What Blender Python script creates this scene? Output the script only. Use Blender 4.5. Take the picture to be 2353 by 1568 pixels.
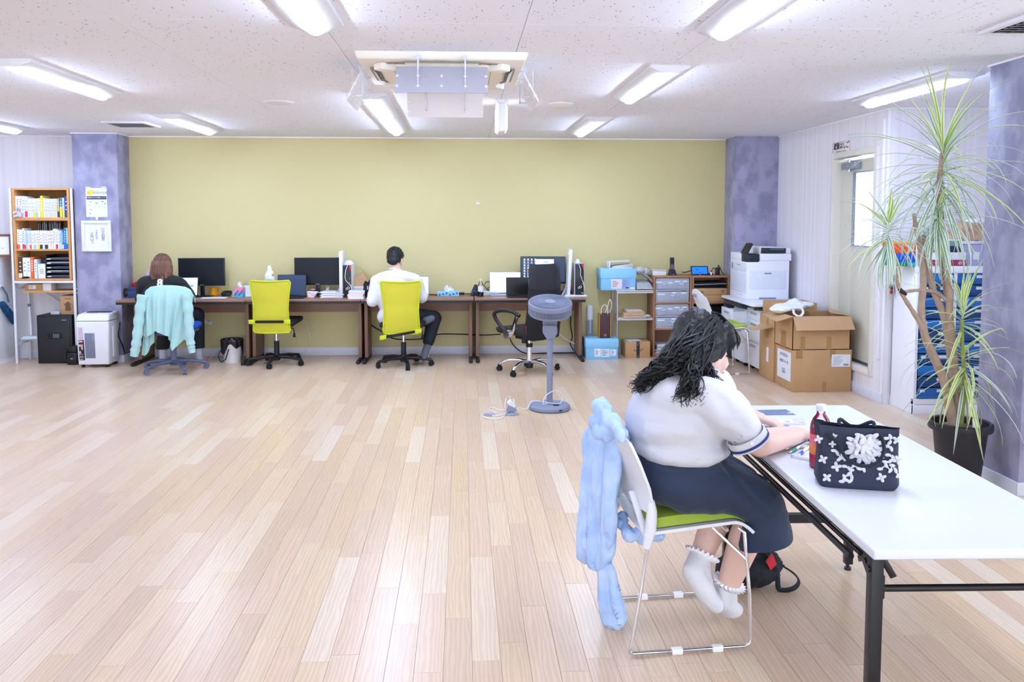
import bpy, bmesh, math, random
from mathutils import Vector, Matrix, Euler, noise
rnd = random.Random(7)
PI = math.pi
C = bpy.context.scene.collection
for _o in list(bpy.data.objects):
    bpy.data.objects.remove(_o)
# ------------------------------------------------------------------ camera
PITCH, YAW, CAMH = math.radians(4.03), math.radians(3.37), 1.55
FPX = 1935.0 * math.cos(PITCH)
PCX, PCY = 1176.5, 636.0
cd = bpy.data.cameras.new('camera'); cam = bpy.data.objects.new('camera', cd); C.objects.link(cam)
cd.sensor_fit = 'HORIZONTAL'; cd.sensor_width = 36.0; cd.lens = FPX / 2353 * 36.0
cd.shift_y = -(784 - PCY) / 2353; cd.clip_start = 0.05; cd.clip_end = 100
cam.location = (0, 0, CAMH); cam.rotation_euler = (PI/2 - PITCH, 0, -YAW)
bpy.context.scene.camera = cam
# ------------------------------------------------------------------ world, daylight, exposure
W = bpy.data.worlds.new('daylight'); bpy.context.scene.world = W; W.use_nodes = True
bg = W.node_tree.nodes['Background']; bg.inputs[0].default_value = (0.78, 0.88, 1.0, 1); bg.inputs[1].default_value = 6.2
sc = bpy.context.scene
sc.view_settings.view_transform = 'Standard'; sc.view_settings.look = 'None'
sc.view_settings.gamma = 1.0; sc.view_settings.use_curve_mapping = False
sc.view_settings.exposure = 0.88
TUBE = 46.0           # radiance of the LED tubes
sc.cycles.max_bounces = 7; sc.cycles.diffuse_bounces = 4; sc.cycles.glossy_bounces = 3
sc.cycles.transmission_bounces = 6; sc.cycles.transparent_max_bounces = 8
sc.cycles.sample_clamp_indirect = 6.0; sc.cycles.caustics_reflective = False; sc.cycles.caustics_refractive = False

def portal(name, loc, rot, w, h):     # guides daylight sampling through a window opening
    l = bpy.data.lights.new(name, 'AREA'); l.shape = 'RECTANGLE'; l.size = w; l.size_y = h; l.cycles.is_portal = True
    o = bpy.data.objects.new(name, l); C.objects.link(o); o.location = loc; o.rotation_euler = rot
portal('daylight_east', (5.06, 0.4, 1.52), (0, PI/2, 0), 1.4, 7.2)
portal('fill_front', (-0.75, -4.06, 1.55), (PI/2, 0, PI), 10.5, 1.5)  # portal of the added fill window behind the camera
portal('daylight_door', (3.60, 7.32, 1.2), (0, PI/2, 0), 1.85, 0.77)
# ------------------------------------------------------------------ measuring helpers: photograph point + known depth / height -> metres
_F = Vector((math.sin(YAW)*math.cos(PITCH), math.cos(YAW)*math.cos(PITCH), -math.sin(PITCH)))
_R = Vector((math.cos(YAW), -math.sin(YAW), 0)); _U = _R.cross(_F)
def ray(px, py): return _F + _R*((px-PCX)/FPX) + _U*((PCY-py)/FPX)
def at(px, py, Y):                      # point at depth Y
    r = ray(px, py); t = Y / r.y; return Vector((r.x*t, Y, CAMH + r.z*t))
def on(px, py, h=0.0):                  # point on the level plane z = h
    r = ray(px, py); t = (h-CAMH)/r.z; return Vector((r.x*t, r.y*t, h))
def sx(px, py, X):                      # point on the plane x = X
    r = ray(px, py); t = X / r.x; return Vector((X, r.y*t, CAMH + r.z*t))
def proj(p):
    d = Vector(p) - Vector((0, 0, CAMH)); z = d.dot(_F)
    return (PCX + FPX*d.dot(_R)/z, PCY - FPX*d.dot(_U)/z) if z > 0.01 else (-9999, -9999)

# ------------------------------------------------------------------ materials
def lin(c):
    if isinstance(c, str):
        c = [int(c[i:i+2], 16)/255 for i in (0, 2, 4)]
    return tuple(((v/12.92) if v <= 0.04045 else ((v+0.055)/1.055)**2.4) for v in c)
MATS = {}
def mat(name, col, rough=0.5, metal=0.0, var=0.06, scale=30.0, bump=0.0, bscale=200.0, emit=None, es=0.0, trans=0.0, alpha=1.0, ior=1.45, coat=0.0, stretch=None, spec=None, sheen=0.0, col2=None, thin=False):
    if name in MATS: return MATS[name]
    m = bpy.data.materials.new(name); m.use_nodes = True; nt = m.node_tree; N = nt.nodes; L = nt.links
    b = N['Principled BSDF']; c = lin(col)
    tc = N.new('ShaderNodeTexCoord'); src = tc.outputs['Object']
    if stretch:
        mp = N.new('ShaderNodeMapping'); mp.inputs['Scale'].default_value = stretch; L.new(src, mp.inputs['Vector']); src = mp.outputs['Vector']
    if var > 0 or col2:
        no = N.new('ShaderNodeTexNoise'); no.inputs['Scale'].default_value = scale; no.inputs['Detail'].default_value = 4
        L.new(src, no.inputs['Vector'])
        mx = N.new('ShaderNodeMix'); mx.data_type = 'RGBA'
        d = lin(col2) if col2 else tuple(max(0, v*(1-2*var)) for v in c)
        e = c if col2 else tuple(min(1, v*(1+var)) for v in c)
        mx.inputs[6].default_value = (*d, 1); mx.inputs[7].default_value = (*e, 1)
        if col2:
            mr = N.new('ShaderNodeMapRange'); mr.inputs[1].default_value = 0.4; mr.inputs[2].default_value = 0.6
            L.new(no.outputs['Fac'], mr.inputs[0]); L.new(mr.outputs[0], mx.inputs[0])
        else: L.new(no.outputs['Fac'], mx.inputs[0])
        L.new(mx.outputs[2], b.inputs['Base Color'])
    else: b.inputs['Base Color'].default_value = (*c, 1)
    b.inputs['Roughness'].default_value = rough; b.inputs['Metallic'].default_value = metal
    if spec is not None: b.inputs['Specular IOR Level'].default_value = spec
    b.inputs['IOR'].default_value = ior
    if trans: b.inputs['Transmission Weight'].default_value = trans
    if alpha < 1: b.inputs['Alpha'].default_value = alpha
    if coat: b.inputs['Coat Weight'].default_value = coat; b.inputs['Coat Roughness'].default_value = 0.1
    if sheen: b.inputs['Sheen Weight'].default_value = sheen
    if emit: b.inputs['Emission Color'].default_value = (*lin(emit), 1); b.inputs['Emission Strength'].default_value = es
    if bump:
        n2 = N.new('ShaderNodeTexNoise'); n2.inputs['Scale'].default_value = bscale; n2.inputs['Detail'].default_value = 3
        L.new(src, n2.inputs['Vector'])
        bp = N.new('ShaderNodeBump'); bp.inputs['Strength'].default_value = bump; bp.inputs['Distance'].default_value = 0.01
        L.new(n2.outputs['Fac'], bp.inputs['Height']); L.new(bp.outputs['Normal'], b.inputs['Normal'])
    MATS[name] = m; return m

# ------------------------------------------------------------------ mesh builder
class MB:
    def __init__(s): s.v = []; s.f = []; s.M = Matrix.Identity(4)
    def at(s, loc=(0, 0, 0), rz=0, rx=0, ry=0): s.M = Matrix.Translation(loc) @ Euler((rx, ry, rz)).to_matrix().to_4x4(); return s
    def add(s, vs, fs):
        n = len(s.v); s.v += [tuple(s.M @ Vector(p)) for p in vs]; s.f += [tuple(i+n for i in f) for f in fs]; return s
    def box(s, x0, y0, z0, x1, y1, z1):
        x0, x1 = sorted((x0, x1)); y0, y1 = sorted((y0, y1)); z0, z1 = sorted((z0, z1))
        return s.add([(x0,y0,z0),(x1,y0,z0),(x1,y1,z0),(x0,y1,z0),(x0,y0,z1),(x1,y0,z1),(x1,y1,z1),(x0,y1,z1)],
                     [(0,3,2,1),(4,5,6,7),(0,1,5,4),(1,2,6,5),(2,3,7,6),(3,0,4,7)])
    def hexa(s, b4, t4):                # 4 bottom corners, 4 top corners (counter-clockwise from above)
        return s.add(list(b4)+list(t4), [(0,3,2,1),(4,5,6,7),(0,1,5,4),(1,2,6,5),(2,3,7,6),(3,0,4,7)])
    def tube(s, pts, r, n=8, closed=False, caps=True, flat=1.0):
        pts = [Vector(p) for p in pts]; m = len(pts); vs = []; fs = []
        rs = r if isinstance(r, (list, tuple)) else [r]*m
        up = None
        for i, p in enumerate(pts):
            a = pts[(i-1) % m] if (closed or i > 0) else p; b = pts[(i+1) % m] if (closed or i < m-1) else p
            t = (b-a); t = t.normalized() if t.length > 1e-9 else Vector((0,0,1))
            if up is None:
                up = Vector((0,0,1)) if abs(t.z) < 0.9 else Vector((0,1,0))
            u = up - t*up.dot(t)
            if u.length < 1e-6: u = t.orthogonal()
            u.normalize(); w = t.cross(u); up = u
            for k in range(n):
                a_ = 2*PI*k/n; vs.append(p + u*(rs[i]*math.cos(a_)*flat) + w*(rs[i]*math.sin(a_)))
        for i in range(m if closed else m-1):
            j = (i+1) % m
            for k in range(n):
                k2 = (k+1) % n; fs.append((i*n+k, i*n+k2, j*n+k2, j*n+k))
        if caps and not closed:
            fs.append(tuple(range(n-1, -1, -1))); fs.append(tuple((m-1)*n+k for k in range(n)))
        return s.add(vs, fs)
    def cyl(s, p0, p1, r0, r1=None, n=20): return s.tube([p0, p1], [r0, r0 if r1 is None else r1], n)
    def bar(s, p0, p1, w, h=None):      # square tube
        p0, p1 = Vector(p0), Vector(p1); t = (p1-p0).normalized(); h = h or w
        u = Vector((0,0,1)) if abs(t.z) < 0.95 else Vector((0,1,0)); u = (u - t*u.dot(t)).normalized(); q = t.cross(u)
        c = lambda p: [p - q*w/2 - u*h/2, p + q*w/2 - u*h/2, p + q*w/2 + u*h/2, p - q*w/2 + u*h/2]
        return s.add(c(p0)+c(p1), [(0,1,2,3),(7,6,5,4),(0,4,5,1),(1,5,6,2),(2,6,7,3),(3,7,4,0)])
    def lathe(s, prof, n=28, c=(0, 0, 0), cap=True):
        vs = []; fs = []; m = len(prof)
        for (r, z) in prof:
            for k in range(n):
                a = 2*PI*k/n; vs.append((c[0]+r*math.cos(a), c[1]+r*math.sin(a), c[2]+z))
        for i in range(m-1):
            for k in range(n):
                k2 = (k+1) % n; fs.append((i*n+k, i*n+k2, (i+1)*n+k2, (i+1)*n+k))
        if cap:
            if prof[0][0] > 1e-5: fs.append(tuple(range(n-1, -1, -1)))
            if prof[-1][0] > 1e-5: fs.append(tuple((m-1)*n+k for k in range(n)))
        return s.add(vs, fs)
    def prism(s, pts, a, b, axis='y'):  # polygon extruded along an axis from a to b
        def P(p, d): return {'y': (p[0], d, p[1]), 'x': (d, p[0], p[1]), 'z': (p[0], p[1], d)}[axis]
        n = len(pts); vs = [P(p, a) for p in pts]+[P(p, b) for p in pts]
        fs = [tuple(range(n)), tuple(range(2*n-1, n-1, -1))] + [(i, n+i, n+(i+1) % n, (i+1) % n) for i in range(n)]
        return s.add(vs, fs)
    def ell(s, c, r, nu=20, nv=12, R=None):
        c = Vector(c); r = (r, r, r) if not isinstance(r, (tuple, list)) else r; R = R or Matrix.Identity(3)
        vs = [c + R @ Vector((0, 0, -r[2]))]; fs = []
        for j in range(1, nv):
            t = -PI/2 + PI*j/nv
            for k in range(nu):
                a = 2*PI*k/nu; vs.append(c + R @ Vector((r[0]*math.cos(t)*math.cos(a), r[1]*math.cos(t)*math.sin(a), r[2]*math.sin(t))))
        vs.append(c + R @ Vector((0, 0, r[2]))); e = len(vs)-1
        for k in range(nu):
            k2 = (k+1) % nu; fs.append((0, 1+k2, 1+k))
            for j in range(nv-2): fs.append((1+j*nu+k, 1+j*nu+k2, 1+(j+1)*nu+k2, 1+(j+1)*nu+k))
            fs.append((e, 1+(nv-2)*nu+k, 1+(nv-2)*nu+k2))
        return s.add(vs, fs)
    def cap(s, p0, p1, r0, r1=None, n=18):   # tapered capsule
        r1 = r0 if r1 is None else r1; p0, p1 = Vector(p0), Vector(p1); t = (p1-p0).normalized()
        pts = []; rs = []
        for k in (0.06, 0.35, 0.7): a = PI/2*(1-k); pts.append(p0 - t*r0*math.sin(a)); rs.append(r0*math.cos(a))
        pts += [p0, p1]; rs += [r0, r1]
        for k in (0.7, 0.35, 0.06): a = PI/2*(1-k); pts.append(p1 + t*r1*math.sin(a)); rs.append(r1*math.cos(a))
        return s.tube(pts, rs, n)
    def chain(s, pts, rs, n=18):
        for i in range(len(pts)-1): s.cap(pts[i], pts[i+1], rs[i], rs[i+1], n)
        return s
    def grid(s, fn, nu, nv, closed=False):
        vs = []; fs = []; m = nu if closed else nu+1
        for j in range(nv+1):
            for i in range(m): vs.append(fn(i/nu, j/nv))
        for j in range(nv):
            for i in range(nu):
                i2 = (i+1) % m; fs.append((j*m+i, j*m+i2, (j+1)*m+i2, (j+1)*m+i))
        return s.add(vs, fs)
    def quad(s, a, b, c, d): return s.add([a, b, c, d], [(0, 1, 2, 3)])

ROOTM = {}
def mesh_from(name, mb, bevel=0.0, smooth=None, seg=2, weld=False, solid=0.0):
    me = bpy.data.meshes.new(name); me.from_pydata([tuple(v) for v in mb.v], [], mb.f); me.validate()
    bm = bmesh.new(); bm.from_mesh(me)
    if weld: bmesh.ops.remove_doubles(bm, verts=bm.verts, dist=1e-5)
    bmesh.ops.recalc_face_normals(bm, faces=bm.faces)
    if solid: bmesh.ops.solidify(bm, geom=bm.faces[:], thickness=solid); bmesh.ops.recalc_face_normals(bm, faces=bm.faces)
    if bevel:
        es = [e for e in bm.edges if len(e.link_faces) == 2 and e.calc_face_angle(0) > 0.5]
        bmesh.ops.bevel(bm, geom=es, offset=bevel, segments=seg, profile=0.5, affect='EDGES', clamp_overlap=True)
    bm.to_mesh(me); bm.free()
    if smooth is None: smooth = 40
    if smooth:
        for p in me.polygons: p.use_smooth = True
        me.set_sharp_from_angle(angle=math.radians(smooth))
    return me
def link(name, me, m, parent=None):
    if m is not None:
        me.materials.clear()
        for q in (m if isinstance(m, (list, tuple)) else [m]): me.materials.append(q)
    o = bpy.data.objects.new(name, me); C.objects.link(o)
    if parent is not None: o.parent = parent; ROOTM[o.name] = ROOTM.get(parent.name, Matrix.Identity(4))
    return o
def mk(name, mb, m, parent=None, bevel=0.0, smooth=None, world=False, seg=2, weld=False, solid=0.0):
    if world and parent is not None:
        inv = ROOTM.get(parent.name, Matrix.Identity(4)).inverted(); mb.v = [tuple(inv @ Vector(p)) for p in mb.v]
    return link(name, mesh_from(name, mb, bevel, smooth, seg, weld, solid), m, parent)
def tag(o, label=None, cat=None, group=None, kind=None):
    if label: o['label'] = label
    if cat: o['category'] = cat
    if group: o['group'] = group
    if kind: o['kind'] = kind
    return o
def thing(name, label, cat, loc=(0, 0, 0), rz=0.0, group=None):
    o = bpy.data.objects.new(name, None); C.objects.link(o); o.empty_display_size = 0.1
    o.location = loc; o.rotation_euler = (0, 0, rz)
    ROOTM[o.name] = Matrix.Translation(loc) @ Matrix.Rotation(rz, 4, 'Z')
    return tag(o, label, cat, group)
def solo(name, mb, m, label, cat, group=None, loc=None, **k):     # a thing that is one mesh; origin moved to loc
    if loc is not None: mb.v = [tuple(Vector(p)-Vector(loc)) for p in mb.v]
    o = mk(name, mb, m, None, **k)
    if loc is not None: o.location = loc; ROOTM[o.name] = Matrix.Translation(loc)
    return tag(o, label, cat, group)
def struct(name, mb, m, parent=None, **k):
    o = mk(name, mb, m, parent, **k)
    if parent is None: o['kind'] = 'structure'
    return o
def dup(root, loc, rz=0.0, label=None, group=None):
    r = root.copy(); C.objects.link(r); r.location = loc; r.rotation_euler = (0, 0, rz)
    ROOTM[r.name] = Matrix.Translation(loc) @ Matrix.Rotation(rz, 4, 'Z')
    if label: r['label'] = label
    if group: r['group'] = group
    for ch in list(root.children):
        c = ch.copy(); C.objects.link(c); c.parent = r
        for g in list(ch.children):
            d = g.copy(); C.objects.link(d); d.parent = c
    return r
_fc = {}
def text(body, size, loc, rot, m, parent, name='lettering', align='CENTER', world=True, bold=0.0, ext=0.0004, sxy=(1, 1), spacing=1.0):
    cu = bpy.data.curves.new(name, 'FONT'); cu.body = body; cu.size = size; cu.align_x = align; cu.align_y = 'CENTER'
    cu.extrude = ext; cu.offset = bold; cu.resolution_u = 2; cu.space_line = spacing
    o = bpy.data.objects.new(name, cu); C.objects.link(o)
    dg = bpy.context.evaluated_depsgraph_get(); me = bpy.data.meshes.new_from_object(o.evaluated_get(dg))
    bpy.data.objects.remove(o); bpy.data.curves.remove(cu)
    T = Matrix.Translation(loc) @ Euler(rot).to_matrix().to_4x4() @ Matrix.Diagonal((sxy[0], sxy[1], 1, 1))
    if world and parent is not None: T = ROOTM.get(parent.name, Matrix.Identity(4)).inverted() @ T
    me.transform(T)
    return link(name, me, m, parent)
FRONT = (PI/2, 0, 0)      # lettering that faces the camera side (-y)
def blob(name, mb, m, parent, voxel=0.008, iters=8, decim=0.0, disp=0.0, dscale=12.0, cut=None, world=True, fac=0.5, fn=None):
    """one continuous surface grown from overlapping solids"""
    me = bpy.data.meshes.new(name); me.from_pydata([tuple(v) for v in mb.v], [], mb.f)
    bm = bmesh.new(); bm.from_mesh(me); bmesh.ops.recalc_face_normals(bm, faces=bm.faces); bm.to_mesh(me); bm.free()
    o = bpy.data.objects.new(name, me); C.objects.link(o)
    r = o.modifiers.new('r', 'REMESH'); r.mode = 'VOXEL'; r.voxel_size = voxel
    sm = o.modifiers.new('s', 'SMOOTH'); sm.factor = fac; sm.iterations = iters
    if decim: d = o.modifiers.new('d', 'DECIMATE'); d.ratio = decim
    dg = bpy.context.evaluated_depsgraph_get(); me2 = bpy.data.meshes.new_from_object(o.evaluated_get(dg))
    bpy.data.objects.remove(o); bpy.data.meshes.remove(me)
    if disp:
        for v in me2.vertices:
            n = noise.noise(v.co*dscale)*0.6 + noise.noise(v.co*dscale*2.3)*0.4
            v.co += v.normal*(n*disp)
    if fn:
        for v in me2.vertices: v.co = fn(Vector(v.co), Vector(v.normal))
    if cut:
        bm = bmesh.new(); bm.from_mesh(me2)
        for (co, no) in cut:
            g = bmesh.ops.bisect_plane(bm, geom=bm.verts[:]+bm.edges[:]+bm.faces[:], plane_co=co, plane_no=no, clear_outer=True)
            ed = [e for e in g['geom_cut'] if isinstance(e, bmesh.types.BMEdge)]
            bmesh.ops.holes_fill(bm, edges=ed)
        bm.to_mesh(me2); bm.free()
    for p in me2.polygons: p.use_smooth = True
    me2.set_sharp_from_angle(angle=math.radians(60))
    if world and parent is not None: me2.transform(ROOTM.get(parent.name, Matrix.Identity(4)).inverted())
    return link(name, me2, m, parent)
# ================================================================== THE ROOM
CEIL = 2.44
# --- floor of oak strips
def floor_mat():
    m = bpy.data.materials.new('oak_strip'); m.use_nodes = True; nt = m.node_tree; N = nt.nodes; L = nt.links; b = N['Principled BSDF']
    geo = N.new('ShaderNodeNewGeometry'); oi = N.new('ShaderNodeObjectInfo')
    ad = N.new('ShaderNodeMath'); ad.operation = 'ADD'; L.new(geo.outputs['Random Per Island'], ad.inputs[0]); L.new(oi.outputs['Random'], ad.inputs[1])
    fr = N.new('ShaderNodeMath'); fr.operation = 'FRACT'; L.new(ad.outputs[0], fr.inputs[0])
    cb = N.new('ShaderNodeCombineXYZ'); mu = N.new('ShaderNodeMath'); mu.operation = 'MULTIPLY'; mu.inputs[1].default_value = 37.0
    L.new(fr.outputs[0], mu.inputs[0]); L.new(mu.outputs[0], cb.inputs[0]); L.new(mu.outputs[0], cb.inputs[1])
    va = N.new('ShaderNodeVectorMath'); va.operation = 'ADD'; L.new(geo.outputs['Position'], va.inputs[0]); L.new(cb.outputs[0], va.inputs[1])
    mp = N.new('ShaderNodeMapping'); mp.inputs['Scale'].default_value = (26, 2.2, 1); L.new(va.outputs[0], mp.inputs[0])
    n1 = N.new('ShaderNodeTexNoise'); n1.inputs['Scale'].default_value = 1.6; n1.inputs['Detail'].default_value = 5; n1.inputs['Distortion'].default_value = 1.2; L.new(mp.outputs[0], n1.inputs['Vector'])
    mp2 = N.new('ShaderNodeMapping'); mp2.inputs['Scale'].default_value = (9, 1.0, 1); L.new(va.outputs[0], mp2.inputs[0])
    wv = N.new('ShaderNodeTexWave'); wv.bands_direction = 'X'; wv.inputs['Scale'].default_value = 2.0; wv.inputs['Distortion'].default_value = 9.0; wv.inputs['Detail'].default_value = 2; wv.inputs['Detail Scale'].default_value = 1.2; L.new(mp2.outputs[0], wv.inputs['Vector'])
    cr = N.new('ShaderNodeValToRGB'); e = cr.color_ramp.elements
    e[0].position = 0.0; e[0].color = (*lin('d2b69c'), 1); e[1].position = 1.0; e[1].color = (*lin('e3cfba'), 1)
    for p, c in ((0.3, 'dabca3'), (0.55, 'dfc6aa'), (0.8, 'd6b796')): q = e.new(p); q.color = (*lin(c), 1)
    L.new(fr.outputs[0], cr.inputs[0])
    gr = N.new('ShaderNodeMix'); gr.data_type = 'FLOAT'; gr.inputs[0].default_value = 0.45; L.new(n1.outputs['Fac'], gr.inputs[2]); L.new(wv.outputs['Fac'], gr.inputs[3])
    mr = N.new('ShaderNodeMapRange'); mr.inputs[1].default_value = 0.25; mr.inputs[2].default_value = 0.8; mr.inputs[3].default_value = 0.88; mr.inputs[4].default_value = 1.04; L.new(gr.outputs[0], mr.inputs[0])
    mx = N.new('ShaderNodeMix'); mx.data_type = 'RGBA'; mx.blend_type = 'MULTIPLY'; mx.inputs[0].default_value = 1.0
    L.new(cr.outputs[0], mx.inputs[6]); L.new(mr.outputs[0], mx.inputs[7]); L.new(mx.outputs[2], b.inputs['Base Color'])
    b.inputs['Roughness'].default_value = 0.28; b.inputs['Specular IOR Level'].default_value = 0.4
    bp = N.new('ShaderNodeBump'); bp.inputs['Strength'].default_value = 0.08; bp.inputs['Distance'].default_value = 0.002; L.new(gr.outputs[0], bp.inputs['Height']); L.new(bp.outputs[0], b.inputs['Normal'])
    return m
OAK = floor_mat()
JOINT = mat('floor_joint', 'a98a6c', 0.7)
floor = struct('floor', MB().box(-6.6, -4.1, -0.12, 5.1, 9.6, -0.006), JOINT)
PW, PL = 0.1, 0.909
pl_me = {}
for L_ in (0.909, 0.606):
    pl_me[L_] = mesh_from('plank', MB().box(-PW/2+0.0004, -L_/2+0.0004, -0.008, PW/2-0.0004, L_/2-0.0004, 0.0), bevel=0.0005, seg=1, smooth=0); pl_me[L_].materials.append(OAK)
planks = []; i0 = -63
for i in range(i0, 38):
    x = -0.272 + 0.05 + i*PW
    if x > 3.47 and x > 5.1: continue
    y = 2.1 - rnd.random()*0.9
    while y < 9.5:
        L_ = 0.909 if rnd.random() < 0.75 else 0.606
        if y + L_ > 9.5: L_ = None
        yc = (y + (y+L_))/2 if L_ else None
        planks.append((x, y, L_)); y += (L_ or 9.9)
def inview(x, y0, y1):
    for yy in (max(y0, 2.4), (y0+y1)/2, y1):
        p = proj((x, yy, 0))
        if -20 < p[0] < 2373 and p[1] < 1590: return True
    return False
vis = [p for p in planks if p[2] and inview(p[0], p[1], p[1]+p[2]) and p[0] < 3.6]
vis.sort(key=lambda p: math.hypot(p[0], p[1]+0.45)); near = set(vis[:295])
rest = MB()
for (x, y, L_) in planks:
    if (x, y, L_) in near:
        o = bpy.data.objects.new('plank', pl_me[L_]); C.objects.link(o); o.parent = floor; o.location = (x, y+L_/2, 0)
    else:
        y1 = (y+L_) if L_ else 9.5
        if y1 > y+0.01: rest.box(x-PW/2+0.0004, y+0.0004, -0.008, x+PW/2-0.0004, y1-0.0004, 0)
for i in range(i0, 53):
    x = -0.272+0.05+i*PW
    rest.box(x-PW/2+0.0004, -4.0, -0.008, x+PW/2-0.0004, 1.195, 0) if i < 53 else None
for i in range(38, 53): rest.box(-0.272+i*PW+0.0004, 1.2, -0.008, -0.272+(i+1)*PW-0.0004, 6.7, 0)
o = mk('distant_planks', rest, OAK, floor, smooth=0); o['kind'] = 'stuff'

# --- ceiling of fissured tiles
def tile_mat():
    m = bpy.data.materials.new('fissured_tile'); m.use_nodes = True; nt = m.node_tree; N = nt.nodes; L = nt.links; b = N['Principled BSDF']
    geo = N.new('ShaderNodeNewGeometry'); mp = N.new('ShaderNodeMapping'); mp.inputs['Scale'].default_value = (75, 30, 1); mp.inputs['Rotation'].default_value = (0, 0, 0.35)
    L.new(geo.outputs['Position'], mp.inputs[0])
    nz = N.new('ShaderNodeTexNoise'); nz.inputs['Scale'].default_value = 40; nz.inputs['Detail'].default_value = 2; L.new(geo.outputs['Position'], nz.inputs['Vector'])
    vm = N.new('ShaderNodeVectorMath'); vm.operation = 'MULTIPLY_ADD'; vm.inputs[1].default_value = (1.2, 1.2, 0); L.new(nz.outputs['Color'], vm.inputs[0]); L.new(mp.outputs[0], vm.inputs[2])
    vo = N.new('ShaderNodeTexVoronoi'); vo.inputs['Scale'].default_value = 1.0; L.new(vm.outputs[0], vo.inputs['Vector'])
    sp = N.new('ShaderNodeSeparateColor'); L.new(vo.outputs['Color'], sp.inputs[0])
    th = N.new('ShaderNodeMapRange'); th.inputs[1].default_value = 0.4; th.inputs[2].default_value = 1.0; th.inputs[3].default_value = 0.0; th.inputs[4].default_value = 0.26; L.new(sp.outputs[0], th.inputs[0])
    lt = N.new('ShaderNodeMath'); lt.operation = 'LESS_THAN'; L.new(vo.outputs['Distance'], lt.inputs[0]); L.new(th.outputs[0], lt.inputs[1])
    mx = N.new('ShaderNodeMix'); mx.data_type = 'RGBA'; mx.inputs[6].default_value = (*lin('f1f1fa'), 1); mx.inputs[7].default_value = (*lin('a295a3'), 1); L.new(lt.outputs[0], mx.inputs[0])
    L.new(mx.outputs[2], b.inputs['Base Color']); b.inputs['Roughness'].default_value = 0.95; b.inputs['Specular IOR Level'].default_value = 0.1
    return m
TILE = tile_mat()
WHITE_SLAB = mat('ceiling_slab', 'd8d0d6', 0.9, var=0.02)
ceiling = struct('ceiling', MB().box(-6.6, -4.1, CEIL+0.009, 5.1, 9.6, CEIL+0.15), WHITE_SLAB)
TX, TY = 0.932, 0.945
t_me = mesh_from('ceiling_tile', MB().box(-TX/2+0.0012, -TY/2+0.0012, 0, TX/2-0.0012, TY/2-0.0012, 0.012), bevel=0.0012, seg=1, smooth=0); t_me.materials.append(TILE)
far = MB()
for i in range(-8, 6):
    for j in range(-8, 5):
        x, y = 0.292 + (i+0.5)*TX, 4.883 + (j+0.5)*TY
        if j >= -2 and -6 <= i <= 3:
            o = bpy.data.objects.new('ceiling_tile', t_me); C.objects.link(o); o.parent = ceiling; o.location = (x, y, CEIL)
        elif -6.6 < x < 5.2: far.box(x-TX/2+0.0012, y-TY/2+0.0012, CEIL, x+TX/2-0.0012, y+TY/2-0.0012, CEIL+0.012)
far.box(-6.6, 9.61, CEIL, 5.1, 9.62, CEIL+0.01)
o = mk('distant_ceiling_tiles', far, TILE, ceiling, smooth=0); o['kind'] = 'stuff'

# --- walls
def stripe_mat():
    m = bpy.data.materials.new('striped_wallpaper'); m.use_nodes = True; nt = m.node_tree; N = nt.nodes; L = nt.links; b = N['Principled BSDF']
    geo = N.new('ShaderNodeNewGeometry'); sp = N.new('ShaderNodeSeparateXYZ'); L.new(geo.outputs['Position'], sp.inputs[0])
    ad = N.new('ShaderNodeMath'); ad.operation = 'ADD'; L.new(sp.outputs[0], ad.inputs[0]); L.new(sp.outputs[1], ad.inputs[1])
    n = N.new('ShaderNodeTexNoise'); n.noise_dimensions = '1D'; n.inputs['Scale'].default_value = 22; n.inputs['Detail'].default_value = 2; L.new(ad.outputs[0], n.inputs['W'])
    mx = N.new('ShaderNodeMix'); mx.data_type = 'RGBA'; mx.inputs[6].default_value = (*lin('ded7dd'), 1); mx.inputs[7].default_value = (*lin('f1edf1'), 1); L.new(n.outputs['Fac'], mx.inputs[0])
    L.new(mx.outputs[2], b.inputs['Base Color']); b.inputs['Roughness'].default_value = 0.85
    return m
STRIPE = stripe_mat()
GREEN = mat('olive_wallpaper', 'd3c794', 0.55, var=0.03, scale=500, bump=0.12, bscale=420)
CONC = mat('mottled_concrete', 'a5a3be', 0.62, var=0, scale=7.5, col2='8a88a6', bump=0.05, bscale=60, stretch=(1, 1, 0.7))
PLAIN = mat('plain_wall', 'e6e4ea', 0.85, var=0.02)
BASEB = mat('baseboard_vinyl', 'd9d9e6', 0.45, var=0.02)
DH = 9.5
struct('wall_back', MB().box(-3.7, DH, 0, 3.1, DH+0.12, CEIL+0.01), GREEN)
struct('wall_back_left', MB().box(-6.6, DH, 0, -3.7, DH+0.12, CEIL+0.01), STRIPE)
struct('wall_left', MB().box(-6.6, -4.1, 0, -6.5, DH, CEIL+0.01), PLAIN)
FX0, FX1, FZ0, FZ1 = -6.0, 4.5, 0.8, 2.3
struct('wall_front', MB().box(-6.5, -4.1, 0, FX0, -4.0, CEIL+0.01).box(FX1, -4.1, 0, 5.1, -4.0, CEIL+0.01).box(FX0, -4.1, 0, FX1, -4.0, FZ0).box(FX0, -4.1, FZ1, FX1, -4.0, CEIL+0.01), PLAIN)
RX = 3.48
DY0, DY1, DZ0, DZ1 = 6.93, 7.70, 0.245, 2.10
struct('wall_right', MB().box(RX, DY1, 0, RX+0.15, DH+0.12, CEIL+0.01).box(RX, 6.7, 0, RX+0.15, DY0, CEIL+0.01).box(RX, DY0, 0, RX+0.15, DY1, DZ0).box(RX, DY0, DZ1, RX+0.15, DY1, CEIL+0.01), STRIPE)
struct('wall_alcove', MB().box(RX+0.15, 6.7, 0, 5.1, 6.82, CEIL+0.01), STRIPE)
WY0, WY1, WZ0, WZ1 = -3.2, 4.0, 0.85, 2.15
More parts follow.
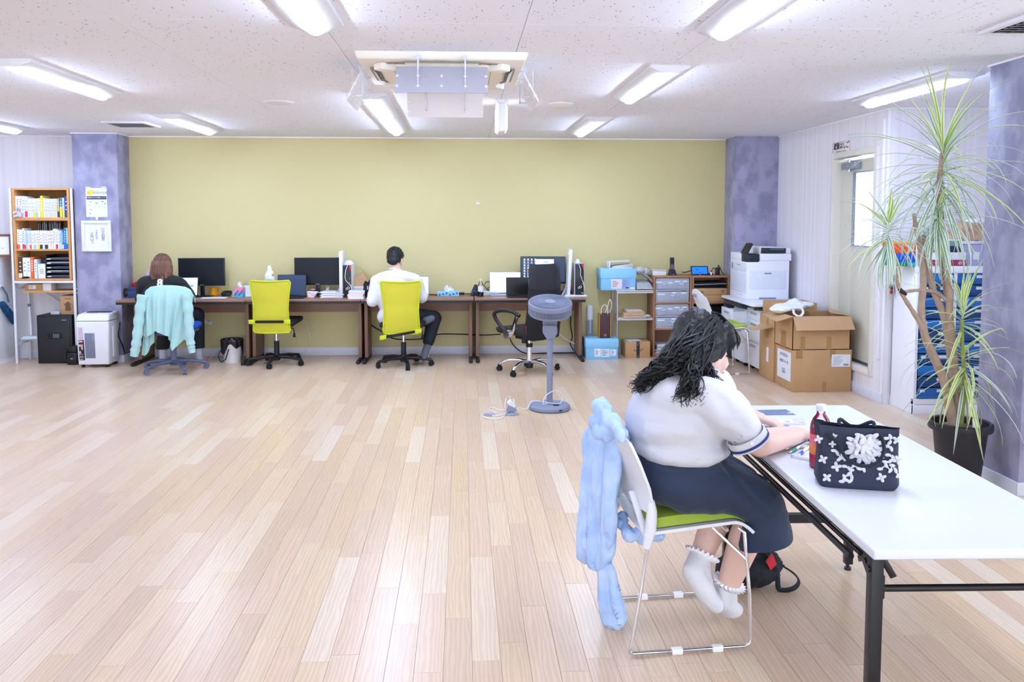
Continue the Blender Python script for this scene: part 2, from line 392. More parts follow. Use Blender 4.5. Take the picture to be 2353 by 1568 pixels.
struct('wall_east', MB().box(5.0, -4.0, 0, 5.1, WY0, CEIL+0.01).box(5.0, WY1, 0, 5.1, 6.7, CEIL+0.01).box(5.0, WY0, 0, 5.1, WY1, WZ0).box(5.0, WY0, WZ1, 5.1, WY1, CEIL+0.01), PLAIN)
ALU = mat('aluminium', 'c9ccd4', 0.35, 0.9, var=0.03)
def glass_mat():      # clear pane that lets daylight straight through and still mirrors
    m = bpy.data.materials.new('clear_glass'); m.use_nodes = True; N = m.node_tree.nodes; L = m.node_tree.links
    t = N.new('ShaderNodeBsdfTransparent'); g = N.new('ShaderNodeBsdfGlossy'); g.inputs['Roughness'].default_value = 0.03
    f = N.new('ShaderNodeFresnel'); f.inputs[0].default_value = 1.45; x = N.new('ShaderNodeMixShader')
    L.new(f.outputs[0], x.inputs[0]); L.new(t.outputs[0], x.inputs[1]); L.new(g.outputs[0], x.inputs[2]); L.new(x.outputs[0], N['Material Output'].inputs[0]); return m
GLASS = glass_mat()
wf = MB()
for k in range(5):
    y = WY0 + (WY1-WY0)*k/4; wf.box(5.01, y-0.03, WZ0, 5.07, y+0.03, WZ1)
wf.box(5.01, WY0, WZ0, 5.07, WY1, WZ0+0.05).box(5.01, WY0, WZ1-0.05, 5.07, WY1, WZ1)
w1 = struct('window_1', wf, ALU)
for k in range(4):
    y = WY0 + (WY1-WY0)*k/4; mk('pane', MB().box(5.035, y+0.03, WZ0+0.05, 5.04, y+(WY1-WY0)/4-0.03, WZ1-0.05), GLASS, w1)
wf = MB(); n_ = 6; sw = (FX1-FX0)/n_  # window added behind the camera as frontal fill for the far wall
for k in range(n_+1): wf.box(FX0+k*sw-0.03, -4.08, FZ0, FX0+k*sw+0.03, -4.02, FZ1)
wf.box(FX0, -4.08, FZ0, FX1, -4.02, FZ0+0.05).box(FX0, -4.08, FZ1-0.05, FX1, -4.02, FZ1)
w2_ = struct('fill_window', wf, ALU)
for k in range(n_): mk('pane', MB().box(FX0+k*sw+0.03, -4.055, FZ0+0.05, FX0+(k+1)*sw-0.03, -4.05, FZ1-0.05), GLASS, w2_)
# pillars
struct('pillar', MB().box(-4.10, 9.17, 0, -3.64, DH, CEIL+0.005), CONC, bevel=0.004)
struct('pillar', MB().box(3.00, 9.13, 0, RX, DH, CEIL+0.005), CONC, bevel=0.004)
struct('pillar', MB().box(3.09, 4.42, 0, 3.95, 4.82, CEIL+0.005), CONC, bevel=0.004)
# baseboards
def bb(name, *b): struct(name, MB().box(*b), BASEB, bevel=0.002)
bb('baseboard_back', -3.64, DH-0.012, 0, 3.0, DH, 0.09)
bb('baseboard_left', -6.5, DH-0.012, 0, -4.1, DH, 0.09)
bb('baseboard_right', RX-0.012, 6.7, 0, RX, 9.13, 0.09)
struct('baseboard_pillar', MB().box(-4.112, 9.158, 0, -3.628, 9.17, 0.075).box(-3.64, 9.17, 0, -3.628, DH, 0.075), BASEB, bevel=0.002)
struct('baseboard_column', MB().box(3.078, 4.408, 0, 3.96, 4.42, 0.075).box(3.078, 4.42, 0, 3.09, 4.832, 0.075).box(3.09, 4.82, 0, 3.95, 4.832, 0.075), BASEB, bevel=0.002)
cor = MB()
for b in ((-3.64, DH-0.012, CEIL-0.012, 3.0, DH, CEIL), (-6.5, DH-0.012, CEIL-0.012, -4.1, DH, CEIL), (RX-0.012, 6.7, CEIL-0.012, RX, 9.13, CEIL), (RX, 6.688, CEIL-0.012, 5.0, 6.7, CEIL), (-4.11, 9.16, CEIL-0.01, -3.63, 9.17, CEIL), (-3.64, 9.17, CEIL-0.01, -3.63, DH, CEIL), (3.08, 4.41, CEIL-0.01, 3.95, 4.42, CEIL), (3.08, 4.41, CEIL-0.01, 3.09, 4.83, CEIL)): cor.box(*b)
struct('trim_1', cor, mat('white_trim', 'f4f3f8', 0.5, var=0.01))
struct('trim_2', MB().box(RX-0.012, 6.70, 0.09, RX, 6.73, CEIL-0.012).box(RX-0.02, 6.775, 0.36, RX, 6.80, CEIL-0.08), MATS['white_trim'], bevel=0.003)

# --- escape door in the right wall
BEIGE = mat('door_beige', 'd9d5c6', 0.5, var=0.03)
d1 = struct('door_1', MB().box(RX+0.055, DY0+0.01, DZ0+0.03, RX+0.095, DY0+0.08, DZ1-0.03).box(RX+0.055, DY1-0.25, DZ0+0.03, RX+0.095, DY1-0.012, DZ1-0.03)
            .box(RX+0.055, DY0+0.08, DZ0+0.03, RX+0.095, DY1-0.25, 1.30).box(RX+0.055, DY0+0.08, 1.95, RX+0.095, DY1-0.25, DZ1-0.03), BEIGE, bevel=0.002)
fr = MB()
e4 = 0.004
for b in ((RX-0.02, DY0-0.05, DZ0-0.05, RX+0.11, DY0+e4, DZ1+0.05), (RX-0.02, DY1-e4, DZ0-0.05, RX+0.11, DY1+0.06, DZ1+0.05), (RX-0.02, DY0+e4, DZ1-e4, RX+0.11, DY1-e4, DZ1+0.05), (RX-0.02, DY0+e4, DZ0-0.05, RX+0.11, DY1-e4, DZ0+e4)): fr.box(*b)
mk('door_frame', fr, mat('frame_cream', 'e4e0d6', 0.5, var=0.02), d1, bevel=0.004)
mk('glass_pane', MB().box(RX+0.07, DY0+0.08, 1.30, RX+0.078, DY1-0.25, 1.95), mat('frosted_glass', 'eef4ff', 0.5, var=0.0, trans=0.85, ior=1.2, bump=0.15, bscale=90), d1)
mk('bead', MB().box(RX+0.05, DY0+0.075, 1.29, RX+0.058, DY0+0.085, 1.96).box(RX+0.05, DY1-0.255, 1.29, RX+0.058, DY1-0.245, 1.96).box(RX+0.05, DY0+0.075, 1.29, RX+0.058, DY1-0.25, 1.302).box(RX+0.05, DY0+0.075, 1.948, RX+0.058, DY1-0.25, 1.96), mat('bead_grey', '9fb0cc', 0.5), d1)
mk('closer_body', MB().box(RX-0.005, 7.30, 1.985, RX+0.055, 7.58, 2.045), mat('closer_grey', '9aa3b4', 0.4, 0.4), d1, bevel=0.005)
mk('closer_arm', MB().bar((RX+0.02, 7.46, 2.065), (RX-0.03, 7.66, 2.085), 0.022, 0.008).bar((RX+0.0, 7.64, 2.085), (RX+0.04, 7.30, 2.095), 0.02, 0.008).cyl((RX+0.02, 7.46, 1.965), (RX+0.02, 7.46, 2.08), 0.014), mat('closer_steel', 'b8bcc8', 0.3, 0.8), d1)
mk('kick_strip', MB().box(RX+0.05, DY0+0.02, DZ0+0.005, RX+0.09, DY1-0.03, DZ0+0.03), mat('sill_metal', '6f7078', 0.4, 0.7), d1)
# emergency-ladder sign
sg = thing('wall_sign', 'small cream emergency ladder sign on the wall above the escape door', 'sign', (RX-0.004, 7.58, 2.19))
mk('plate', MB().box(-0.004, -0.18, -0.055, 0.004, 0.18, 0.058), mat('sign_cream', 'efe6e6', 0.45, var=0.02), sg, bevel=0.001)
fb = MB()
for b in ((-0.006, -0.175, -0.05, -0.004, 0.175, -0.047), (-0.006, -0.175, 0.05, -0.004, 0.175, 0.053), (-0.006, -0.175, -0.05, -0.004, -0.171, 0.053), (-0.006, 0.171, -0.05, -0.004, 0.175, 0.053)): fb.box(*b)
mk('border', fb, mat('sign_line', 'b98fa0', 0.6), sg)
RSIDE = (PI/2, 0, -PI/2)
text('避難はしご', 0.066, (RX-0.009, 7.58, 2.203), RSIDE, mat('sign_ink', '2b2226', 0.6), sg, bold=0.0012, sxy=(0.95, 1.0))
text('EMERGENCY LADDER', 0.021, (RX-0.009, 7.58, 2.155), RSIDE, mat('sign_ink_grey', '9b8f9a', 0.6), sg)

# ------------------------------------------------------------------ ceiling fittings
HOUSE = mat('light_housing', 'e2e1e6', 0.5, var=0.01)
TUBEM = mat('lit_diffuser', 'ffffff', 0.4, var=0, emit='cadeff', es=TUBE)
def lit_housing(L):
    m = MB(); h = L/2
    m.prism([(-0.12, 0), (-0.12, -0.018), (-0.040, -0.046), (0.040, -0.046), (0.12, -0.018), (0.12, 0)], -h, h, 'y'); return m
def lit_bar(L):
    m = MB(); h = L/2-0.012; n = 8; rows = []
    for (y, k) in ((-h, 0.35), (-h+0.02, 0.85), (-h+0.045, 1), (h-0.045, 1), (h-0.02, 0.85), (h, 0.35)):
        rows.append([(0.036*k*math.cos(a), y, -0.0455-0.021*k*math.sin(a)) for a in [PI*i/n for i in range(n+1)]])
    vs = [p for r in rows for p in r]; w = n+1; fs = []
    for j in range(len(rows)-1):
        for i in range(n): fs.append((j*w+i, j*w+i+1, (j+1)*w+i+1, (j+1)*w+i))
    fs.append(tuple(range(w))); fs.append(tuple((len(rows)-1)*w+i for i in range(w))[::-1])
    return m.add(vs, fs)
def fixture(x, y0, y1, label, first=[None]):
    if first[0] is None:
        t = thing('ceiling_light', label, 'ceiling light', (x, (y0+y1)/2, CEIL), 0, 'ceiling strip lights')
        mk('housing', lit_housing(1.27), HOUSE, t, bevel=0.002); mk('diffuser', lit_bar(1.27), TUBEM, t, smooth=60)
        first[0] = t; return t
    return dup(first[0], (x, (y0+y1)/2, CEIL), 0, label)
A, B_, D_, E_, G_ = -4.42, -2.53, -0.66, 1.215, 3.07
fixture(B_, 4.93, 6.20, 'lit strip light on the ceiling in front of the grille, left side')
fixture(B_, 7.46, 8.73, 'lit strip light on the ceiling over the woman with the 8 on her shirt')
fixture(A, 7.46, 8.73, 'lit strip light on the ceiling before the bookshelf, cut by the left edge')
fixture(A, 4.93, 6.20, 'strip light outside the frame, left of the grille row')
fixture(D_, 2.70, 3.97, 'lit strip light nearest the top edge, left of the ceiling air conditioner')
fixture(D_, 6.13, 7.40, 'lit strip light just behind the air conditioner, half hidden by its flap')
fixture(D_, 7.41, 8.68, 'lit strip light touching the olive wall end, behind the air conditioner')
fixture(E_, 2.70, 3.97, 'lit strip light nearest the top edge, right of the ceiling air conditioner')
fixture(E_, 4.91, 6.18, 'lit strip light in the middle of the row right of the air conditioner')
fixture(E_, 7.44, 8.71, 'farthest lit strip light of the row right of the air conditioner')
fixture(G_, 5.02, 6.29, 'lit strip light above the tall spiky plant')
# smoke detector, cover plate, vents
solo('smoke_detector', MB().lathe([(0.0, -0.035), (0.06, -0.035), (0.085, -0.02), (0.10, -0.012), (0.10, 0)], 28, cap=False), mat('detector_cream', 'e4dfd8', 0.5), 'cream round smoke detector on the ceiling right of the air conditioner', 'smoke detector').location = (0.775, 6.62, CEIL)
solo('ceiling_cover', MB().lathe([(0.0, -0.012), (0.09, -0.012), (0.115, -0.006), (0.12, 0)], 32, cap=False), TILE if False else mat('cover_white', 'ece6ea', 0.7), 'flat white round cover plate on the ceiling left of the air conditioner', 'cover plate').location = (-1.41, 6.66, CEIL)
def vent(x, y, w, d, label):
    t = thing('ceiling_vent', label, 'vent', (x, y, CEIL))
    f = MB(); e = 0.035
    f.box(-w/2, -d/2, -0.02, w/2, -d/2+e, 0).box(-w/2, d/2-e, -0.02, w/2, d/2, 0).box(-w/2, -d/2+e, -0.02, -w/2+e, d/2-e, 0).box(w/2-e, -d/2+e, -0.02, w/2, d/2-e, 0)
    mk('frame', f, MATS['detector_cream'] if False else HOUSE, t, bevel=0.004)
    mk('backing', MB().box(-w/2+e, -d/2+e, -0.004, w/2-e, d/2-e, 0), mat('vent_dark', '4d4a55', 0.8), t)
    n = 8
    for k in range(n):
        y_ = -d/2+e+(d-2*e)*(k+0.5)/n
        mk('slat', MB().at((0, y_, -0.012), rx=0.7).box(-w/2+e, -0.012, -0.001, w/2-e, 0.012, 0.001), mat('vent_slat', '8b8890', 0.5), t)
    for k in range(5):
        x_ = -w/2+e+(w-2*e)*(k+0.5)/5
        mk('divider', MB().box(x_-0.002, -d/2+e, -0.016, x_+0.002, d/2-e, -0.004), MATS['vent_slat'], t)
    return t
vent(-3.13, 8.25, 0.40, 0.42, 'square ceiling grille left of the strip light over the desks')
vent(2.66, 3.75, 0.40, 0.42, 'square ceiling grille cut by the right edge, above the near pillar')
# exit sign seen edge-on
ex = thing('exit_sign', 'white two-sided exit sign seen edge on, hanging behind the air conditioner', 'exit sign', (0.302, 6.55, CEIL))
mk('mount', MB().box(-0.04, -0.16, -0.03, 0.04, 0.16, 0), MATS['white_trim'], ex, bevel=0.004)
mk('body', MB().box(-0.028, -0.15, -0.24, 0.028, 0.15, -0.03), MATS['white_trim'], ex, bevel=0.006)
for s in (-1, 1): mk('lit_face', MB().box(s*0.029, -0.14, -0.225, s*0.043, 0.14, -0.05), mat('exit_face', 'ffffff', 0.4, var=0, emit='f2f6ff', es=1.3), ex, bevel=0.004)
mk('end_cap', MB().box(-0.018, -0.156, -0.235, 0.018, -0.150, -0.20), MATS['white_trim'], ex)
# ------------------------------------------------------------------ ceiling cassette air conditioner with four deflector boards
ac = thing('air_conditioner', 'white four-way ceiling air conditioner with hanging deflector boards', 'air conditioner', (-0.107, 5.04, CEIL))
IV = mat('ac_ivory', 'efe9df', 0.45, var=0.01); GREYP = mat('ac_board', 'e9e6ec', 0.55, var=0.01)
pw = 0.468
pn = MB()
def octo(r, c): return [(r, -c), (r, c), (c, r), (-c, r), (-r, c), (-r, -c), (-c, -r), (c, -r)]
outer = [(pw, -pw), (pw, pw), (-pw, pw), (-pw, -pw)]
mk('panel', MB().hexa([(-pw*0.97, -pw*0.97, -0.045), (pw*0.97, -pw*0.97, -0.045), (pw*0.97, pw*0.97, -0.045), (-pw*0.97, pw*0.97, -0.045)], [(-pw, -pw, 0), (pw, -pw, 0), (pw, pw, 0), (-pw, pw, 0)]), IV, ac, bevel=0.012, seg=3)
rg = MB(); pts = []
for k in range(48):
    a = 2*PI*k/48; c, s = math.cos(a), math.sin(a); e = 4.5
    r = 1/((abs(c)**e+abs(s)**e)**(1/e)); pts.append((r*c, r*s))
mk('grille_disc', MB().prism([(0.345*x, 0.345*y) for x, y in pts], -0.068, -0.045, 'z'), mat('ac_cream', 'f3e9d8', 0.5, var=0.01), ac, bevel=0.006)
mk('outlet_ring', MB().tube([(0.385*x, 0.385*y, -0.047) for x, y in pts], 0.012, 6, closed=True, flat=0.5), mat('ac_slot', '9a8f8e', 0.5), ac)
for k in range(4):
    z4 = dict(rz=k*PI/2)
    mk('outlet', MB().at((0, 0, 0), **z4).box(-0.21, 0.362, -0.055, 0.21, 0.408, -0.046), mat('ac_outlet', '8d8b86', 0.5), ac)
    mk('louvre', MB().at((0, 0, 0), **z4).hexa([(-0.20, 0.372, -0.078), (0.20, 0.372, -0.078), (0.19, 0.378, -0.074), (-0.19, 0.378, -0.074)], [(-0.20, 0.400, -0.052), (0.20, 0.400, -0.052), (0.2, 0.404, -0.048), (-0.2, 0.404, -0.048)]), mat('ac_louvre', 'd9d4c9', 0.5), ac)
    mk('corner_cover', MB().at((0, 0, 0), rz=k*PI/2+PI/4).prism([(-0.05, 0.40), (0.05, 0.40), (0.035, 0.50), (-0.035, 0.50)], -0.085, -0.045, 'z'), IV, ac, bevel=0.01)
for s in (-1, 1): mk('seam', MB().box(s*0.27-0.0015, -0.25, -0.0695, s*0.27+0.0015, 0.25, -0.068), mat('ac_seam', 'a99c8c', 0.6), ac)
CLEAR = mat('clear_plastic', 'e6e9f2', 0.3, var=0, alpha=0.6)
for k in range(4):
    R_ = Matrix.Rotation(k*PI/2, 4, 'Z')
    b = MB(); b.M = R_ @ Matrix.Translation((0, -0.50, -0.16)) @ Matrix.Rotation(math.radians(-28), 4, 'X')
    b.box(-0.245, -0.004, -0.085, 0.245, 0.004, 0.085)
    bd = mk('deflector_board', b, GREYP if k else mat('ac_board_shaded', 'aeacb8', 0.5, var=0.03), ac, bevel=0.003)  # near board: its shade is put into a darker base colour
    for s in (-0.125, 0.125):
        q = MB(); q.M = R_
        q.box(s-0.004, -0.475, -0.10, s+0.004, -0.465, -0.02).box(s-0.004, -0.50, -0.20, s+0.004, -0.455, -0.19).box(s-0.004, -0.462, -0.20, s+0.004, -0.455, -0.03).box(s-0.012, -0.48, -0.05, s+0.012, -0.44, -0.03)
        q.box(s-0.003, -0.52, -0.21, s+0.003, -0.515, -0.045)
        mk('bracket', q, CLEAR, ac)
    for s in (-0.235, -0.125, 0.0, 0.125, 0.235):
      for z in (-0.045, 0.02):
        q = MB(); q.M = R_ @ Matrix.Translation((0, -0.50, -0.16)) @ Matrix.Rotation(math.radians(-28), 4, 'X')
        for y in (-0.008, 0.004): q.box(s-0.009, y, z-0.002, s+0.009, y+0.004, z+0.002).box(s-0.002, y, z-0.009, s+0.002, y+0.004, z+0.009)
        mk('clip', q, mat('clip_white', 'f5f5f8', 0.4), bd)
# ================================================================== LEFT CORNER
ORD = ['first', 'second', 'third', 'fourth', 'fifth', 'sixth', 'seventh', 'eighth', 'ninth', 'tenth', 'eleventh', 'twelfth', 'thirteenth', 'fourteenth', 'fifteenth', 'sixteenth', 'seventeenth', 'eighteenth', 'nineteenth', 'twentieth', 'twenty-first', 'twenty-second', 'twenty-third', 'twenty-fourth', 'twenty-fifth', 'twenty-sixth', 'twenty-seventh', 'twenty-eighth', 'twenty-ninth', 'thirtieth', 'thirty-first', 'thirty-second', 'thirty-third', 'thirty-fourth']
WOOD = mat('beech_wood', 'd79c62', 0.5, var=0.10, scale=6, stretch=(1, 1, 12))
WOODB = mat('beech_back', 'a8743f', 0.6, var=0.08, scale=6)
WMET = mat('white_metal', 'e4e4ea', 0.4, var=0.01)
BLACK = mat('black_plastic', '15161b', 0.42, var=0.05)
DBLACK = mat('matt_black', '101014', 0.7, var=0.05)
PAPER = mat('paper_white', 'e6e7ec', 0.8, var=0.02)
CARD = mat('cardboard', 'bd9468', 0.8, var=0.05, scale=14, bump=0.03, bscale=60)
CARDI = mat('cardboard_inside', 'c7a27a', 0.85, var=0.04)
TAPE = mat('packing_tape', 'a9804f', 0.3, var=0.04)
INKG = mat('ink_grey', '8a8d9c', 0.7, var=0)
INKD = mat('ink_dark', '2a2f45', 0.7, var=0)
GREYP2 = mat('grey_plastic', '77809a', 0.45, var=0.04)
BX0, BX1, BY0, BY1 = -4.712, -4.132, 9.13, 9.42
rk = thing('storage_rack', 'white metal legged rack holding a beech bookcase and lower shelf', 'bookcase', (-4.425, 9.28, 0))
for (x, y) in ((-4.735, 9.145), (-4.112, 9.145), (-4.735, 9.425), (-4.112, 9.425)):
    mk('leg', MB().box(x-0.011, y-0.011, 0, x+0.011, y+0.011, 1.855 if y < 9.3 else 1.84), WMET, rk, world=True, bevel=0.002)
mk('rail', MB().box(-4.735, 9.136, 0.858, -4.112, 9.156, 0.882), WMET, rk, world=True)
for (z, y0, y1) in ((0.79, 9.15, 9.42), (0.20, 9.15, 9.42)):
    for x in (-4.735, -4.112): mk('side_bar', MB().bar((x, y0, z), (x, y1, z+0.01), 0.016), WMET, rk, world=True)
mk('brace', MB().bar((-4.60, 9.44, 0.76), (-4.30, 9.44, 0.54), 0.016, 0.016), WMET, rk, world=True)
mk('side_panel', MB().box(BX0, BY0, 0.885, BX0+0.022, BY1, 1.857), WOOD, rk, world=True, bevel=0.001)
mk('side_panel', MB().box(BX1-0.022, BY0, 0.885, BX1, BY1, 1.857), WOOD, rk, world=True, bevel=0.001)
mk('back_panel', MB().box(BX0, BY1-0.006, 0.885, BX1, BY1, 1.857), WOODB, rk, world=True)
for (z0, z1) in ((0.885, 0.905), (1.198, 1.214), (1.517, 1.55), (1.838, 1.857)):
    mk('shelf', MB().box(BX0+0.022, BY0+0.002, z0, BX1-0.022, BY1-0.006, z1), WOOD, rk, world=True, bevel=0.001)
mk('lower_shelf', MB().box(-4.66, 9.17, 0.752, -4.125, 9.42, 0.772), WOOD, rk, world=True, bevel=0.001)
# books
def zx(v): return at(v/3.564, 600, 9.15).x
BM = {}
def bmat(c):
    if c not in BM: BM[c] = mat('cover_'+c, c, 0.45, var=0.03)
    return BM[c]
CN = {'f2f4fb': 'white', 'dfe6f4': 'pale blue-white', 'e9e2ee': 'lilac white', 'f4dc3c': 'yellow', '2f4f9a': 'dark blue', '2f7fd0': 'blue', 'c9a24a': 'ochre', 'd33a5c': 'crimson', 'ee6a2c': 'orange', '5a3c2c': 'dark brown', 'b9d7e6': 'light blue', 'f3e3d2': 'cream', '3b3a46': 'charcoal', '9ad0c8': 'mint', '2b3550': 'navy', '8f8a92': 'grey'}
def book(x0, x1, z0, h, c, shelf, i, acc=None, y0=9.155, d=0.16, lean=0.0, az=0.25):
    w = x1-x0-0.0012; xc = (x0+x1)/2
    nm = CN[c]; ex = ''
    if acc: ex = ' with %s foot' % CN[acc]
    t = thing('book', '%s book%s, %s from left on the bookcase %s' % (nm, ex, ORD[i], shelf), 'book', (xc, y0+d/2, z0), 0, 'books on the %s' % shelf)
    m = MB().box(-w/2, -d/2, 0, w/2, d/2, h); mk('cover', m, bmat(c), t, bevel=min(0.0015, w*0.2), seg=1)
    if h > 0.1: mk('page_block', MB().box(-w/2+0.001, -d/2+0.004, h, w/2-0.001, d/2-0.002, h+0.0008), PAPER, t)
    if acc: mk('spine_band', MB().box(-w/2+0.0003, -d/2-0.0006, h*0.02, w/2-0.0003, -d/2, h*az), bmat(acc), t)
    k = MB(); n = rnd.randint(3, 6)
    for q in range(n):
        zz = h*(0.35+0.55*q/n); k.box(-w*0.22, -d/2-0.0005, zz, w*0.22, -d/2, zz+h*0.05)
    mk('spine_title', k, INKG if c in ('f2f4fb', 'dfe6f4', 'e9e2ee', 'f3e3d2', 'b9d7e6') else PAPER, t)
    return t
def zz(v, Y=9.15): return CAMH - (420+v/3.564-500)/1935*Y
S1, S2, S3 = 1.55, 1.214, 0.905
row = []
W_, PB, LI = 'f2f4fb', 'dfe6f4', 'e9e2ee'
row = [(130, 150, 115, W_, None), (150, 172, 117, LI, None), (172, 197, 116, W_, None), (199, 218, 116, PB, None), (219, 240, 121, LI, 'd33a5c'), (241, 256, 135, W_, None), (257, 272, 136, W_, None), (273, 288, 134, PB, None), (289, 306, 135, W_, 'f4dc3c'), (307, 322, 136, W_, '9ad0c8'), (323, 344, 133, W_, None), (345, 367, 114, 'f4dc3c', None), (368, 384, 132, W_, None), (385, 397, 137, PB, None), (398, 411, 136, W_, None), (412, 424, 137, PB, None), (425, 438, 137, W_, None), (439, 452, 138, PB, None), (453, 466, 136, W_, None), (467, 482, 138, PB, None), (484, 500, 134, 'c9a24a', '3b3a46'), (503, 522, 128, '2f7fd0', 'f4dc3c'), (524, 542, 130, PB, 'f4dc3c'), (544, 567, 116, '2f4f9a', None)]
for i, (a, b, top, c, acc) in enumerate(row): book(zx(a), zx(b), S1, zz(top)-S1, c, 'top shelf', i, acc, az=0.55 if acc == 'f4dc3c' and c == '2f7fd0' else 0.3)
row = [(146, 166, 380, W_, 'ee6a2c'), (167, 187, 385, W_, None), (188, 203, 372, PB, 'd33a5c'), (204, 216, 390, W_, 'd33a5c'), (217, 230, 390, 'b9d7e6', None), (231, 245, 391, W_, None), (246, 262, 392, PB, 'ee6a2c'), (263, 280, 390, W_, None), (281, 298, 389, W_, '9ad0c8'), (299, 313, 390, W_, None), (314, 330, 388, 'f3e3d2', 'f4dc3c'), (331, 352, 389, W_, '2b3550'), (353, 370, 390, W_, None), (371, 396, 391, W_, '2b3550'), (397, 420, 392, 'f3e3d2', None), (421, 440, 388, LI, 'f3e3d2'), (441, 460, 375, W_, None), (461, 478, 380, W_, 'd33a5c'), (479, 492, 388, W_, None), (493, 512, 390, 'b9d7e6', None), (513, 526, 386, '2f7fd0', 'f3e3d2'), (527, 545, 368, '2f7fd0', None), (546, 562, 370, '9ad0c8', '2f7fd0'), (563, 578, 368, W_, None)]
for i, (a, b, top, c, acc) in enumerate(row): book(zx(a), zx(b), S2, zz(top)-S2, c, 'middle shelf', i, acc)
for i, (a, b, top) in enumerate([(248, 262, 320), (264, 276, 318), (284, 298, 322), (300, 314, 319), (316, 330, 321), (340, 362, 320), (364, 384, 319), (386, 400, 320), (402, 420, 322), (424, 442, 319)]):
    w = zx(b)-zx(a)-0.001
    t = thing('media_case', 'dark upright case, %s from the left behind the books on the middle shelf' % ORD[i], 'case', ((zx(a)+zx(b))/2, 9.36, S2), 0, 'dark cases behind the middle shelf books')
    h = zz(top, 9.3)-S2
    mk('shell', MB().box(-w/2, -0.03, 0, w/2, 0.03, h), bmat(('3b3a46', '5a3c2c', '2b3550', '8f8a92')[i % 4]), t, bevel=0.001, seg=1)
    mk('spine_label', MB().box(-w*0.3, -0.0306, h*0.55, w*0.3, -0.03, h*0.95), bmat('8f8a92'), t)
row = [(146, 178, 598, '5a3c2c', 'f3e3d2'), (182, 214, 605, W_, None), (214, 245, 607, W_, None), (246, 271, 601, 'ee6a2c', None), (274, 300, 620, PB, None)]
for i, (a, b, top, c, acc) in enumerate(row): book(zx(a), zx(b), S3, zz(top)-S3, c, 'bottom shelf', i, acc)
for i, (a, b, y0, y1, Yf, nm, c, lab) in enumerate([(302, 365, 622, 772, 9.24, 'carton', '2b3550', 'small navy carton behind the white box on the bookcase bottom shelf'), (304, 364, 655, 773, 9.16, 'carton', 'f2f4fb', 'small white carton with grey lettering on the bookcase bottom shelf')]):
    x0, x1 = zx(a), zx(b); h = zz(y0)-S3
    t = thing(nm, lab, 'box', ((x0+x1)/2, Yf+0.035, S3)); w = x1-x0
    mk('body', MB().box(-w/2, -0.035, 0, w/2, 0.035, h), bmat(c), t, bevel=0.001); k = MB()
    for q in range(3): k.box(-w*0.25, -0.0356, h*(0.35+0.12*q), w*0.25, -0.035, h*(0.40+0.12*q))
    mk('print', k, INKG, t)
x0, x1 = zx(372), zx(583); h = zz(582)-S3
t = thing('letter_tray', 'black stacked letter tray full of papers on the bookcase bottom shelf', 'letter tray', ((x0+x1)/2, 9.27, S3)); w = x1-x0
fr = MB().box(-w/2, -0.12, 0, -w/2+0.008, 0.12, h).box(w/2-0.008, -0.12, 0, w/2, 0.12, h).box(-w/2, 0.112, 0, w/2, 0.12, h).box(-w/2, -0.12, 0, w/2, 0.12, 0.012)
mk('frame', fr, BLACK, t, bevel=0.001)
for q in range(5):
    z = 0.012+(h-0.02)*q/5
    mk('tray', MB().box(-w/2+0.008, -0.118, z, w/2-0.008, 0.11, z+0.004).box(-w/2+0.008, -0.12, z, w/2-0.008, -0.117, z+0.018), mat('smoke_tray', '39404f', 0.25, var=0.03), t)
    mk('paper_stack', MB().box(-w/2+0.015, -0.112, z+0.004, w/2-0.02, 0.10, z+0.018+0.006*(q % 2)), PAPER, t)
    mk('label_holder', MB().box(-w/2+0.015, -0.1225, z+0.005, -w/2+0.055, -0.12, z+0.014), PAPER, t)
solo('black_case', MB().ell((0, 0, 0.012), (0.048, 0.05, 0.012), 20, 8), BLACK, 'flat black oval case lying before the books on the bookcase bottom shelf', 'case').location = (zx(205), 9.143+0.03, S3)
solo('blue_tin', MB().lathe([(0.0, 0), (0.017, 0), (0.018, 0.003), (0.018, 0.05), (0.016, 0.055), (0, 0.056)], 20, cap=False), mat('cobalt', '2440a8', 0.35), 'small cobalt blue tin on the bookcase middle shelf at the left', 'tin').location = (zx(131), 9.158, S2)
# plush rabbit
t = thing('plush_rabbit', 'cream plush rabbit sitting before the books on the top shelf', 'plush toy', (zx(172), 9.16, S1))
PL_ = mat('plush_cream', 'd8cdd0', 0.95, var=0.06, scale=60, bump=0.3, bscale=300)
m = MB().ell((0, 0, 0.04), (0.03, 0.024, 0.04)).ell((0, -0.003, 0.10), (0.026, 0.023, 0.025)).cap((-0.026, -0.015, 0.066), (-0.045, -0.028, 0.045), 0.010, 0.012).cap((0.026, -0.015, 0.066), (0.045, -0.028, 0.045), 0.010, 0.012).cap((-0.018, -0.02, 0.012), (-0.026, -0.05, 0.012), 0.014, 0.013).cap((0.018, -0.02, 0.012), (0.026, -0.05, 0.012), 0.014, 0.013)
blob('body', m, PL_, t, voxel=0.004, iters=4, world=False)
for s in (-1, 1): mk('ear', MB().cap((s*0.012, 0, 0.12), (s*0.02, 0.004, 0.155), 0.009, 0.007), PL_, t)
mk('face', MB().ell((-0.009, -0.025, 0.104), 0.0028, 8, 6).ell((0.009, -0.025, 0.104), 0.0028, 8, 6).ell((0, -0.027, 0.096), 0.003, 8, 6), INKD, t)
mk('bow', MB().cap((-0.014, -0.026, 0.078), (0, -0.028, 0.074), 0.006, 0.003).cap((0.014, -0.026, 0.078), (0, -0.028, 0.074), 0.006, 0.003), mat('bow_grey', '9a92a2', 0.8), t)
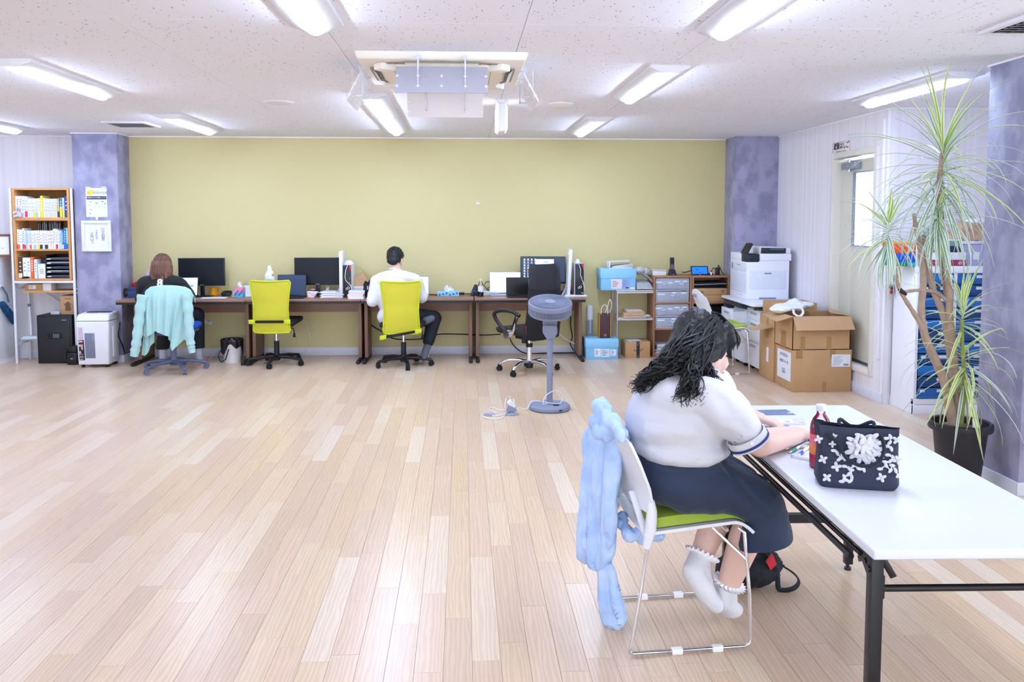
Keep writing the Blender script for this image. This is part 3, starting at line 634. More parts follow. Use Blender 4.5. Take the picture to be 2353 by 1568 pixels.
# boxes on the lower shelf, cartons on safe
def carton(x0, x1, y0, y1, z0, z1, label, m=CARD, lab=None, name='carton', tape=True, cat='box', bev=0.002):
    t = thing(name, label, cat, ((x0+x1)/2, (y0+y1)/2, z0)); w, d, h = x1-x0, y1-y0, z1-z0
    mk('body', MB().box(-w/2, -d/2, 0, w/2, d/2, h), m, t, bevel=bev)
    if tape: mk('tape', MB().box(-0.02, -d/2-0.0005, h*0.75, 0.02, -d/2, h).box(-0.02, -d/2, h, 0.02, d/2, h+0.0005), TAPE, t)
    if lab:
        a, b, c, d_ = lab; mk('label_sticker', MB().box(-w/2+w*a, -d/2-0.0008, h*b, -w/2+w*c, -d/2, h*d_), PAPER, t)
        k = MB()
        for q in range(3): k.box(-w/2+w*(a+(c-a)*0.1), -d/2-0.0012, h*(b+(d_-b)*(0.2+0.25*q)), -w/2+w*(a+(c-a)*(0.5+0.1*q)), -d/2-0.0008, h*(b+(d_-b)*(0.3+0.25*q)))
        mk('label_print', k, INKG, t)
    return t
carton(at(56, 650, 9.2).x, at(98, 650, 9.2).x, 9.2, 9.36, 0.772, 0.845, 'flat brown carton with a white label under the bookcase', lab=(0.22, 0.25, 0.62, 0.8), tape=False)
carton(at(99, 650, 9.2).x, at(118, 650, 9.2).x, 9.19, 9.32, 0.772, 0.85, 'small white carton beside the brown one under the bookcase', m=PAPER, tape=False)
sf = thing('safe', 'black steel safe with a keypad on the floor under the bookcase', 'safe', (-4.325, 9.285, 0))
SAFE = mat('safe_black', '17181d', 0.55, var=0.08, scale=200, bump=0.05, bscale=500)
mk('body', MB().box(-0.18, -0.165, 0, 0.18, 0.165, 0.515), SAFE, sf, bevel=0.004)
mk('door', MB().box(-0.158, -0.170, 0.022, 0.158, -0.163, 0.493), mat('safe_door', '1d1e24', 0.5, var=0.06, scale=200), sf, bevel=0.002)
kp = mk('keypad', MB().box(-0.10, -0.185, 0.27, 0.07, -0.17, 0.325), BLACK, sf, bevel=0.012, seg=3)
KEY = mat('key_grey', '8c93a4', 0.5)
for r_ in range(3):
    for c_ in range(4): mk('key', MB().box(-0.005+c_*0.016, -0.187, 0.278+r_*0.014, 0.004+c_*0.016, -0.185, 0.287+r_*0.014), KEY, kp)
mk('dial', MB().cyl((-0.068, -0.20, 0.298), (-0.068, -0.185, 0.298), 0.024), SAFE, sf)
mk('badge', MB().box(0.08, -0.172, 0.46, 0.125, -0.170, 0.468), KEY, sf)
t = carton(at(139, 700, 9.2).x, at(176, 700, 9.2).x-0.012, 9.20, 9.40, 0.515, 0.715, 'brown carton printed with a dark kettle, standing on the black safe', tape=False)
k = MB(); k.prism([(-0.03, 0.04), (0.03, 0.04), (0.024, 0.12), (0.012, 0.135), (-0.012, 0.135), (-0.024, 0.12)], -0.1008, -0.1, 'y').prism([(-0.024, 0.11), (-0.045, 0.125), (-0.03, 0.09)], -0.1008, -0.1, 'y').box(0.03, -0.1008, 0.06, 0.045, -0.1, 0.064).box(0.041, -0.1008, 0.06, 0.045, -0.1, 0.115).box(0.025, -0.1008, 0.111, 0.045, -0.1, 0.115).box(-0.03, -0.1008, 0.165, 0.03, -0.1, 0.172)
mk('kettle_print', k, mat('kettle_ink', '6f5540', 0.8), t)
solo('remote_control', MB().box(-0.045, -0.06, 0, 0.045, 0.06, 0.035), mat('remote_grey', 'b9bcc6', 0.5), 'pale grey flat device lying on the safe beside the kettle carton', 'remote control', bevel=0.006).location = (at(131, 717, 9.23).x, 9.24, 0.515)
t = thing('desk_vacuum', 'black handheld gadget standing on the floor between safe and shredder', 'gadget', (-4.105, 9.06, 0))
mk('body', MB().box(-0.055, -0.05, 0, 0.05, 0.05, 0.13), BLACK, t, bevel=0.015, seg=3); mk('handle', MB().tube([(-0.05, 0, 0.03), (-0.09, -0.01, 0.06), (-0.09, 0, 0.12), (-0.05, 0, 0.17), (0.02, 0, 0.19)], 0.012, 8), BLACK, t)
mk('top', MB().box(-0.045, -0.045, 0.13, 0.045, 0.045, 0.20), BLACK, t, bevel=0.012); mk('button', MB().box(-0.012, -0.053, 0.06, 0.008, -0.05, 0.075), KEY, t)
# shredder
t = thing('shredder', 'white paper shredder with a grey window standing before the grey pillar', 'shredder', (-3.81, 8.98, 0))
SHW = mat('shredder_white', 'e6e7ee', 0.4, var=0.01)
m = MB().hexa([(-0.155, -0.145, 0.03), (0.155, -0.145, 0.03), (0.155, 0.13, 0.03), (-0.155, 0.13, 0.03)], [(-0.168, -0.15, 0.48), (0.168, -0.15, 0.48), (0.168, 0.13, 0.48), (-0.168, 0.13, 0.48)])
mk('bin', m, SHW, t, bevel=0.015, seg=3)
mk('head', MB().hexa([(-0.17, -0.152, 0.482), (0.17, -0.152, 0.482), (0.17, 0.13, 0.482), (-0.17, 0.13, 0.482)], [(-0.16, -0.12, 0.555), (0.16, -0.12, 0.555), (0.16, 0.13, 0.565), (-0.16, 0.13, 0.565)]), SHW, t, bevel=0.02, seg=3)
mk('slot', MB().box(-0.11, -0.02, 0.558, 0.13, 0.06, 0.568), BLACK, t, bevel=0.004)
mk('control_strip', MB().box(-0.05, -0.10, 0.553, 0.03, -0.075, 0.559), mat('panel_blue_grey', 'b8c2dd', 0.4), t)
mk('window', MB().hexa([(-0.075, -0.1515, 0.10), (0.022, -0.1515, 0.10), (0.022, -0.146, 0.10), (-0.075, -0.146, 0.10)], [(-0.080, -0.1535, 0.36), (0.019, -0.1535, 0.36), (0.019, -0.147, 0.36), (-0.080, -0.147, 0.36)]), mat('smoked_window', '7b7f96', 0.2, var=0.1, scale=20), t, bevel=0.001)
mk('sticker', MB().hexa([(-0.138, -0.1500, 0.08), (-0.085, -0.1500, 0.08), (-0.085, -0.146, 0.08), (-0.138, -0.146, 0.08)], [(-0.143, -0.1525, 0.29), (-0.09, -0.1525, 0.29), (-0.09, -0.147, 0.29), (-0.143, -0.147, 0.29)]), mat('sticker_black', '22232e', 0.5), t)
k = MB()
for (a, b, z0, z1) in ((-0.138, -0.10, 0.265, 0.285), (-0.138, -0.12, 0.22, 0.245), (-0.116, -0.10, 0.19, 0.245), (-0.136, -0.12, 0.15, 0.175), (-0.136, -0.10, 0.14, 0.145), (-0.134, -0.10, 0.088, 0.095)): k.box(a, -0.1540, z0, b, -0.1515, z1)
mk('sticker_picture', k, mat('sticker_pink', 'e7a8b8', 0.5), t)
text('A4', 0.03, (-3.925, 8.98-0.1530, 0.115), FRONT, PAPER, t)
mk('leaflet', MB().hexa([(-0.143, -0.1525, 0.30), (-0.095, -0.1525, 0.30), (-0.095, -0.147, 0.30), (-0.143, -0.147, 0.30)], [(-0.146, -0.1535, 0.42), (-0.10, -0.1535, 0.42), (-0.10, -0.147, 0.42), (-0.146, -0.147, 0.42)]), mat('leaflet_lilac', 'd9c3d6', 0.6, var=0.2, scale=40), t)
mk('side_grip', MB().box(0.160, -0.06, 0.10, 0.172, 0.06, 0.42), mat('grip_shade', 'e3e5f0', 0.5), t, bevel=0.003)
for (x, y) in ((-0.12, -0.11), (0.12, -0.11), (-0.12, 0.10), (0.12, 0.10)): mk('caster', MB().cyl((x-0.012, y, 0.016), (x+0.012, y, 0.016), 0.016, n=12).box(x-0.008, y-0.01, 0.016, x+0.008, y+0.01, 0.034), BLACK, t)
# cabinet at the left edge, duster, frame, mop
t = thing('side_cabinet', 'tall white cabinet side cut by the left edge of the picture', 'cabinet', (-5.1, 8.95, 0))
mk('body', MB().box(-0.24, -0.42, 0.06, 0.24, 0.42, 1.12), SHW, t, bevel=0.004); mk('plinth', MB().box(-0.235, -0.41, 0, 0.235, 0.41, 0.06), SHW, t); mk('top', MB().box(-0.245, -0.425, 1.12, 0.245, 0.425, 1.135), SHW, t, bevel=0.003)
HK = mat('hook_white', 'f6f6fb', 0.3)
t = thing('duster', 'dark blue fluffy duster hanging on the white cabinet side', 'duster', (-4.838, 9.13, 0.55))
FLUFF = mat('duster_blue', '17517f', 0.95, var=0.25, scale=90, bump=0.8, bscale=160)
mk('handle', MB().tube([(0, -0.03, 0.28), (0.005, 0.0, 0.24), (0.01, 0.05, 0.18), (0.012, 0.07, 0.10)], 0.009, 8), mat('duster_handle', '4f6a86', 0.5), t)
blob('head', MB().chain([(0.0, -0.03, 0.09), (0.01, 0.02, 0.03), (0.015, 0.10, -0.05), (0.012, 0.16, -0.12)], [0.03, 0.036, 0.036, 0.028]), FLUFF, t, voxel=0.006, iters=1, disp=0.014, dscale=90, world=False)
solo('wall_hook', MB().box(-0.006, -0.015, -0.02, 0.006, 0.015, 0.02).tube([(0.006, 0, 0), (0.02, 0, -0.005), (0.022, 0, 0.01)], 0.004, 6), HK, 'white adhesive hook on the white cabinet holding the blue duster', 'hook', bevel=0.002).location = (-4.852, 9.10, 0.83)
t = thing('picture_frame', 'brown wooden picture frame standing on the cabinet at the left edge', 'picture frame', (-4.90, 9.12, 1.135), 0.5)
FRW = mat('frame_brown', '7a4a35', 0.45, var=0.1, scale=20)
def frame_parts(t, w, h, e, d, fm, pm, tilt=0.0, nm='picture'):
    for (a, b, c, e_) in ((-w/2, 0, w/2, e), (-w/2, h-e, w/2, h), (-w/2, e, -w/2+e, h-e), (w/2-e, e, w/2, h-e)):
        q = MB().at((0, 0, 0), rx=tilt); q.box(a, -d, b, c, 0, e_); mk('frame_bar', q, fm, t, bevel=0.002)
    q = MB().at((0, 0, 0), rx=tilt); q.box(-w/2+e, -d*0.4, e, w/2-e, -d*0.2, h-e); mk(nm, q, pm, t)
frame_parts(t, 0.30, 0.24, 0.022, 0.02, FRW, PAPER, tilt=-0.18)
q = MB().at((0, 0, 0), rx=-0.18)
for s in range(5): q.box(-0.08+0.035*s, -0.0090, 0.07+0.02*(s % 3), -0.06+0.035*s, -0.0085, 0.074+0.02*(s % 3))
mk('ink_stroke', q, INKD, t)
t = thing('floor_wiper', 'white stick floor wiper leaning behind the rack leg near the cabinet', 'mop', (-4.67, 9.33, 0.24))
mk('pole', MB().tube([(-0.06, 0.10, 0.62), (-0.05, 0.08, 0.35), (-0.01, 0.02, 0.08), (0.0, 0, 0.03)], [0.010, 0.010, 0.014, 0.014], 10), WMET, t)
mk('collar', MB().cyl((-0.0515, 0.082, 0.37), (-0.049, 0.077, 0.34), 0.017), GREYP2, t)
mk('head', MB().hexa([(-0.10, -0.05, 0), (0.09, -0.05, 0), (0.09, 0.05, 0), (-0.10, 0.05, 0)], [(-0.07, -0.03, 0.03), (0.06, -0.03, 0.03), (0.06, 0.03, 0.03), (-0.07, 0.03, 0.03)]), WMET, t, bevel=0.006)
mk('pad', MB().box(-0.105, -0.055, -0.012, 0.095, 0.055, 0), mat('pad_teal', '9fb9b6', 0.9), t)
mk('hanging_cord', MB().tube([(-0.06, 0.105, 0.62), (-0.06, 0.15, 0.66), (-0.06, 0.17, 0.62)], 0.003, 6), GREYP2, t)
# poster and calligraphy on the pillar
PY = 9.17
a, b = at(196.5, 432, PY), at(247.5, 499, PY); x0, x1, z0, z1 = a.x, b.x, b.z, a.z; px = (x0+x1)/2; w = x1-x0; h = z1-z0
t = thing('poster', 'white paper poster with a yellow disc taped on the grey pillar', 'poster', (px, PY, z0))
mk('sheet', MB().box(-w/2, -0.0025, 0, w/2, -0.0005, h), PAPER, t)
mk('tape', MB().box(-w/2+0.0, -0.004, h-0.012, -w/2+0.05, -0.0026, h+0.012), mat('tape_clear', 'd5daf0', 0.3), t); mk('tape', MB().box(w/2-0.055, -0.004, h-0.01, w/2-0.005, -0.0026, h+0.016), MATS['tape_clear'], t)
mk('disc', MB().cyl((-w/2+w*0.22, -0.0035, h*0.845), (-w/2+w*0.22, -0.0025, h*0.845), w*0.145, n=32), mat('print_yellow', 'f2e05c', 0.7), t)
text('ちょっと\n教えて!', 0.020, (x0+w*0.22, PY-0.0040, z0+h*0.845), FRONT, mat('print_ochre', 'c9a818', 0.7), t)
text('社長の仕事', 0.030, (x0+w*0.70, PY-0.0034, z0+h*0.83), FRONT, INKG, t)
mk('title_bar', MB().box(-w*0.46, -0.0032, h*0.605, w*0.475, -0.0025, h*0.715), mat('print_navy', '33405e', 0.7), t)
text('時間割 日々の業務 しごと', 0.017, (px, PY-0.0036, z0+h*0.66), FRONT, PAPER, t)
k = MB()
for (u, v, a_, b_) in ((0.22, 0.52, 0.05, 0.012), (0.78, 0.53, 0.05, 0.018), (0.90, 0.46, 0.035, 0.02), (0.20, 0.41, 0.03, 0.01), (0.22, 0.25, 0.04, 0.012), (0.19, 0.12, 0.04, 0.014)): k.box(-w/2+w*(u-a_), -0.0030, h*(v-b_), -w/2+w*(u+a_), -0.0025, h*(v+b_))
mk('icon', k, INKG, t)
mk('eye_icon', MB().tube([(-w/2+w*0.5+0.016*math.cos(q*PI/8), -0.003, h*0.48+0.008*math.sin(q*PI/8)) for q in range(16)], 0.0018, 5, closed=True).cyl((-w/2+w*0.5, -0.0035, h*0.48), (-w/2+w*0.5, -0.0025, h*0.48), 0.004, n=10), INKG, t)
k = MB()
for (u, v) in ((0.44, 0.33), (0.64, 0.36), (0.86, 0.32)): k.box(-w/2+w*(u-0.04), -0.003, h*(v-0.05), -w/2+w*(u+0.04), -0.0025, h*(v+0.05))
mk('faint_icon', k, mat('print_pale', 'd8dbe8', 0.7), t)
a, b = at(188, 507, PY), at(258, 578, PY); x0, x1, z0, z1 = a.x, b.x, b.z, a.z; px = (x0+x1)/2; w = x1-x0; h = z1-z0
t = thing('calligraphy_frame', 'white square frame with brush lettering hanging on the grey pillar', 'picture frame', (px, PY-0.001, z0))
frame_parts(t, w, h, 0.03, 0.022, WMET, PAPER, nm='sheet')
INKB = mat('brush_ink', '6f7590', 0.7)
for (u, v, s, txt) in ((0.72, 0.55, 0.040, 'の\n文\n創\n意'), (0.50, 0.55, 0.030, 'う\nま\nれ\nる'), (0.34, 0.42, 0.046, '正\n己\nう')): text(txt, s, (x0+w*u, PY-0.001-0.0095, z0+h*v), FRONT, INKB, t, spacing=0.85)
solo('wall_hook', MB().box(-0.012, -0.006, -0.015, 0.012, 0, 0.015).tube([(0.004, -0.006, 0.0), (0.012, -0.02, 0.0), (0.014, -0.022, -0.02)], 0.006, 8), HK, 'white hook above the square white frame on the grey pillar', 'hook', bevel=0.003).location = (at(223, 502, PY).x, PY, at(223, 502, PY).z+0.002)
solo('wall_fixing', MB().box(-0.02, -0.012, -0.012, 0.02, 0, 0.012).box(-0.012, -0.02, 0.012, -0.002, 0, 0.024).box(0.018, -0.012, -0.004, 0.03, 0, 0.008), WMET, 'tiny white plastic fixing in the middle of the olive wall', 'wall fixing', bevel=0.002).location = at(1098, 468, DH)
# ================================================================== DESKS
DKT = 0.69
DWOOD = mat('walnut_laminate', '94705f', 0.42, var=0.10, scale=5, stretch=(1, 14, 14))
DWOODV = mat('walnut_panel', '8d6b59', 0.5, var=0.10, scale=5, stretch=(14, 14, 1))
DEDGE = mat('desk_edge_black', '1a191d', 0.5, var=0.03)
def make_desk(ext=0.0):
    t = thing('desk', 'x', 'desk', (0, 0, 0), 0, 'walnut desks along the olive wall')
    w = 0.596
    mk('desktop', MB().box(-w-ext, -0.30, -0.022, w, 0.285, 0), DWOOD, t, bevel=0.003)
    mk('front_rail', MB().box(-w-ext+0.004, -0.297, -0.046, w-0.004, -0.27, -0.022), DEDGE, t)
    mk('modesty_panel', MB().box(-w+0.05, 0.17, -0.185, w-0.05, 0.186, -0.022), DWOOD, t)
    for s in (-1, 1):
        c = s*(w-0.032)
        mk('leg_panel', MB().box(c-0.018, -0.10, -DKT+0.036, c+0.018, 0.26, -0.046), DWOODV, t, bevel=0.003)
        mk('leg_trim', MB().box(c-0.016, 0.26, -DKT+0.036, c+0.016, 0.272, -0.022), DEDGE, t)
        mk('foot', MB().box(c-0.02, -0.33, -DKT, c+0.02, 0.275, -DKT+0.036), DEDGE, t, bevel=0.012, seg=3)
    return t
DX = [-2.873, -1.675, -0.480, 0.722]
LB = ['walnut desk with papers and an orange mug, leftmost of the row', 'walnut desk behind the empty lime chair', 'walnut desk where the man in white sits', 'walnut desk behind the black mesh chair, rightmost of the row']
dsk = make_desk(0.13); dsk.location = (DX[0], 9.20, DKT); dsk['label'] = LB[0]
dsk = make_desk(); dsk.location = (DX[1], 9.20, DKT); dsk['label'] = LB[1]
for i in (2, 3): dup(dsk, (DX[i], 9.20, DKT), 0, LB[i])
# ------------------------------------------------------------------ screens
SCR_OFF = mat('screen_off', '141821', 0.4, var=0.1, scale=4, spec=0.3)
SCR_NAVY = mat('screen_navy', '22365a', 0.3, var=0.1, scale=4)
SCR_WHITE = mat('screen_white', 'dfe6f8', 0.3, var=0, emit='e3eaff', es=0.62)
SCR_BLUE = mat('screen_blue', '1268d8', 0.3, var=0, emit='1a6fe0', es=0.55)
SCR_PAGE = mat('screen_page', 'bfe2f4', 0.3, var=0, emit='bfe2f4', es=0.6)
SCR_DESK = mat('screen_desktop', '1c2c42', 0.3, var=0, emit='1c2c42', es=0.6)
BEZ = mat('bezel_black', '14161b', 0.35, var=0.03)
def monitor(x0, y0, x1, y1, Y, label, scr, chin=0.022, rz=0.0):
    a, b = at(x0, y0, Y), at(x1, y1, Y); w, h = b.x-a.x, a.z-b.z; xc = (a.x+b.x)/2
    t = thing('monitor', label, 'monitor', (xc, Y, DKT), rz); z0 = b.z-DKT
    mk('housing', MB().box(-w/2, -0.006, z0, w/2, 0.03, z0+h), BEZ, t, bevel=0.003)
    s = mk('screen', MB().box(-w/2+0.008, -0.0075, z0+chin, w/2-0.008, -0.006, z0+h-0.008), scr, t)
    mk('maker_badge', MB().box(-0.02, -0.0075, z0+chin*0.3, 0.02, -0.006, z0+chin*0.62), KEY, t)
    mk('neck', MB().box(-0.022, 0.01, 0.008, 0.022, 0.03, z0+0.05), BEZ, t, bevel=0.003)
    mk('base', MB().box(-0.11, -0.07, 0, 0.11, 0.09, 0.012), BEZ, t, bevel=0.005)
    return t
monitor(409, 593.5, 517, 657, 9.30, 'dark monitor behind the orange mug', SCR_OFF)
monitor(676, 592.5, 783, 655, 9.30, 'dark monitor behind the navy laptop', SCR_OFF)
m3 = monitor(1196, 590, 1299, 652, 9.28, 'monitor with rows of desktop icons behind the black mesh chair', SCR_DESK, rz=-0.12)
# desktop icons and the open window
ic = MB(); ic2 = MB(); ic3 = MB(); lab = MB()
for r_ in range(9):
    for c_ in range(4):
        xx, zz_ = -0.205+c_*0.04, 0.395-r_*0.031; q = (ic, ic2, ic3)[(r_*5+c_*3) % 3 if c_ > 0 else 0]
        q.box(xx-0.007, -0.0085, zz_-0.007, xx+0.007, -0.0076, zz_+0.007); lab.box(xx-0.014, -0.0082, zz_-0.014, xx+0.014, -0.0076, zz_-0.0105)
mk('desktop_icons', ic, mat('icon_white', 'f2f6ff', 0.4, var=0, emit='f2f6ff', es=0.7), m3); mk('desktop_icons', ic2, mat('icon_cyan', '6fc4e8', 0.4, var=0, emit='6fc4e8', es=0.6), m3); mk('desktop_icons', ic3, mat('icon_pink', 'e86fb0', 0.4, var=0, emit='e8a0c0', es=0.6), m3); mk('icon_captions', lab, mat('icon_caption', '9fb0d0', 0.4, var=0, emit='9fb0d0', es=0.4), m3)
wd = mk('open_window', MB().box(-0.085, -0.0090, 0.22, 0.12, -0.0078, 0.398), SCR_PAGE, m3)
mk('selection', MB().box(0.005, -0.0096, 0.365, 0.06, -0.009, 0.372), mat('screen_slate', '4f6f98', 0.4, var=0), wd)
def laptop(xc, Yh, w, d, h, label, scr, body, ang=12, rz=0.0, open_=True):
    t = thing('laptop', label, 'laptop', (xc, Yh, DKT), rz)
    mk('base', MB().box(-w/2, -d, 0, w/2, 0, 0.016), body, t, bevel=0.003)
    mk('keyboard', MB().box(-w/2+0.015, -d*0.62, 0.016, w/2-0.015, -d*0.1, 0.0175), BLACK, t)
    q = MB().at((0, 0, 0.014), rx=-math.radians(ang)); q.box(-w/2, 0, 0, w/2, 0.007, h); lid = mk('lid', q, body, t, bevel=0.002)
    q = MB().at((0, 0, 0.014), rx=-math.radians(ang)); q.box(-w/2+0.007, -0.0012, 0.012, w/2-0.007, 0, h-0.008); mk('screen', q, scr, t)
    return t
SILV = mat('laptop_silver', '9aa2b2', 0.35, 0.5, var=0.02)
def lap_px(x0, x1, y0, Y, label, scr, body, d=0.22, ang=12, rz=0):
    a, b = at(x0, y0, Y), at(x1, y0, Y); return laptop((a.x+b.x)/2, Y, b.x-a.x, d, (a.z-DKT-0.014)/math.cos(math.radians(ang)), label, scr, body, ang, rz)
l1 = lap_px(386, 453, 638, 9.20, 'laptop showing a pale blue page beside the woman with the 8 shirt', SCR_PAGE, BEZ)
q = MB().at((0, 0, 0.014), rx=-math.radians(12))
for (x, z, a, b) in ((0.03, 0.11, 0.02, 0.012), (0.06, 0.11, 0.012, 0.010), (0.09, 0.11, 0.016, 0.006), (0.05, 0.06, 0.05, 0.003), (0.05, 0.13, 0.06, 0.002)): q.box(x-a, -0.0022, z-b, x+a, -0.0013, z+b)
mk('page_print', q, mat('screen_print', '6f93b8', 0.4, var=0), l1)
l2 = lap_px(636, 702, 632, 9.17, 'navy dark laptop open behind the empty lime chair', SCR_NAVY, BEZ, d=0.20)
l3 = lap_px(918, 985, 636, 9.20, 'laptop with a white screen in front of the man', SCR_WHITE, SILV)
l4 = lap_px(1125, 1199, 625.5, 9.34, 'laptop with a bright blank screen before the icon monitor', SCR_WHITE, SILV, d=0.19)
l5 = lap_px(1163, 1236, 638, 9.13, 'black laptop with a dark screen, in front of the bright one', mat('screen_black', '050608', 0.2, var=0), BEZ, d=0.2, ang=8)
# ------------------------------------------------------------------ tower computers and white panels
def tower(x0, x1, y0, y1, Y, label):
    a, b = at(x0, y0, Y), at(x1, y1, Y); w, h = b.x-a.x, a.z-DKT-0.004; xc = (a.x+b.x)/2
    t = thing('tower_computer', label, 'computer', (xc, Y, DKT), 0, 'tower computers on the desks')
    mk('case', MB().box(-w/2-0.004, 0.012, 0.004, w/2+0.004, 0.33, h), WMET, t, bevel=0.004)
    mk('front_panel', MB().box(-w/2, 0, 0.006, w/2, 0.012, h-0.002), BEZ, t, bevel=0.003)
    mk('red_corner', MB().prism([(w*0.22, h-0.004), (w*0.48, h-0.004), (w*0.48, h*0.78)], -0.001, 0, 'y'), mat('accent_red', 'd3273c', 0.4), t)
    mk('emblem', MB().tube([(-0.012+0.009*math.cos(q*PI/8)+w*0.07, -0.0015, h*0.265+0.009*math.sin(q*PI/8)) for q in range(16)], 0.0022, 6, closed=True).tube([(0.006+0.012*math.cos(q*PI/8)+w*0.07, -0.0015, h*0.29+0.012*math.sin(q*PI/8)) for q in range(16)], 0.0024, 6, closed=True), mat('emblem_white', 'f2f2f6', 0.4), t)
    mk('port_row', MB().box(w*0.2, -0.001, h*0.6, w*0.4, 0, h*0.607).box(w*0.25, -0.001, h*0.55, w*0.36, 0, h*0.565).box(w*0.3, -0.001, h*0.44, w*0.36, 0, h*0.48).box(w*0.25, -0.001, h*0.36, w*0.4, 0, h*0.40), INKG, t)
    mk('small_badge', MB().box(-w*0.42, -0.001, h*0.965, -w*0.2, 0, h*0.975).box(w*0.24, -0.001, h*0.08, w*0.42, 0, h*0.13), KEY, t)
    for s in (-1, 1): mk('foot', MB().box(s*w*0.4-0.01, 0.02, 0, s*w*0.4+0.01, 0.3, 0.004), BLACK, t)
    return t
tw1 = tower(788, 807.5, 608, 674, 9.10, 'black and white tower computer beside the brown paper bag')
tw2 = tower(1322, 1341.5, 605, 672, 9.08, 'black and white tower computer at the right end of the desks')
for (x, y, r_, lab, tw) in ((799, 608, 0.052, 'white domed router on the tower computer near the paper bag', tw1), (1329.5, 605, 0.036, 'white domed webcam on the tower computer at the desk end', tw2)):
    top = at(x, y, tw.location.y).z
    h_ = 0.045
    t = thing('router', lab, 'router', (at(x, y, tw.location.y).x, tw.location.y+0.09, max(c.bound_box[6][2] for c in tw.children)+DKT))
    mk('dome', MB().lathe([(r_, 0), (r_, 0.008), (r_*0.92, 0.022), (r_*0.7, 0.036), (r_*0.35, h_), (0, h_+0.002)], 24), WMET, t)
    x_, z_ = (0, 0)
    pts = [(0, -r_, 0.01), (0.0, -0.098, 0.0), (-0.02 if tw is tw1 else 0.02, -0.103, -0.06), (-0.03 if tw is tw1 else 0.02, -0.103, -0.13), (-0.02 if tw is tw1 else 0.035, -0.103, -0.17), (0.03 if tw is tw1 else 0.055, -0.103, -0.22), (0.045 if tw is tw1 else 0.065, -0.103, -0.29)]
    mk('cable', MB().tube(pts, 0.0035, 6), WMET, t)
for (x0, y0, x1, y1, lean, lab) in ((783, 578, 784, 671, 0.0, 'white upright panel stand seen edge on, beside the dark monitor'), (1312, 574, 1306, 664, 0.1, 'white upright panel stand seen edge on, at the right desk end')):
    Y = 9.10; a, b = at(x0, y0, Y), at(x1, y1, Y)
    t = thing('panel_stand', lab, 'panel', (b.x, Y+0.08, DKT)); dx = a.x-b.x
    q = MB(); q.hexa([(-0.017, -0.10, 0.004), (0.017, -0.10, 0.004), (0.017, 0.14, 0.004), (-0.017, 0.14, 0.004)], [(dx-0.017, -0.10, a.z-DKT), (dx+0.017, -0.10, a.z-DKT), (dx+0.017, 0.14, a.z-DKT), (dx-0.017, 0.14, a.z-DKT)])
    mk('panel', q, WMET, t, bevel=0.004)
    mk('strut', MB().bar((-0.02, -0.05, 0.10), (-0.07, -0.07, 0.006), 0.012, 0.02), ALU, t)
    mk('base_plate', MB().box(-0.09, -0.11, 0, 0.02, 0.12, 0.005), ALU, t)
    mk('clip', MB().box(dx-0.03, -0.06, a.z-DKT-0.05, dx-0.012, -0.03, a.z-DKT-0.03), WMET, t)
# ------------------------------------------------------------------ small things on the desks
def put(x, y):
    p = on(x, y, DKT); Y = min(max(p.y, 8.99), 9.36); return Vector((at(x, y, Y).x, Y, DKT))
def stack(name, px, py, w, d, n, label, group=None, rz=0.0, m=PAPER, cat='papers', th=0.004, jit=0.008):
    p = put(px, py); t = thing(name, label, cat, (p.x, p.y, DKT), rz, group); z = 0
    for i in range(n):
        q = MB().at((rnd.uniform(-jit, jit), rnd.uniform(-jit, jit), 0), rz=rnd.uniform(-0.09, 0.09)); h = th*rnd.uniform(0.6, 1.5)
        q.box(-w/2, -d/2, z, w/2, d/2, z+h); mk('sheet', q, m if i % 3 else mat('paper_grey', 'e2e4ee', 0.8, var=0.02), t); z += h
    return t
stack('paper_stack', 305, 680, 0.25, 0.22, 6, 'messy pile of papers at the left end of the first desk', th=0.006, jit=0.015)
stack('paper_stack', 494, 685, 0.26, 0.14, 2, 'loose white sheets lying before the orange mug', rz=0.1, th=0.002)
stack('paper_stack', 560, 681, 0.20, 0.18, 4, 'white papers under the desk calendar', th=0.003)
t = thing('reading_glasses', 'pink framed reading glasses lying on the paper pile', 'glasses', (put(308, 676).x, put(308, 676).y, DKT+0.036))
q = MB()
for s in (-1, 1): q.tube([(s*0.03+0.022*math.cos(a*PI/8), -0.0, 0.018+0.015*math.sin(a*PI/8)) for a in range(16)], 0.003, 5, closed=True).tube([(s*0.052, 0, 0.02), (s*0.05, 0.06, 0.012), (s*0.03, 0.10, 0.008)], 0.0025, 5)
mk('frame', q, mat('glasses_pink', 'b86a86', 0.3), t)
t = thing('pen_pot', 'white pen pot holding a red pouch, left end of first desk', 'pen pot', (put(309, 672).x, put(309, 672).y+0.06, DKT))
mk('pot', MB().lathe([(0.026, 0), (0.03, 0.09), (0.027, 0.09), (0.024, 0.005), (0, 0.005)], 20), WMET, t); mk('pen', MB().cyl((-0.01, 0, 0.02), (-0.03, 0, 0.16), 0.004, n=8), WMET, t); mk('red_pouch', MB().ell((-0.012, 0.01, 0.12), (0.04, 0.02, 0.035)), mat('pouch_red', 'd02a3e', 0.7), t, world=False)
solo('navy_box', MB().box(-0.07, -0.04, 0, 0.07, 0.04, 0.075).box(-0.06, -0.035, 0.075, 0.06, 0.035, 0.11), mat('box_navy', '263a6e', 0.5), 'navy box with a white top at the left end of the first desk', 'box', bevel=0.003).location = (put(322, 668).x, 9.23, DKT)
solo('dark_pouch', MB().ell((0, 0, 0.05), (0.05, 0.03, 0.05)), BLACK, 'black pouch standing behind the pen pot', 'pouch').location = (put(298, 668).x, 9.25, DKT)
t = thing('cloth_bundle', 'grey fluffy cloth bundle by the pillar behind the long-haired woman', 'cloth', (at(342, 640, 9.32).x, 9.32, DKT))
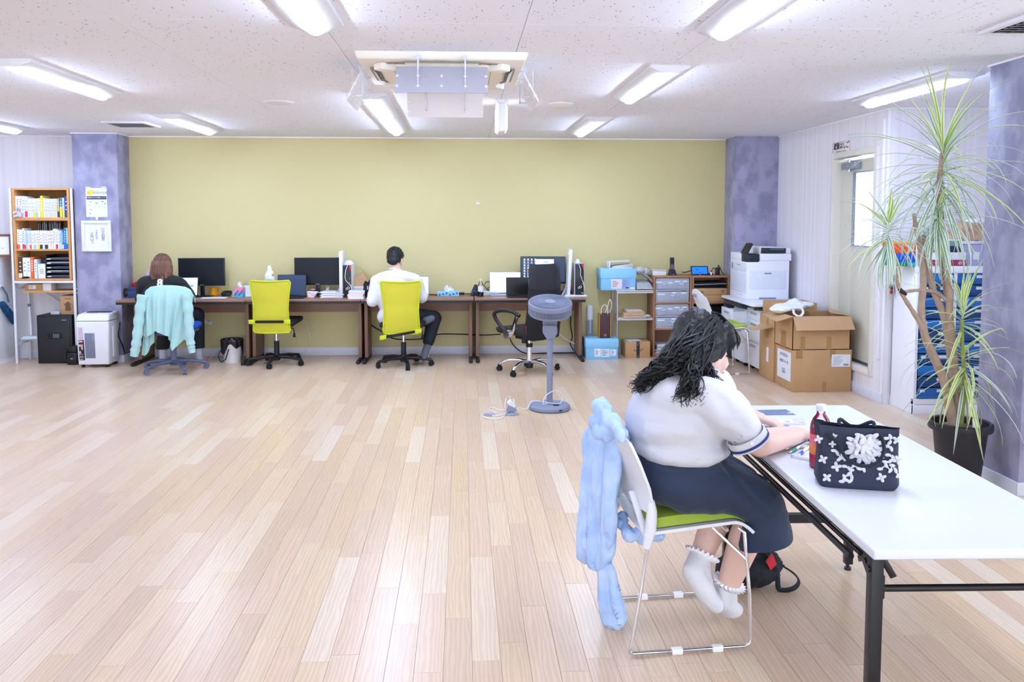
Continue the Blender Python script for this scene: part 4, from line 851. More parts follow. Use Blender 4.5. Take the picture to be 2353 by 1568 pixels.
blob('bundle', MB().ell((0, 0, 0.11), (0.08, 0.07, 0.11)).ell((0.03, 0, 0.22), (0.06, 0.05, 0.09)).ell((-0.05, -0.02, 0.07), (0.05, 0.05, 0.07)).ell((0.04, 0, 0.30), (0.025, 0.025, 0.05)), mat('bundle_grey', 'bdb6bf', 0.9, var=0.1), t, voxel=0.008, iters=3, disp=0.016, dscale=22, world=False)
solo('pink_sponge', MB().box(-0.04, -0.03, 0, 0.04, 0.03, 0.05), mat('sponge_pink', 'e0a0a4', 0.8), 'small pink box beside the paper pile, left of the mint jacket', 'box', bevel=0.006).location = (put(322, 676).x, put(322, 676).y, DKT)
t = thing('mug', 'orange coffee mug standing on the first desk below the dark monitor', 'mug', (put(489, 680).x, put(489, 680).y+0.03, DKT))
MUG = mat('mug_orange', 'f0a418', 0.3, var=0.02)
mk('cup', MB().lathe([(0.0, 0.003), (0.036, 0), (0.043, 0.006), (0.043, 0.09), (0.040, 0.092), (0.039, 0.008), (0, 0.008)], 28, cap=False), MUG, t)
mk('handle', MB().tube([(0.042, 0, 0.075), (0.062, 0, 0.075), (0.07, 0, 0.05), (0.06, 0, 0.024), (0.042, 0, 0.02)], 0.007, 8), MUG, t)
mk('drink', MB().cyl((0, 0, 0.07), (0, 0, 0.075), 0.039), WMET, t)
t = thing('computer_mouse', 'pale blue and white computer mouse left of the orange mug', 'mouse', (put(464, 680).x, put(464, 680).y, DKT))
mk('shell', MB().ell((0, 0, 0.004), (0.032, 0.05, 0.026)), WMET, t); mk('side_grip', MB().ell((0.004, -0.012, 0.006), (0.03, 0.04, 0.024)), mat('mouse_blue', 'a9b9dc', 0.4), t)
t = thing('cable_coil', 'coil of black cable beside the orange mug', 'cable', (at(522, 664, 9.28).x, 9.25, DKT))
q = MB()
for i in range(5): q.tube([(0.055*math.cos(a*PI/10)*(1-0.04*i), 0.03*math.sin(a*PI/10)+0.004*i, 0.035+0.026*math.sin(a*PI/10+0.5*i)) for a in range(20)], 0.005, 6, closed=True)
mk('loop', q, DBLACK, t)
def tissue(px, py, Y, w, h, d, label, c1, c2, c3):
    p = at(px, py, Y); t = thing('tissue_box', label, 'tissue box', (p.x, Y+d/2, DKT))
    mk('carton', MB().box(-w/2, -d/2, 0, w/2, d/2, h), mat('tissue_'+c1, c1, 0.6), t, bevel=0.002)
    q = MB(); q2 = MB()
    for i in range(6):
        x = -w/2+w*(0.1+0.16*i); z = h*(0.3+0.35*((i*7) % 3)/2)
        for a in range(4): q.ell((x+0.007*math.cos(a*PI/2+0.6), -d/2-0.0003, z+0.007*math.sin(a*PI/2+0.6)), (0.006, 0.0012, 0.005), 8, 6)
    mk('flower_print', q, mat('tissue_f_'+c2, c2, 0.6), t)
    if c3: mk('upper_band', MB().box(-w/2-0.0004, -d/2-0.0004, h*0.55, w/2+0.0004, d/2+0.0004, h+0.0004), mat('tissue_b_'+c3, c3, 0.6), t)
    q = MB(); q.grid(lambda u, v: ((u-0.5)*w*0.5*(1-0.5*v)+0.012*math.sin(v*7), 0.012*math.sin(u*9)*(1-v), h+v*(0.05+0.02*math.sin(u*8))), 12, 5)
    mk('tissue', q, PAPER, t); return t
tissue(548, 676, 9.13, 0.09, 0.105, 0.11, 'pink and turquoise tissue box beside the desk calendar', '57b8cf', '5a48a8', 'e78fb0')
tissue(1030, 672, 9.17, 0.235, 0.052, 0.11, 'light blue tissue box with purple flowers right of the man', '8fcdea', '4a3f9a', None)
t = thing('desk_calendar', 'white desk calendar with a spiral behind the lime chair', 'calendar', (put(573, 679).x, put(573, 679).y, DKT))
q = MB().at((0, 0, 0), rx=-0.25); q.box(-0.065, 0, 0, 0.065, 0.002, 0.125); mk('page', q, PAPER, t)
q = MB().at((0, 0.065, 0), rx=0.25); q.box(-0.065, -0.002, 0, 0.065, 0, 0.12); mk('back_board', q, GREYP2, t)
q = MB().at((0, 0, 0), rx=-0.25)
for r_ in range(4):
    for c_ in range(6): q.box(-0.05+c_*0.019, -0.001, 0.015+r_*0.02, -0.044+c_*0.019, 0, 0.02+r_*0.02)
mk('date_print', q, INKG, t)
q = MB()
for i in range(14): q.tube([(-0.06+i*0.0092, 0.031+0.008*math.cos(a*PI/4), 0.122+0.008*math.sin(a*PI/4)) for a in range(8)], 0.0014, 4, closed=True)
mk('spiral', q, GREYP2, t)
t = thing('plastic_bag', 'white shopping bag with an orange mark behind the lime chair', 'plastic bag', (at(620, 640, 9.30).x, 9.30, DKT))
PLB = mat('bag_film', 'eceef2', 0.4, var=0.03)
blob('bag', MB().ell((0, 0, 0.10), (0.085, 0.06, 0.10)).ell((0.0, 0, 0.20), (0.06, 0.045, 0.09)).ell((0, 0, 0.29), (0.025, 0.025, 0.05)), PLB, t, voxel=0.008, iters=3, disp=0.012, dscale=25, world=False)
mk('green_label', MB().ell((0.002, -0.04, 0.14), (0.05, 0.03, 0.05)), mat('bag_green', '8fc4a0', 0.5), t)
mk('orange_mark', MB().ell((0.04, -0.03, 0.24), (0.014, 0.012, 0.016), 10, 8), mat('bag_orange', 'f0a070', 0.5), t)
solo('nail_polish', MB().lathe([(0.011, 0), (0.011, 0.025), (0.005, 0.028), (0.005, 0.05), (0, 0.05)], 14), mat('polish_glass', 'd9d6de', 0.2), 'tiny clear bottle left of the pink tissue box', 'bottle').location = (put(536, 674).x, put(536, 674).y, DKT)
t = thing('pink_pot', 'bright pink lidded pot behind the crumpled pouch on second desk', 'pot', (put(718, 673).x, put(718, 673).y+0.02, DKT))
PINK = mat('hot_pink', 'e0268c', 0.35)
mk('pot', MB().lathe([(0, 0), (0.038, 0), (0.04, 0.06), (0, 0.06)], 24, cap=False), PINK, t); mk('lid', MB().lathe([(0.042, 0.06), (0.042, 0.07), (0.02, 0.076), (0.004, 0.078), (0.003, 0.088), (0, 0.088)], 24), WMET, t)
t = thing('crumpled_pouch', 'crumpled pale pink paper pouch before the pink pot', 'pouch', (put(718, 684).x, put(718, 684).y, DKT))
blob('pouch', MB().hexa([(-0.05, -0.025, 0), (0.02, -0.025, 0), (0.03, 0.025, 0), (-0.05, 0.025, 0)], [(-0.055, -0.03, 0.07), (0.07, -0.03, 0.07), (0.06, 0.03, 0.06), (-0.055, 0.03, 0.06)]), mat('pouch_pink', 'ead7da', 0.7), t, voxel=0.006, iters=3, disp=0.008, dscale=35, world=False)
t = thing('lotion_tube', 'slim white and pink upright tube before the second monitor', 'tube', (put(753, 676).x, put(753, 676).y, DKT))
mk('tube', MB().box(-0.016, -0.008, 0, 0.016, 0.008, 0.10), WMET, t, bevel=0.003); mk('pink_print', MB().box(-0.01, -0.0085, 0.02, 0.011, -0.008, 0.055), mat('print_pink', 'e8a0b0', 0.6), t); mk('green_print', MB().box(-0.011, -0.0085, 0.08, 0.009, -0.008, 0.09), mat('print_green', '3d7f7a', 0.6), t)
stack('paper_stack', 765, 682, 0.23, 0.20, 9, 'pile of white papers between the pouch and the tower computer', th=0.006, jit=0.02)
def notebook_pile(px, py, w, d, cols, label, names, th=0.014):
    p = put(px, py); z = DKT
    for i, c in enumerate(cols):
        t = thing('notebook', '%s notebook, %s' % (names[i], label), 'notebook', (p.x+rnd.uniform(-0.006, 0.006), p.y, z), rnd.uniform(-0.08, 0.08), label)
        mk('cover', MB().box(-w/2, -d/2, 0, w/2, d/2, th), mat('nb_'+c, c, 0.5), t, bevel=0.0015); mk('page_edge', MB().box(-w/2+0.002, -d/2-0.0006, 0.002, w/2-0.002, -d/2+0.01, th-0.002), PAPER, t); z += th
notebook_pile(820, 686, 0.165, 0.18, ['dfe0ea', 'e8e4ee', 'c9c6d6', 'e9a14a', 'e48fb4', 'd9dbe8'], 'in the pile right of the first tower computer', ['lowest pale grey', 'second lowest white', 'grey middle', 'orange', 'pink', 'pale grey top'])
notebook_pile(826, 672, 0.12, 0.15, ['e6b9cf', 'f0eef4', 'e9e2d0', 'dfe7ea'], 'in the pile behind the black bag', ['lowest pink', 'white', 'cream', 'pale green top'], th=0.026)
t = thing('paper_bag', 'tilted brown paper bag with a string handle behind the pile of books', 'paper bag', (at(833, 640, 9.36).x, 9.36, DKT+0.10))
q = MB().at((0, 0, 0.02), ry=-0.45); q.hexa([(-0.075, -0.04, 0), (0.075, -0.04, 0), (0.075, 0.04, 0), (-0.075, 0.04, 0)], [(-0.075, -0.045, 0.11), (0.075, -0.045, 0.11), (0.075, 0.045, 0.11), (-0.075, 0.045, 0.11)]); mk('bag', q, mat('kraft', 'd5ab86', 0.8, var=0.04), t)
mk('handle', MB().tube([(-0.09, -0.03, 0.17), (-0.10, -0.03, 0.20), (-0.05, -0.03, 0.22), (0.0, -0.03, 0.19), (0.02, -0.03, 0.15)], 0.002, 5), mat('string_tan', 'b89a72', 0.8), t)
mk('stand_box', MB().box(-0.06, -0.03, -0.10, 0.08, 0.04, 0.03), mat('kraft', 'd5ab86', 0.8), t)
t = thing('black_bag', 'black drawstring bag standing left of the man', 'bag', (put(845, 684).x, put(845, 684).y, DKT))
blob('bag', MB().ell((0, 0, 0.07), (0.05, 0.05, 0.075)).ell((-0.02, 0, 0.13), (0.025, 0.03, 0.05)).ell((0.03, 0.01, 0.14), (0.03, 0.03, 0.055)), DBLACK, t, voxel=0.006, iters=3, disp=0.010, dscale=30, world=False)
mk('tag', MB().box(0.0, -0.055, 0.09, 0.012, -0.05, 0.13), mat('tag_pink', 'e6b0c4', 0.6), t)
# desk 3-4 small things
t = thing('power_adapter', 'black power adapter with cord lying right of the blue tissue box', 'adapter', (put(1061, 671).x, put(1061, 671).y, DKT))
mk('brick', MB().box(-0.03, -0.018, 0, 0.03, 0.018, 0.026), BLACK, t, bevel=0.004)
mk('cord', MB().tube([(-0.03, 0, 0.01), (-0.09, -0.05, 0.005), (-0.16, -0.075, 0.004), (-0.24, -0.085, 0.004), (-0.33, -0.04, 0.004), (-0.38, -0.03, 0.01)], 0.004, 6).tube([(0.03, 0, 0.012), (0.10, 0.0, 0.01), (0.13, 0.02, 0.02)], 0.004, 6), BLACK, t)
t = thing('desk_phone', 'dark blue-black desk bag-shaped case left of the water bottle', 'case', (at(1094, 660, 9.2).x, 9.24, DKT))
mk('body', MB().prism([(-0.065, 0), (0.06, 0), (0.055, 0.05), (0.01, 0.12), (-0.015, 0.125), (-0.045, 0.06)], -0.045, 0.045, 'y'), mat('case_navy', '20222e', 0.5), t, bevel=0.008); mk('blue_cord', MB().tube([(-0.045, -0.048, 0.01), (-0.04, -0.052, 0.05), (-0.02, -0.052, 0.06), (0.0, -0.05, 0.04)], 0.005, 6), mat('cord_blue', '2f7fb8', 0.5), t)
t = thing('water_bottle', 'clear bottle with a white label and dark drink on the last desk', 'bottle', (at(1104.5, 660, 9.15).x, 9.13, DKT))
PET = GLASS
mk('shell', MB().lathe([(0.028, 0), (0.03, 0.005), (0.03, 0.12), (0.024, 0.145), (0.012, 0.165), (0.012, 0.175), (0, 0.175)], 20), PET, t); mk('drink', MB().lathe([(0, 0.002), (0.028, 0.004), (0.028, 0.045), (0, 0.045)], 20, cap=False), mat('cola', '2c1c2a', 0.2), t)
mk('label', MB().lathe([(0.0308, 0.055), (0.0308, 0.115)], 20, cap=False), PAPER, t); mk('cap', MB().cyl((0, 0, 0.172), (0, 0, 0.19), 0.014), WMET, t)
t = thing('wallet', 'dark red wallet lying before the water bottle', 'wallet', (put(1093, 677).x, put(1093, 677).y, DKT), 0.1)
mk('body', MB().box(-0.045, -0.04, 0, 0.045, 0.04, 0.028), mat('wallet_red', '8e2136', 0.5), t, bevel=0.005); mk('flap', MB().box(-0.046, -0.041, 0.014, 0.046, -0.02, 0.029), mat('wallet_red2', '7a1a2e', 0.5), t, bevel=0.003)
stack('paper_stack', 1122, 677, 0.22, 0.16, 6, 'stack of folders and papers right of the dark red wallet', th=0.005)
t = thing('red_pouch', 'red pouch and black strap beside the last tower computer', 'pouch', (put(1305, 672).x, put(1305, 672).y+0.05, DKT))
mk('pouch', MB().ell((0.01, 0, 0.055), (0.05, 0.035, 0.035)), mat('pouch_scarlet', 'e2343c', 0.6), t); mk('strap', MB().tube([(-0.08, -0.03, 0.01), (-0.05, -0.03, 0.035), (0.0, -0.03, 0.035), (0.05, -0.02, 0.02), (0.065, -0.02, 0.03)], 0.012, 8), DBLACK, t); mk('pad', MB().ell((-0.02, -0.02, 0.02), (0.06, 0.04, 0.02)), BLACK, t)
stack('paper_stack', 1323, 682, 0.23, 0.13, 4, 'white sheets and a tray under the last tower computer', th=0.004)
t = thing('wall_charger', 'black cable tangle hanging behind the water bottle', 'cable', (at(1118, 660, 9.4).x, 9.40, DKT))
mk('cord', MB().tube([(0, 0, 0), (0.01, -0.01, 0.05), (-0.03, -0.01, 0.10), (0.0, -0.02, 0.145), (0.04, -0.02, 0.14), (0.045, -0.02, 0.09), (0.01, -0.03, 0.07), (0.03, -0.03, 0.03), (0.02, -0.02, 0.004)], 0.005, 6), DBLACK, t)
# cables and bin below the desks
def cable(pts, r, m, label, name='cable'):
    pts = [Vector((p[0], min(p[1], 9.455), max(p[2], r+0.001))) for p in pts]; p0 = Vector(pts[0]); return solo(name, MB().tube(smooth_path(pts), r, 6), m, label, 'cable', loc=p0)
def smooth_path(pts, k=6):
    pts = [Vector(p) for p in pts]; out = []
    for i in range(len(pts)-1):
        p0 = pts[max(i-1, 0)]; p1 = pts[i]; p2 = pts[i+1]; p3 = pts[min(i+2, len(pts)-1)]
        for j in range(k):
            t = j/k; out.append(0.5*((2*p1)+(p2-p0)*t+(2*p0-5*p1+4*p2-p3)*t*t+(3*p1-p0-3*p2+p3)*t**3))
    out.append(pts[-1]); return out
YW = 9.47
def wp(l, Y=YW): return [at(x, y, Y) for x, y in l]
cable(wp([(845, 735), (855, 748), (878, 762), (905, 778), (950, 780), (985, 776), (1010, 768), (1060, 768), (1110, 770), (1150, 768)]), 0.006, DBLACK, 'long black cable slung along the wall under the desks')
cable(wp([(703, 722), (702, 740), (712, 775), (708, 795), (695, 812)], 9.45), 0.004, WMET, 'white cable hanging under the second desk')
cable(wp([(1312, 716), (1311, 745), (1315, 775), (1310, 790), (1318, 805)], 9.44), 0.006, DBLACK, 'black cable hanging under the last desk near its right leg')
cable([at(1170, 775, 9.45), at(1182, 796, 9.45), on(1205, 808), on(1250, 807), on(1300, 810), on(1328, 804)], 0.006, DBLACK, 'black cable lying on the floor behind the black mesh chair')
cable([at(1285, 768, 9.45), at(1300, 780, 9.45), at(1325, 793, 9.42), on(1340, 806)], 0.008, WMET, 'thick white cable running down under the last desk')
cable([at(265, 745, 9.0)+Vector((0, 0.12, 0)), at(272, 770, 9.06), at(282, 795, 9.06), on(290, 826)], 0.007, DBLACK, 'black power cord running down from the shredder')
t = thing('cable_bundle', 'loose bundle of white cables behind the woman with mint jacket', 'cable', at(470, 738, YW))
q = MB()
for i in range(6): q.tube(smooth_path([(-0.06, 0, 0.03*math.sin(i)), (0.0, -0.01, 0.01*i-0.03), (0.06, -0.015, -0.01-0.006*i), (0.085+0.01*(i % 3), -0.012, 0.01-0.012*i)], 4), 0.004, 5)
mk('cord', q, WMET, t)
cable([at(405, 800, 9.45), on(430, 826)+Vector((0, 0.1, 0.0)), on(475, 828), at(505, 805, 9.45), at(520, 795, 9.45)], 0.005, WMET, 'white cable on the floor between the woman and the waste bin')
t = thing('waste_bin', 'white waste bin with a black plastic liner under the first desk', 'waste bin', (on(533, 833).x, 9.10, 0))
mk('bin', MB().lathe([(0.0, 0), (0.082, 0), (0.107, 0.235), (0.110, 0.24), (0.104, 0.24), (0.08, 0.008), (0, 0.008)], 32, cap=False), mat('bin_white', 'e6e3e4', 0.5), t)
LIN = mat('liner_black', '1d161d', 0.28, var=0.1, scale=30)
def liner(u, v):
    a = 2*PI*u; drop = 0.10+0.05*math.sin(a*2+0.7)+0.03*math.sin(a*5)
    rr = 0.112+0.006*math.sin(a*11)+0.010*v
    if v < 0.25: return ((rr-0.012*(1-v*4))*math.cos(a), (rr-0.012*(1-v*4))*math.sin(a), 0.235+0.018*math.sin(v*4*PI/2))
    w = (v-0.25)/0.75; rr -= 0.012*w
    return (rr*math.cos(a), rr*math.sin(a), 0.253-w*drop-0.01)
mk('liner', MB().grid(liner, 60, 10, closed=True), LIN, t)
mk('liner_inside', MB().lathe([(0.10, 0.235), (0.085, 0.12), (0.07, 0.10), (0, 0.09)], 24, cap=False), LIN, t)
mk('liner_handle', MB().tube([(-0.10, -0.07, 0.14), (-0.125, -0.09, 0.08), (-0.085, -0.12, 0.02), (-0.035, -0.13, 0.05), (0.0, -0.13, 0.16)], 0.007, 6, flat=0.4), LIN, t)
# ================================================================== OFFICE CHAIRS AND THE TWO PEOPLE AT THE DESKS
LIME = mat('lime_mesh', 'd0c930', 0.6, var=0.04, scale=900, bump=0.25, bscale=900, sheen=0.2)
CHROME = mat('chrome', 'e3e5ec', 0.12, 1.0, var=0.0)
GREYC = mat('chair_grey', '5d6580', 0.5, var=0.04)
def star_base(t, m, cm, a0, r=0.29, hub_z=0.085, chrome=False, casm=None):
    mk('hub', MB().lathe([(0.035, hub_z-0.04), (0.04, hub_z), (0.034, hub_z+0.03), (0.0, hub_z+0.03)], 18), m if not chrome else BLACK, t)
    for k in range(5):
        a = math.radians(a0+72*k); c, s = math.cos(a), math.sin(a)
        if chrome: mk('base_leg', MB().tube([(c*0.03, s*0.03, hub_z+0.02), (c*0.12, s*0.12, hub_z+0.035), (c*0.22, s*0.22, hub_z+0.025), (c*r*0.96, s*r*0.96, hub_z-0.005), (c*r, s*r, 0.058)], [0.018, 0.018, 0.016, 0.013, 0.012], 10), m, t)
        else: mk('base_leg', MB().tube([(c*0.03, s*0.03, hub_z), (c*0.15, s*0.15, hub_z+0.0), (c*r, s*r, 0.066)], [0.028, 0.024, 0.019], 8, flat=0.8), m, t)
        ca = mk('caster', MB().ell((c*r, s*r, 0.052), (0.022, 0.022, 0.018), 12, 8), cm, t)
        d = (math.cos(a+1.2), math.sin(a+1.2)); off = Vector((c*r, s*r, 0.026))
        for q in (-1, 1):
            p = off + Vector((d[0], d[1], 0))*0.011*q; mk('wheel', MB().cyl(p-Vector((d[0], d[1], 0))*0.008, p+Vector((d[0], d[1], 0))*0.008, 0.026, n=14), cm, ca)
def lime_chair(label, loc, rz, a0, strap):
    t = thing('office_chair', label, 'office chair', loc, rz, 'lime mesh office chairs')
    star_base(t, BLACK, DBLACK, a0)
    mk('gas_column', MB().cyl((0, 0, 0.10), (0, 0, 0.25), 0.027), BLACK, t); mk('gas_rod', MB().cyl((0, 0, 0.25), (0, 0, 0.40), 0.014), CHROME, t)
    def hw(z): # half width of the back at height z
        k = (z-0.37)/0.53; return 0.190 - 0.018*math.sin(k*PI*0.9)+0.026*max(0, k-0.45)/0.55
    def bk(u, v):
        z = 0.365+0.54*v; w = hw(z); e = min(1, v/0.07, (1-v)/0.07); e = (1-(1-max(0.0, e))**2)**0.5 if e < 1 else 1
        x = (2*u-1)*w*(0.90+0.10*e); y = -0.235-0.05*math.sin(v*PI)*0.6-0.10*max(0, v-0.55) + 0.05*(2*u-1)**2
        if v > 0.97: z -= 0.006*(1-(2*u-1)**2)
        return (x, y, z)
    b = mk('backrest', MB().grid(bk, 26, 30), LIME, t, solid=0.016, bevel=0.0)
    rim = [bk(0, i/24) for i in range(25)] + [bk(i/12, 1) for i in range(1, 13)] + [bk(1, 1-i/24) for i in range(1, 25)] + [bk(1-i/12, 0) for i in range(1, 12)]
    mk('rim', MB().tube([(x, y-0.002, z) for x, y, z in rim], 0.009, 8, closed=True), mat('lime_piping', 'c9d11f', 0.5), b)
    z0, z1 = strap; y0 = -0.268
    def band(xa, xb, h, off, yy): 
        za, zb = z0+(z1-z0)*(xa+0.2)/0.4, z0+(z1-z0)*(xb+0.2)/0.4
        return MB().hexa([(xa, yy-0.006, za-h), (xb, yy-0.006, zb-h), (xb, yy+0.006, zb-h), (xa, yy+0.006, za-h)], [(xa, yy-0.006, za+h), (xb, yy-0.006, zb+h), (xb, yy+0.006, zb+h), (xa, yy+0.006, za+h)])
    st = mk('lumbar_strap', band(-0.145, 0.145, 0.014, 0, y0-0.016), DBLACK, t, bevel=0.002)
    for s in (-1, 1):
        q = band(min(s*0.14, s*0.212), max(s*0.14, s*0.212), 0.022, 0, y0-0.012); mk('strap_tab', q, MATS['lime_piping'], t, bevel=0.004)
    mk('frame_bar', MB().tube([(0, -0.20, 0.40), (0, -0.225, 0.42), (0, -0.235, 0.52)], 0.02, 8), DBLACK, t)
    mk('seat', MB().hexa([(-0.22, -0.20, 0.42), (0.22, -0.20, 0.42), (0.23, 0.24, 0.43), (-0.23, 0.24, 0.43)], [(-0.23, -0.21, 0.47), (0.23, -0.21, 0.47), (0.24, 0.25, 0.49), (-0.24, 0.25, 0.49)]), DBLACK, t, bevel=0.03, seg=3)
    mk('mechanism', MB().box(-0.07, -0.21, 0.38, 0.07, 0.10, 0.42), BLACK, t, bevel=0.01)
    mk('lever', MB().tube([(0.06, -0.05, 0.40), (0.19, -0.08, 0.395), (0.205, -0.09, 0.37), (0.205, -0.09, 0.345)], 0.006, 6), BLACK, t)
    mk('lever_tag', MB().prism([(0.19, 0.30), (0.222, 0.30), (0.214, 0.345), (0.198, 0.345)], -0.095, -0.085, 'y'), DBLACK, t, bevel=0.003)
    return t
lime_chair('empty lime green mesh office chair with a level black strap', (-1.965, 8.935, 0), -0.02, -92, (0.487, 0.487))
lime_chair('lime green mesh office chair with a slanted strap, under the man in white', (-0.62, 8.77, 0), -0.03, 284, (0.335, 0.405))
# grey chair
gc = thing('office_chair', 'grey based office chair draped with a mint green jacket', 'office chair', (-2.93, 8.63, 0), 0.05)
star_base(gc, GREYC, GREYC, 232, r=0.31, hub_z=0.095)
mk('gas_column', MB().cyl((0, 0, 0.10), (0, 0, 0.40), 0.03), GREYC, gc)
mk('seat', MB().box(-0.235, -0.22, 0.41, 0.235, 0.24, 0.48), mat('seat_blue', '1f4fb8', 0.8, var=0.08, scale=300), gc, bevel=0.035, seg=3)
mk('seat_shell', MB().box(-0.21, -0.20, 0.385, 0.21, 0.2, 0.41), GREYC, gc, bevel=0.01)
mk('back_bar', MB().bar((0, -0.18, 0.40), (0, -0.25, 0.60), 0.05, 0.02), GREYC, gc)
def gback(u, v):
    z = 0.50+0.335*v; k = (2*u-1); w = 0.225*(1-0.25*max(0, v-0.7)**2*4)
    return (k*w, -0.235+0.04*k*k-0.04*v, z-0.05*k*k*max(0, v-0.6)/0.4)
mk('backrest', MB().grid(gback, 16, 14), MATS['seat_blue'], gc, solid=0.04)
# mint jacket draped over it
MINT = mat('mint_cotton', 'abd3d3', 0.85, var=0.03, scale=40, bump=0.05, bscale=400, sheen=0.2)
jk = thing('jacket', 'mint green jacket hanging over the back of the grey office chair', 'jacket', (-2.93, 8.36, 0.45))
JY = 8.345
def jp(px, py, y=0.0): p = at(px, py, JY); return (p.x, JY+y, p.z)
JT = [(327, 684), (331, 670), (345, 663), (365, 660.5), (385, 660), (405, 661), (424, 664), (434, 672), (439, 686)]
JB = [(324, 766), (333, 775), (347, 768), (363, 764), (392, 769), (396, 806), (418, 786), (430, 776), (441, 782)]
JB = [(326, 770), (336, 776), (352, 767), (361, 759), (376, 768), (392, 772), (394, 786), (398, 806), (424, 780), (440, 790)]
JT = [(327, 686), (330, 672), (341, 664), (358, 661), (374, 660), (390, 660), (404, 661), (422, 664), (433, 671), (439, 686)]
def jfront(u, v):
    k = u*9; i = min(8, int(k)); f = k-i
    a = [JT[i][q]*(1-f)+JT[i+1][q]*f for q in (0, 1)]; b = [JB[i][q]*(1-f)+JB[i+1][q]*f for q in (0, 1)]
    x, y = a[0]*(1-v)+b[0]*v, a[1]*(1-v)+b[1]*v
    c = 2*u-1
    yy = 0.055*c*c - 0.03*math.sin(min(1, v*3)*PI/2) + (0.012*math.sin(u*31)+0.009*math.sin(u*57+v*2))*min(1, v*2.2) - 0.02*v
    return jp(x, y, yy)
mk('back_panel', MB().grid(jfront, 72, 26), MINT, jk, solid=0.006, world=True)
def jtop(u, v):
    k = u*9; i = min(8, int(k)); f = k-i
    a = [JT[i][q]*(1-f)+JT[i+1][q]*f for q in (0, 1)]; p = Vector(jp(a[0], a[1], 0.055*(2*u-1)**2)); ang = v*PI
    return (p.x, p.y+0.04*(1-math.cos(ang)), p.z-0.0+0.015*math.sin(ang)-0.12*max(0, v-0.5))
mk('collar_fold', MB().grid(jtop, 40, 10), MINT, jk, solid=0.005, world=True)
RIB = mat('mint_rib', 'b3dad9', 0.9, bump=0.3, bscale=600)
def sleeve(name, pts, rs, cuff):
    P = [Vector(jp(*p)) for p in pts]; sp = smooth_path(P, 5); n = len(sp)
    rr = [rs[0]+(rs[-1]-rs[0])*i/(n-1)+0.006*math.sin(i*1.7) for i in range(n)]
    mk(name, MB().tube(sp, rr, 14, flat=1.5 if False else 1.0), MINT, jk, world=True)
    a, b = sp[-1], sp[-1]+(sp[-1]-sp[-2]).normalized()*0.05
    mk('cuff', MB().tube([a, b], [rs[-1]*0.98, rs[-1]*0.92], 14), MATS['mint_rib'], jk, world=True)
sleeve('sleeve', [(330, 678, -0.02), (325, 710, -0.03), (321, 750, -0.035), (317, 785, -0.035), (313, 806, -0.03)], [0.05, 0.042], 1)
sleeve('sleeve', [(430, 676, -0.02), (435, 712, -0.035), (438, 750, -0.04), (441, 785, -0.04), (443, 798, -0.04)], [0.05, 0.034], 1)
mk('hanging_front', MB().grid(lambda u, v: jp(328+u*22-6*v*(1-u), 745+v*(72-20*u)+8*math.sin(u*5)*v, 0.04+0.012*math.sin(u*14)), 14, 14), MINT, jk, solid=0.005, world=True)
mk('hanging_front', MB().grid(lambda u, v: jp(376+u*50-(u-0.35)*26*v, 745+v*(60-abs(u-0.4)*60), 0.05+0.012*math.sin(u*16)), 18, 14), MINT, jk, solid=0.005, world=True)
# black mesh chair with chrome base
MESHB = mat('black_mesh', '1c1d24', 0.65, var=0.1, scale=500, bump=0.3, bscale=700)
LEATH = mat('black_leather', '24252d', 0.38, var=0.06, scale=120, bump=0.08, bscale=260)
bc = thing('office_chair', 'black mesh office chair with chrome base and looped armrest', 'office chair', (0.665, 8.33, 0), 0.62)
star_base(bc, CHROME, DBLACK, 235-35.5, r=0.31, chrome=True)
mk('gas_column', MB().cyl((0, 0, 0.09), (0, 0, 0.28), 0.026), CHROME, bc); mk('gas_rod', MB().cyl((0, 0, 0.28), (0, 0, 0.36), 0.016), CHROME, bc); mk('shroud', MB().cyl((0, 0, 0.255), (0, 0, 0.29), 0.034), BLACK, bc)
mk('mechanism', MB().box(-0.09, -0.16, 0.335, 0.09, 0.12, 0.375), BLACK, bc, bevel=0.01); mk('knob', MB().cyl((-0.02, 0.05, 0.29), (-0.02, 0.05, 0.34), 0.03), BLACK, bc); mk('tilt_lever', MB().tube([(0.05, 0, 0.35), (0.2, 0.02, 0.35), (0.26, 0.02, 0.33)], 0.008, 6), BLACK, bc)
mk('seat', MB().hexa([(-0.22, -0.21, 0.385), (0.22, -0.21, 0.385), (0.23, 0.25, 0.39), (-0.23, 0.25, 0.39)], [(-0.235, -0.22, 0.45), (0.235, -0.22, 0.45), (0.245, 0.27, 0.455), (-0.245, 0.27, 0.455)]), MESHB, bc, bevel=0.035, seg=3)
def bback(u, v, z0, z1, w0, w1, off=0):
    z = z0+(z1-z0)*v; k = 2*u-1; w = w0+(w1-w0)*v
    zt = (z-0.36)/0.74
    return (k*w, -0.235-0.05*math.sin(zt*PI)+0.055*k*k-0.06*max(0, zt-0.5)+off, z)
mk('backrest', MB().grid(lambda u, v: bback(u, v, 0.36, 0.90, 0.235, 0.205), 22, 22), MESHB, bc, solid=0.02)
def head(u, v):
    e = 1-(1-min(1, (1-v)/0.22))**2
    p = bback(u, v, 0.875, 1.10, 0.205, 0.195, -0.008); k = 2*u-1
    return (p[0]*(0.86+0.14*e), p[1], p[2]-0.03*(1-v)*(1-k*k))
mk('headrest', MB().grid(head, 20, 14), LEATH, bc, solid=0.035, bevel=0.0)
mk('lumbar_panel', MB().grid(lambda u, v: bback(u, v, 0.36, 0.62, 0.21, 0.215, -0.012), 16, 10), mat('mesh_panel', '121319', 0.7), bc, solid=0.008)
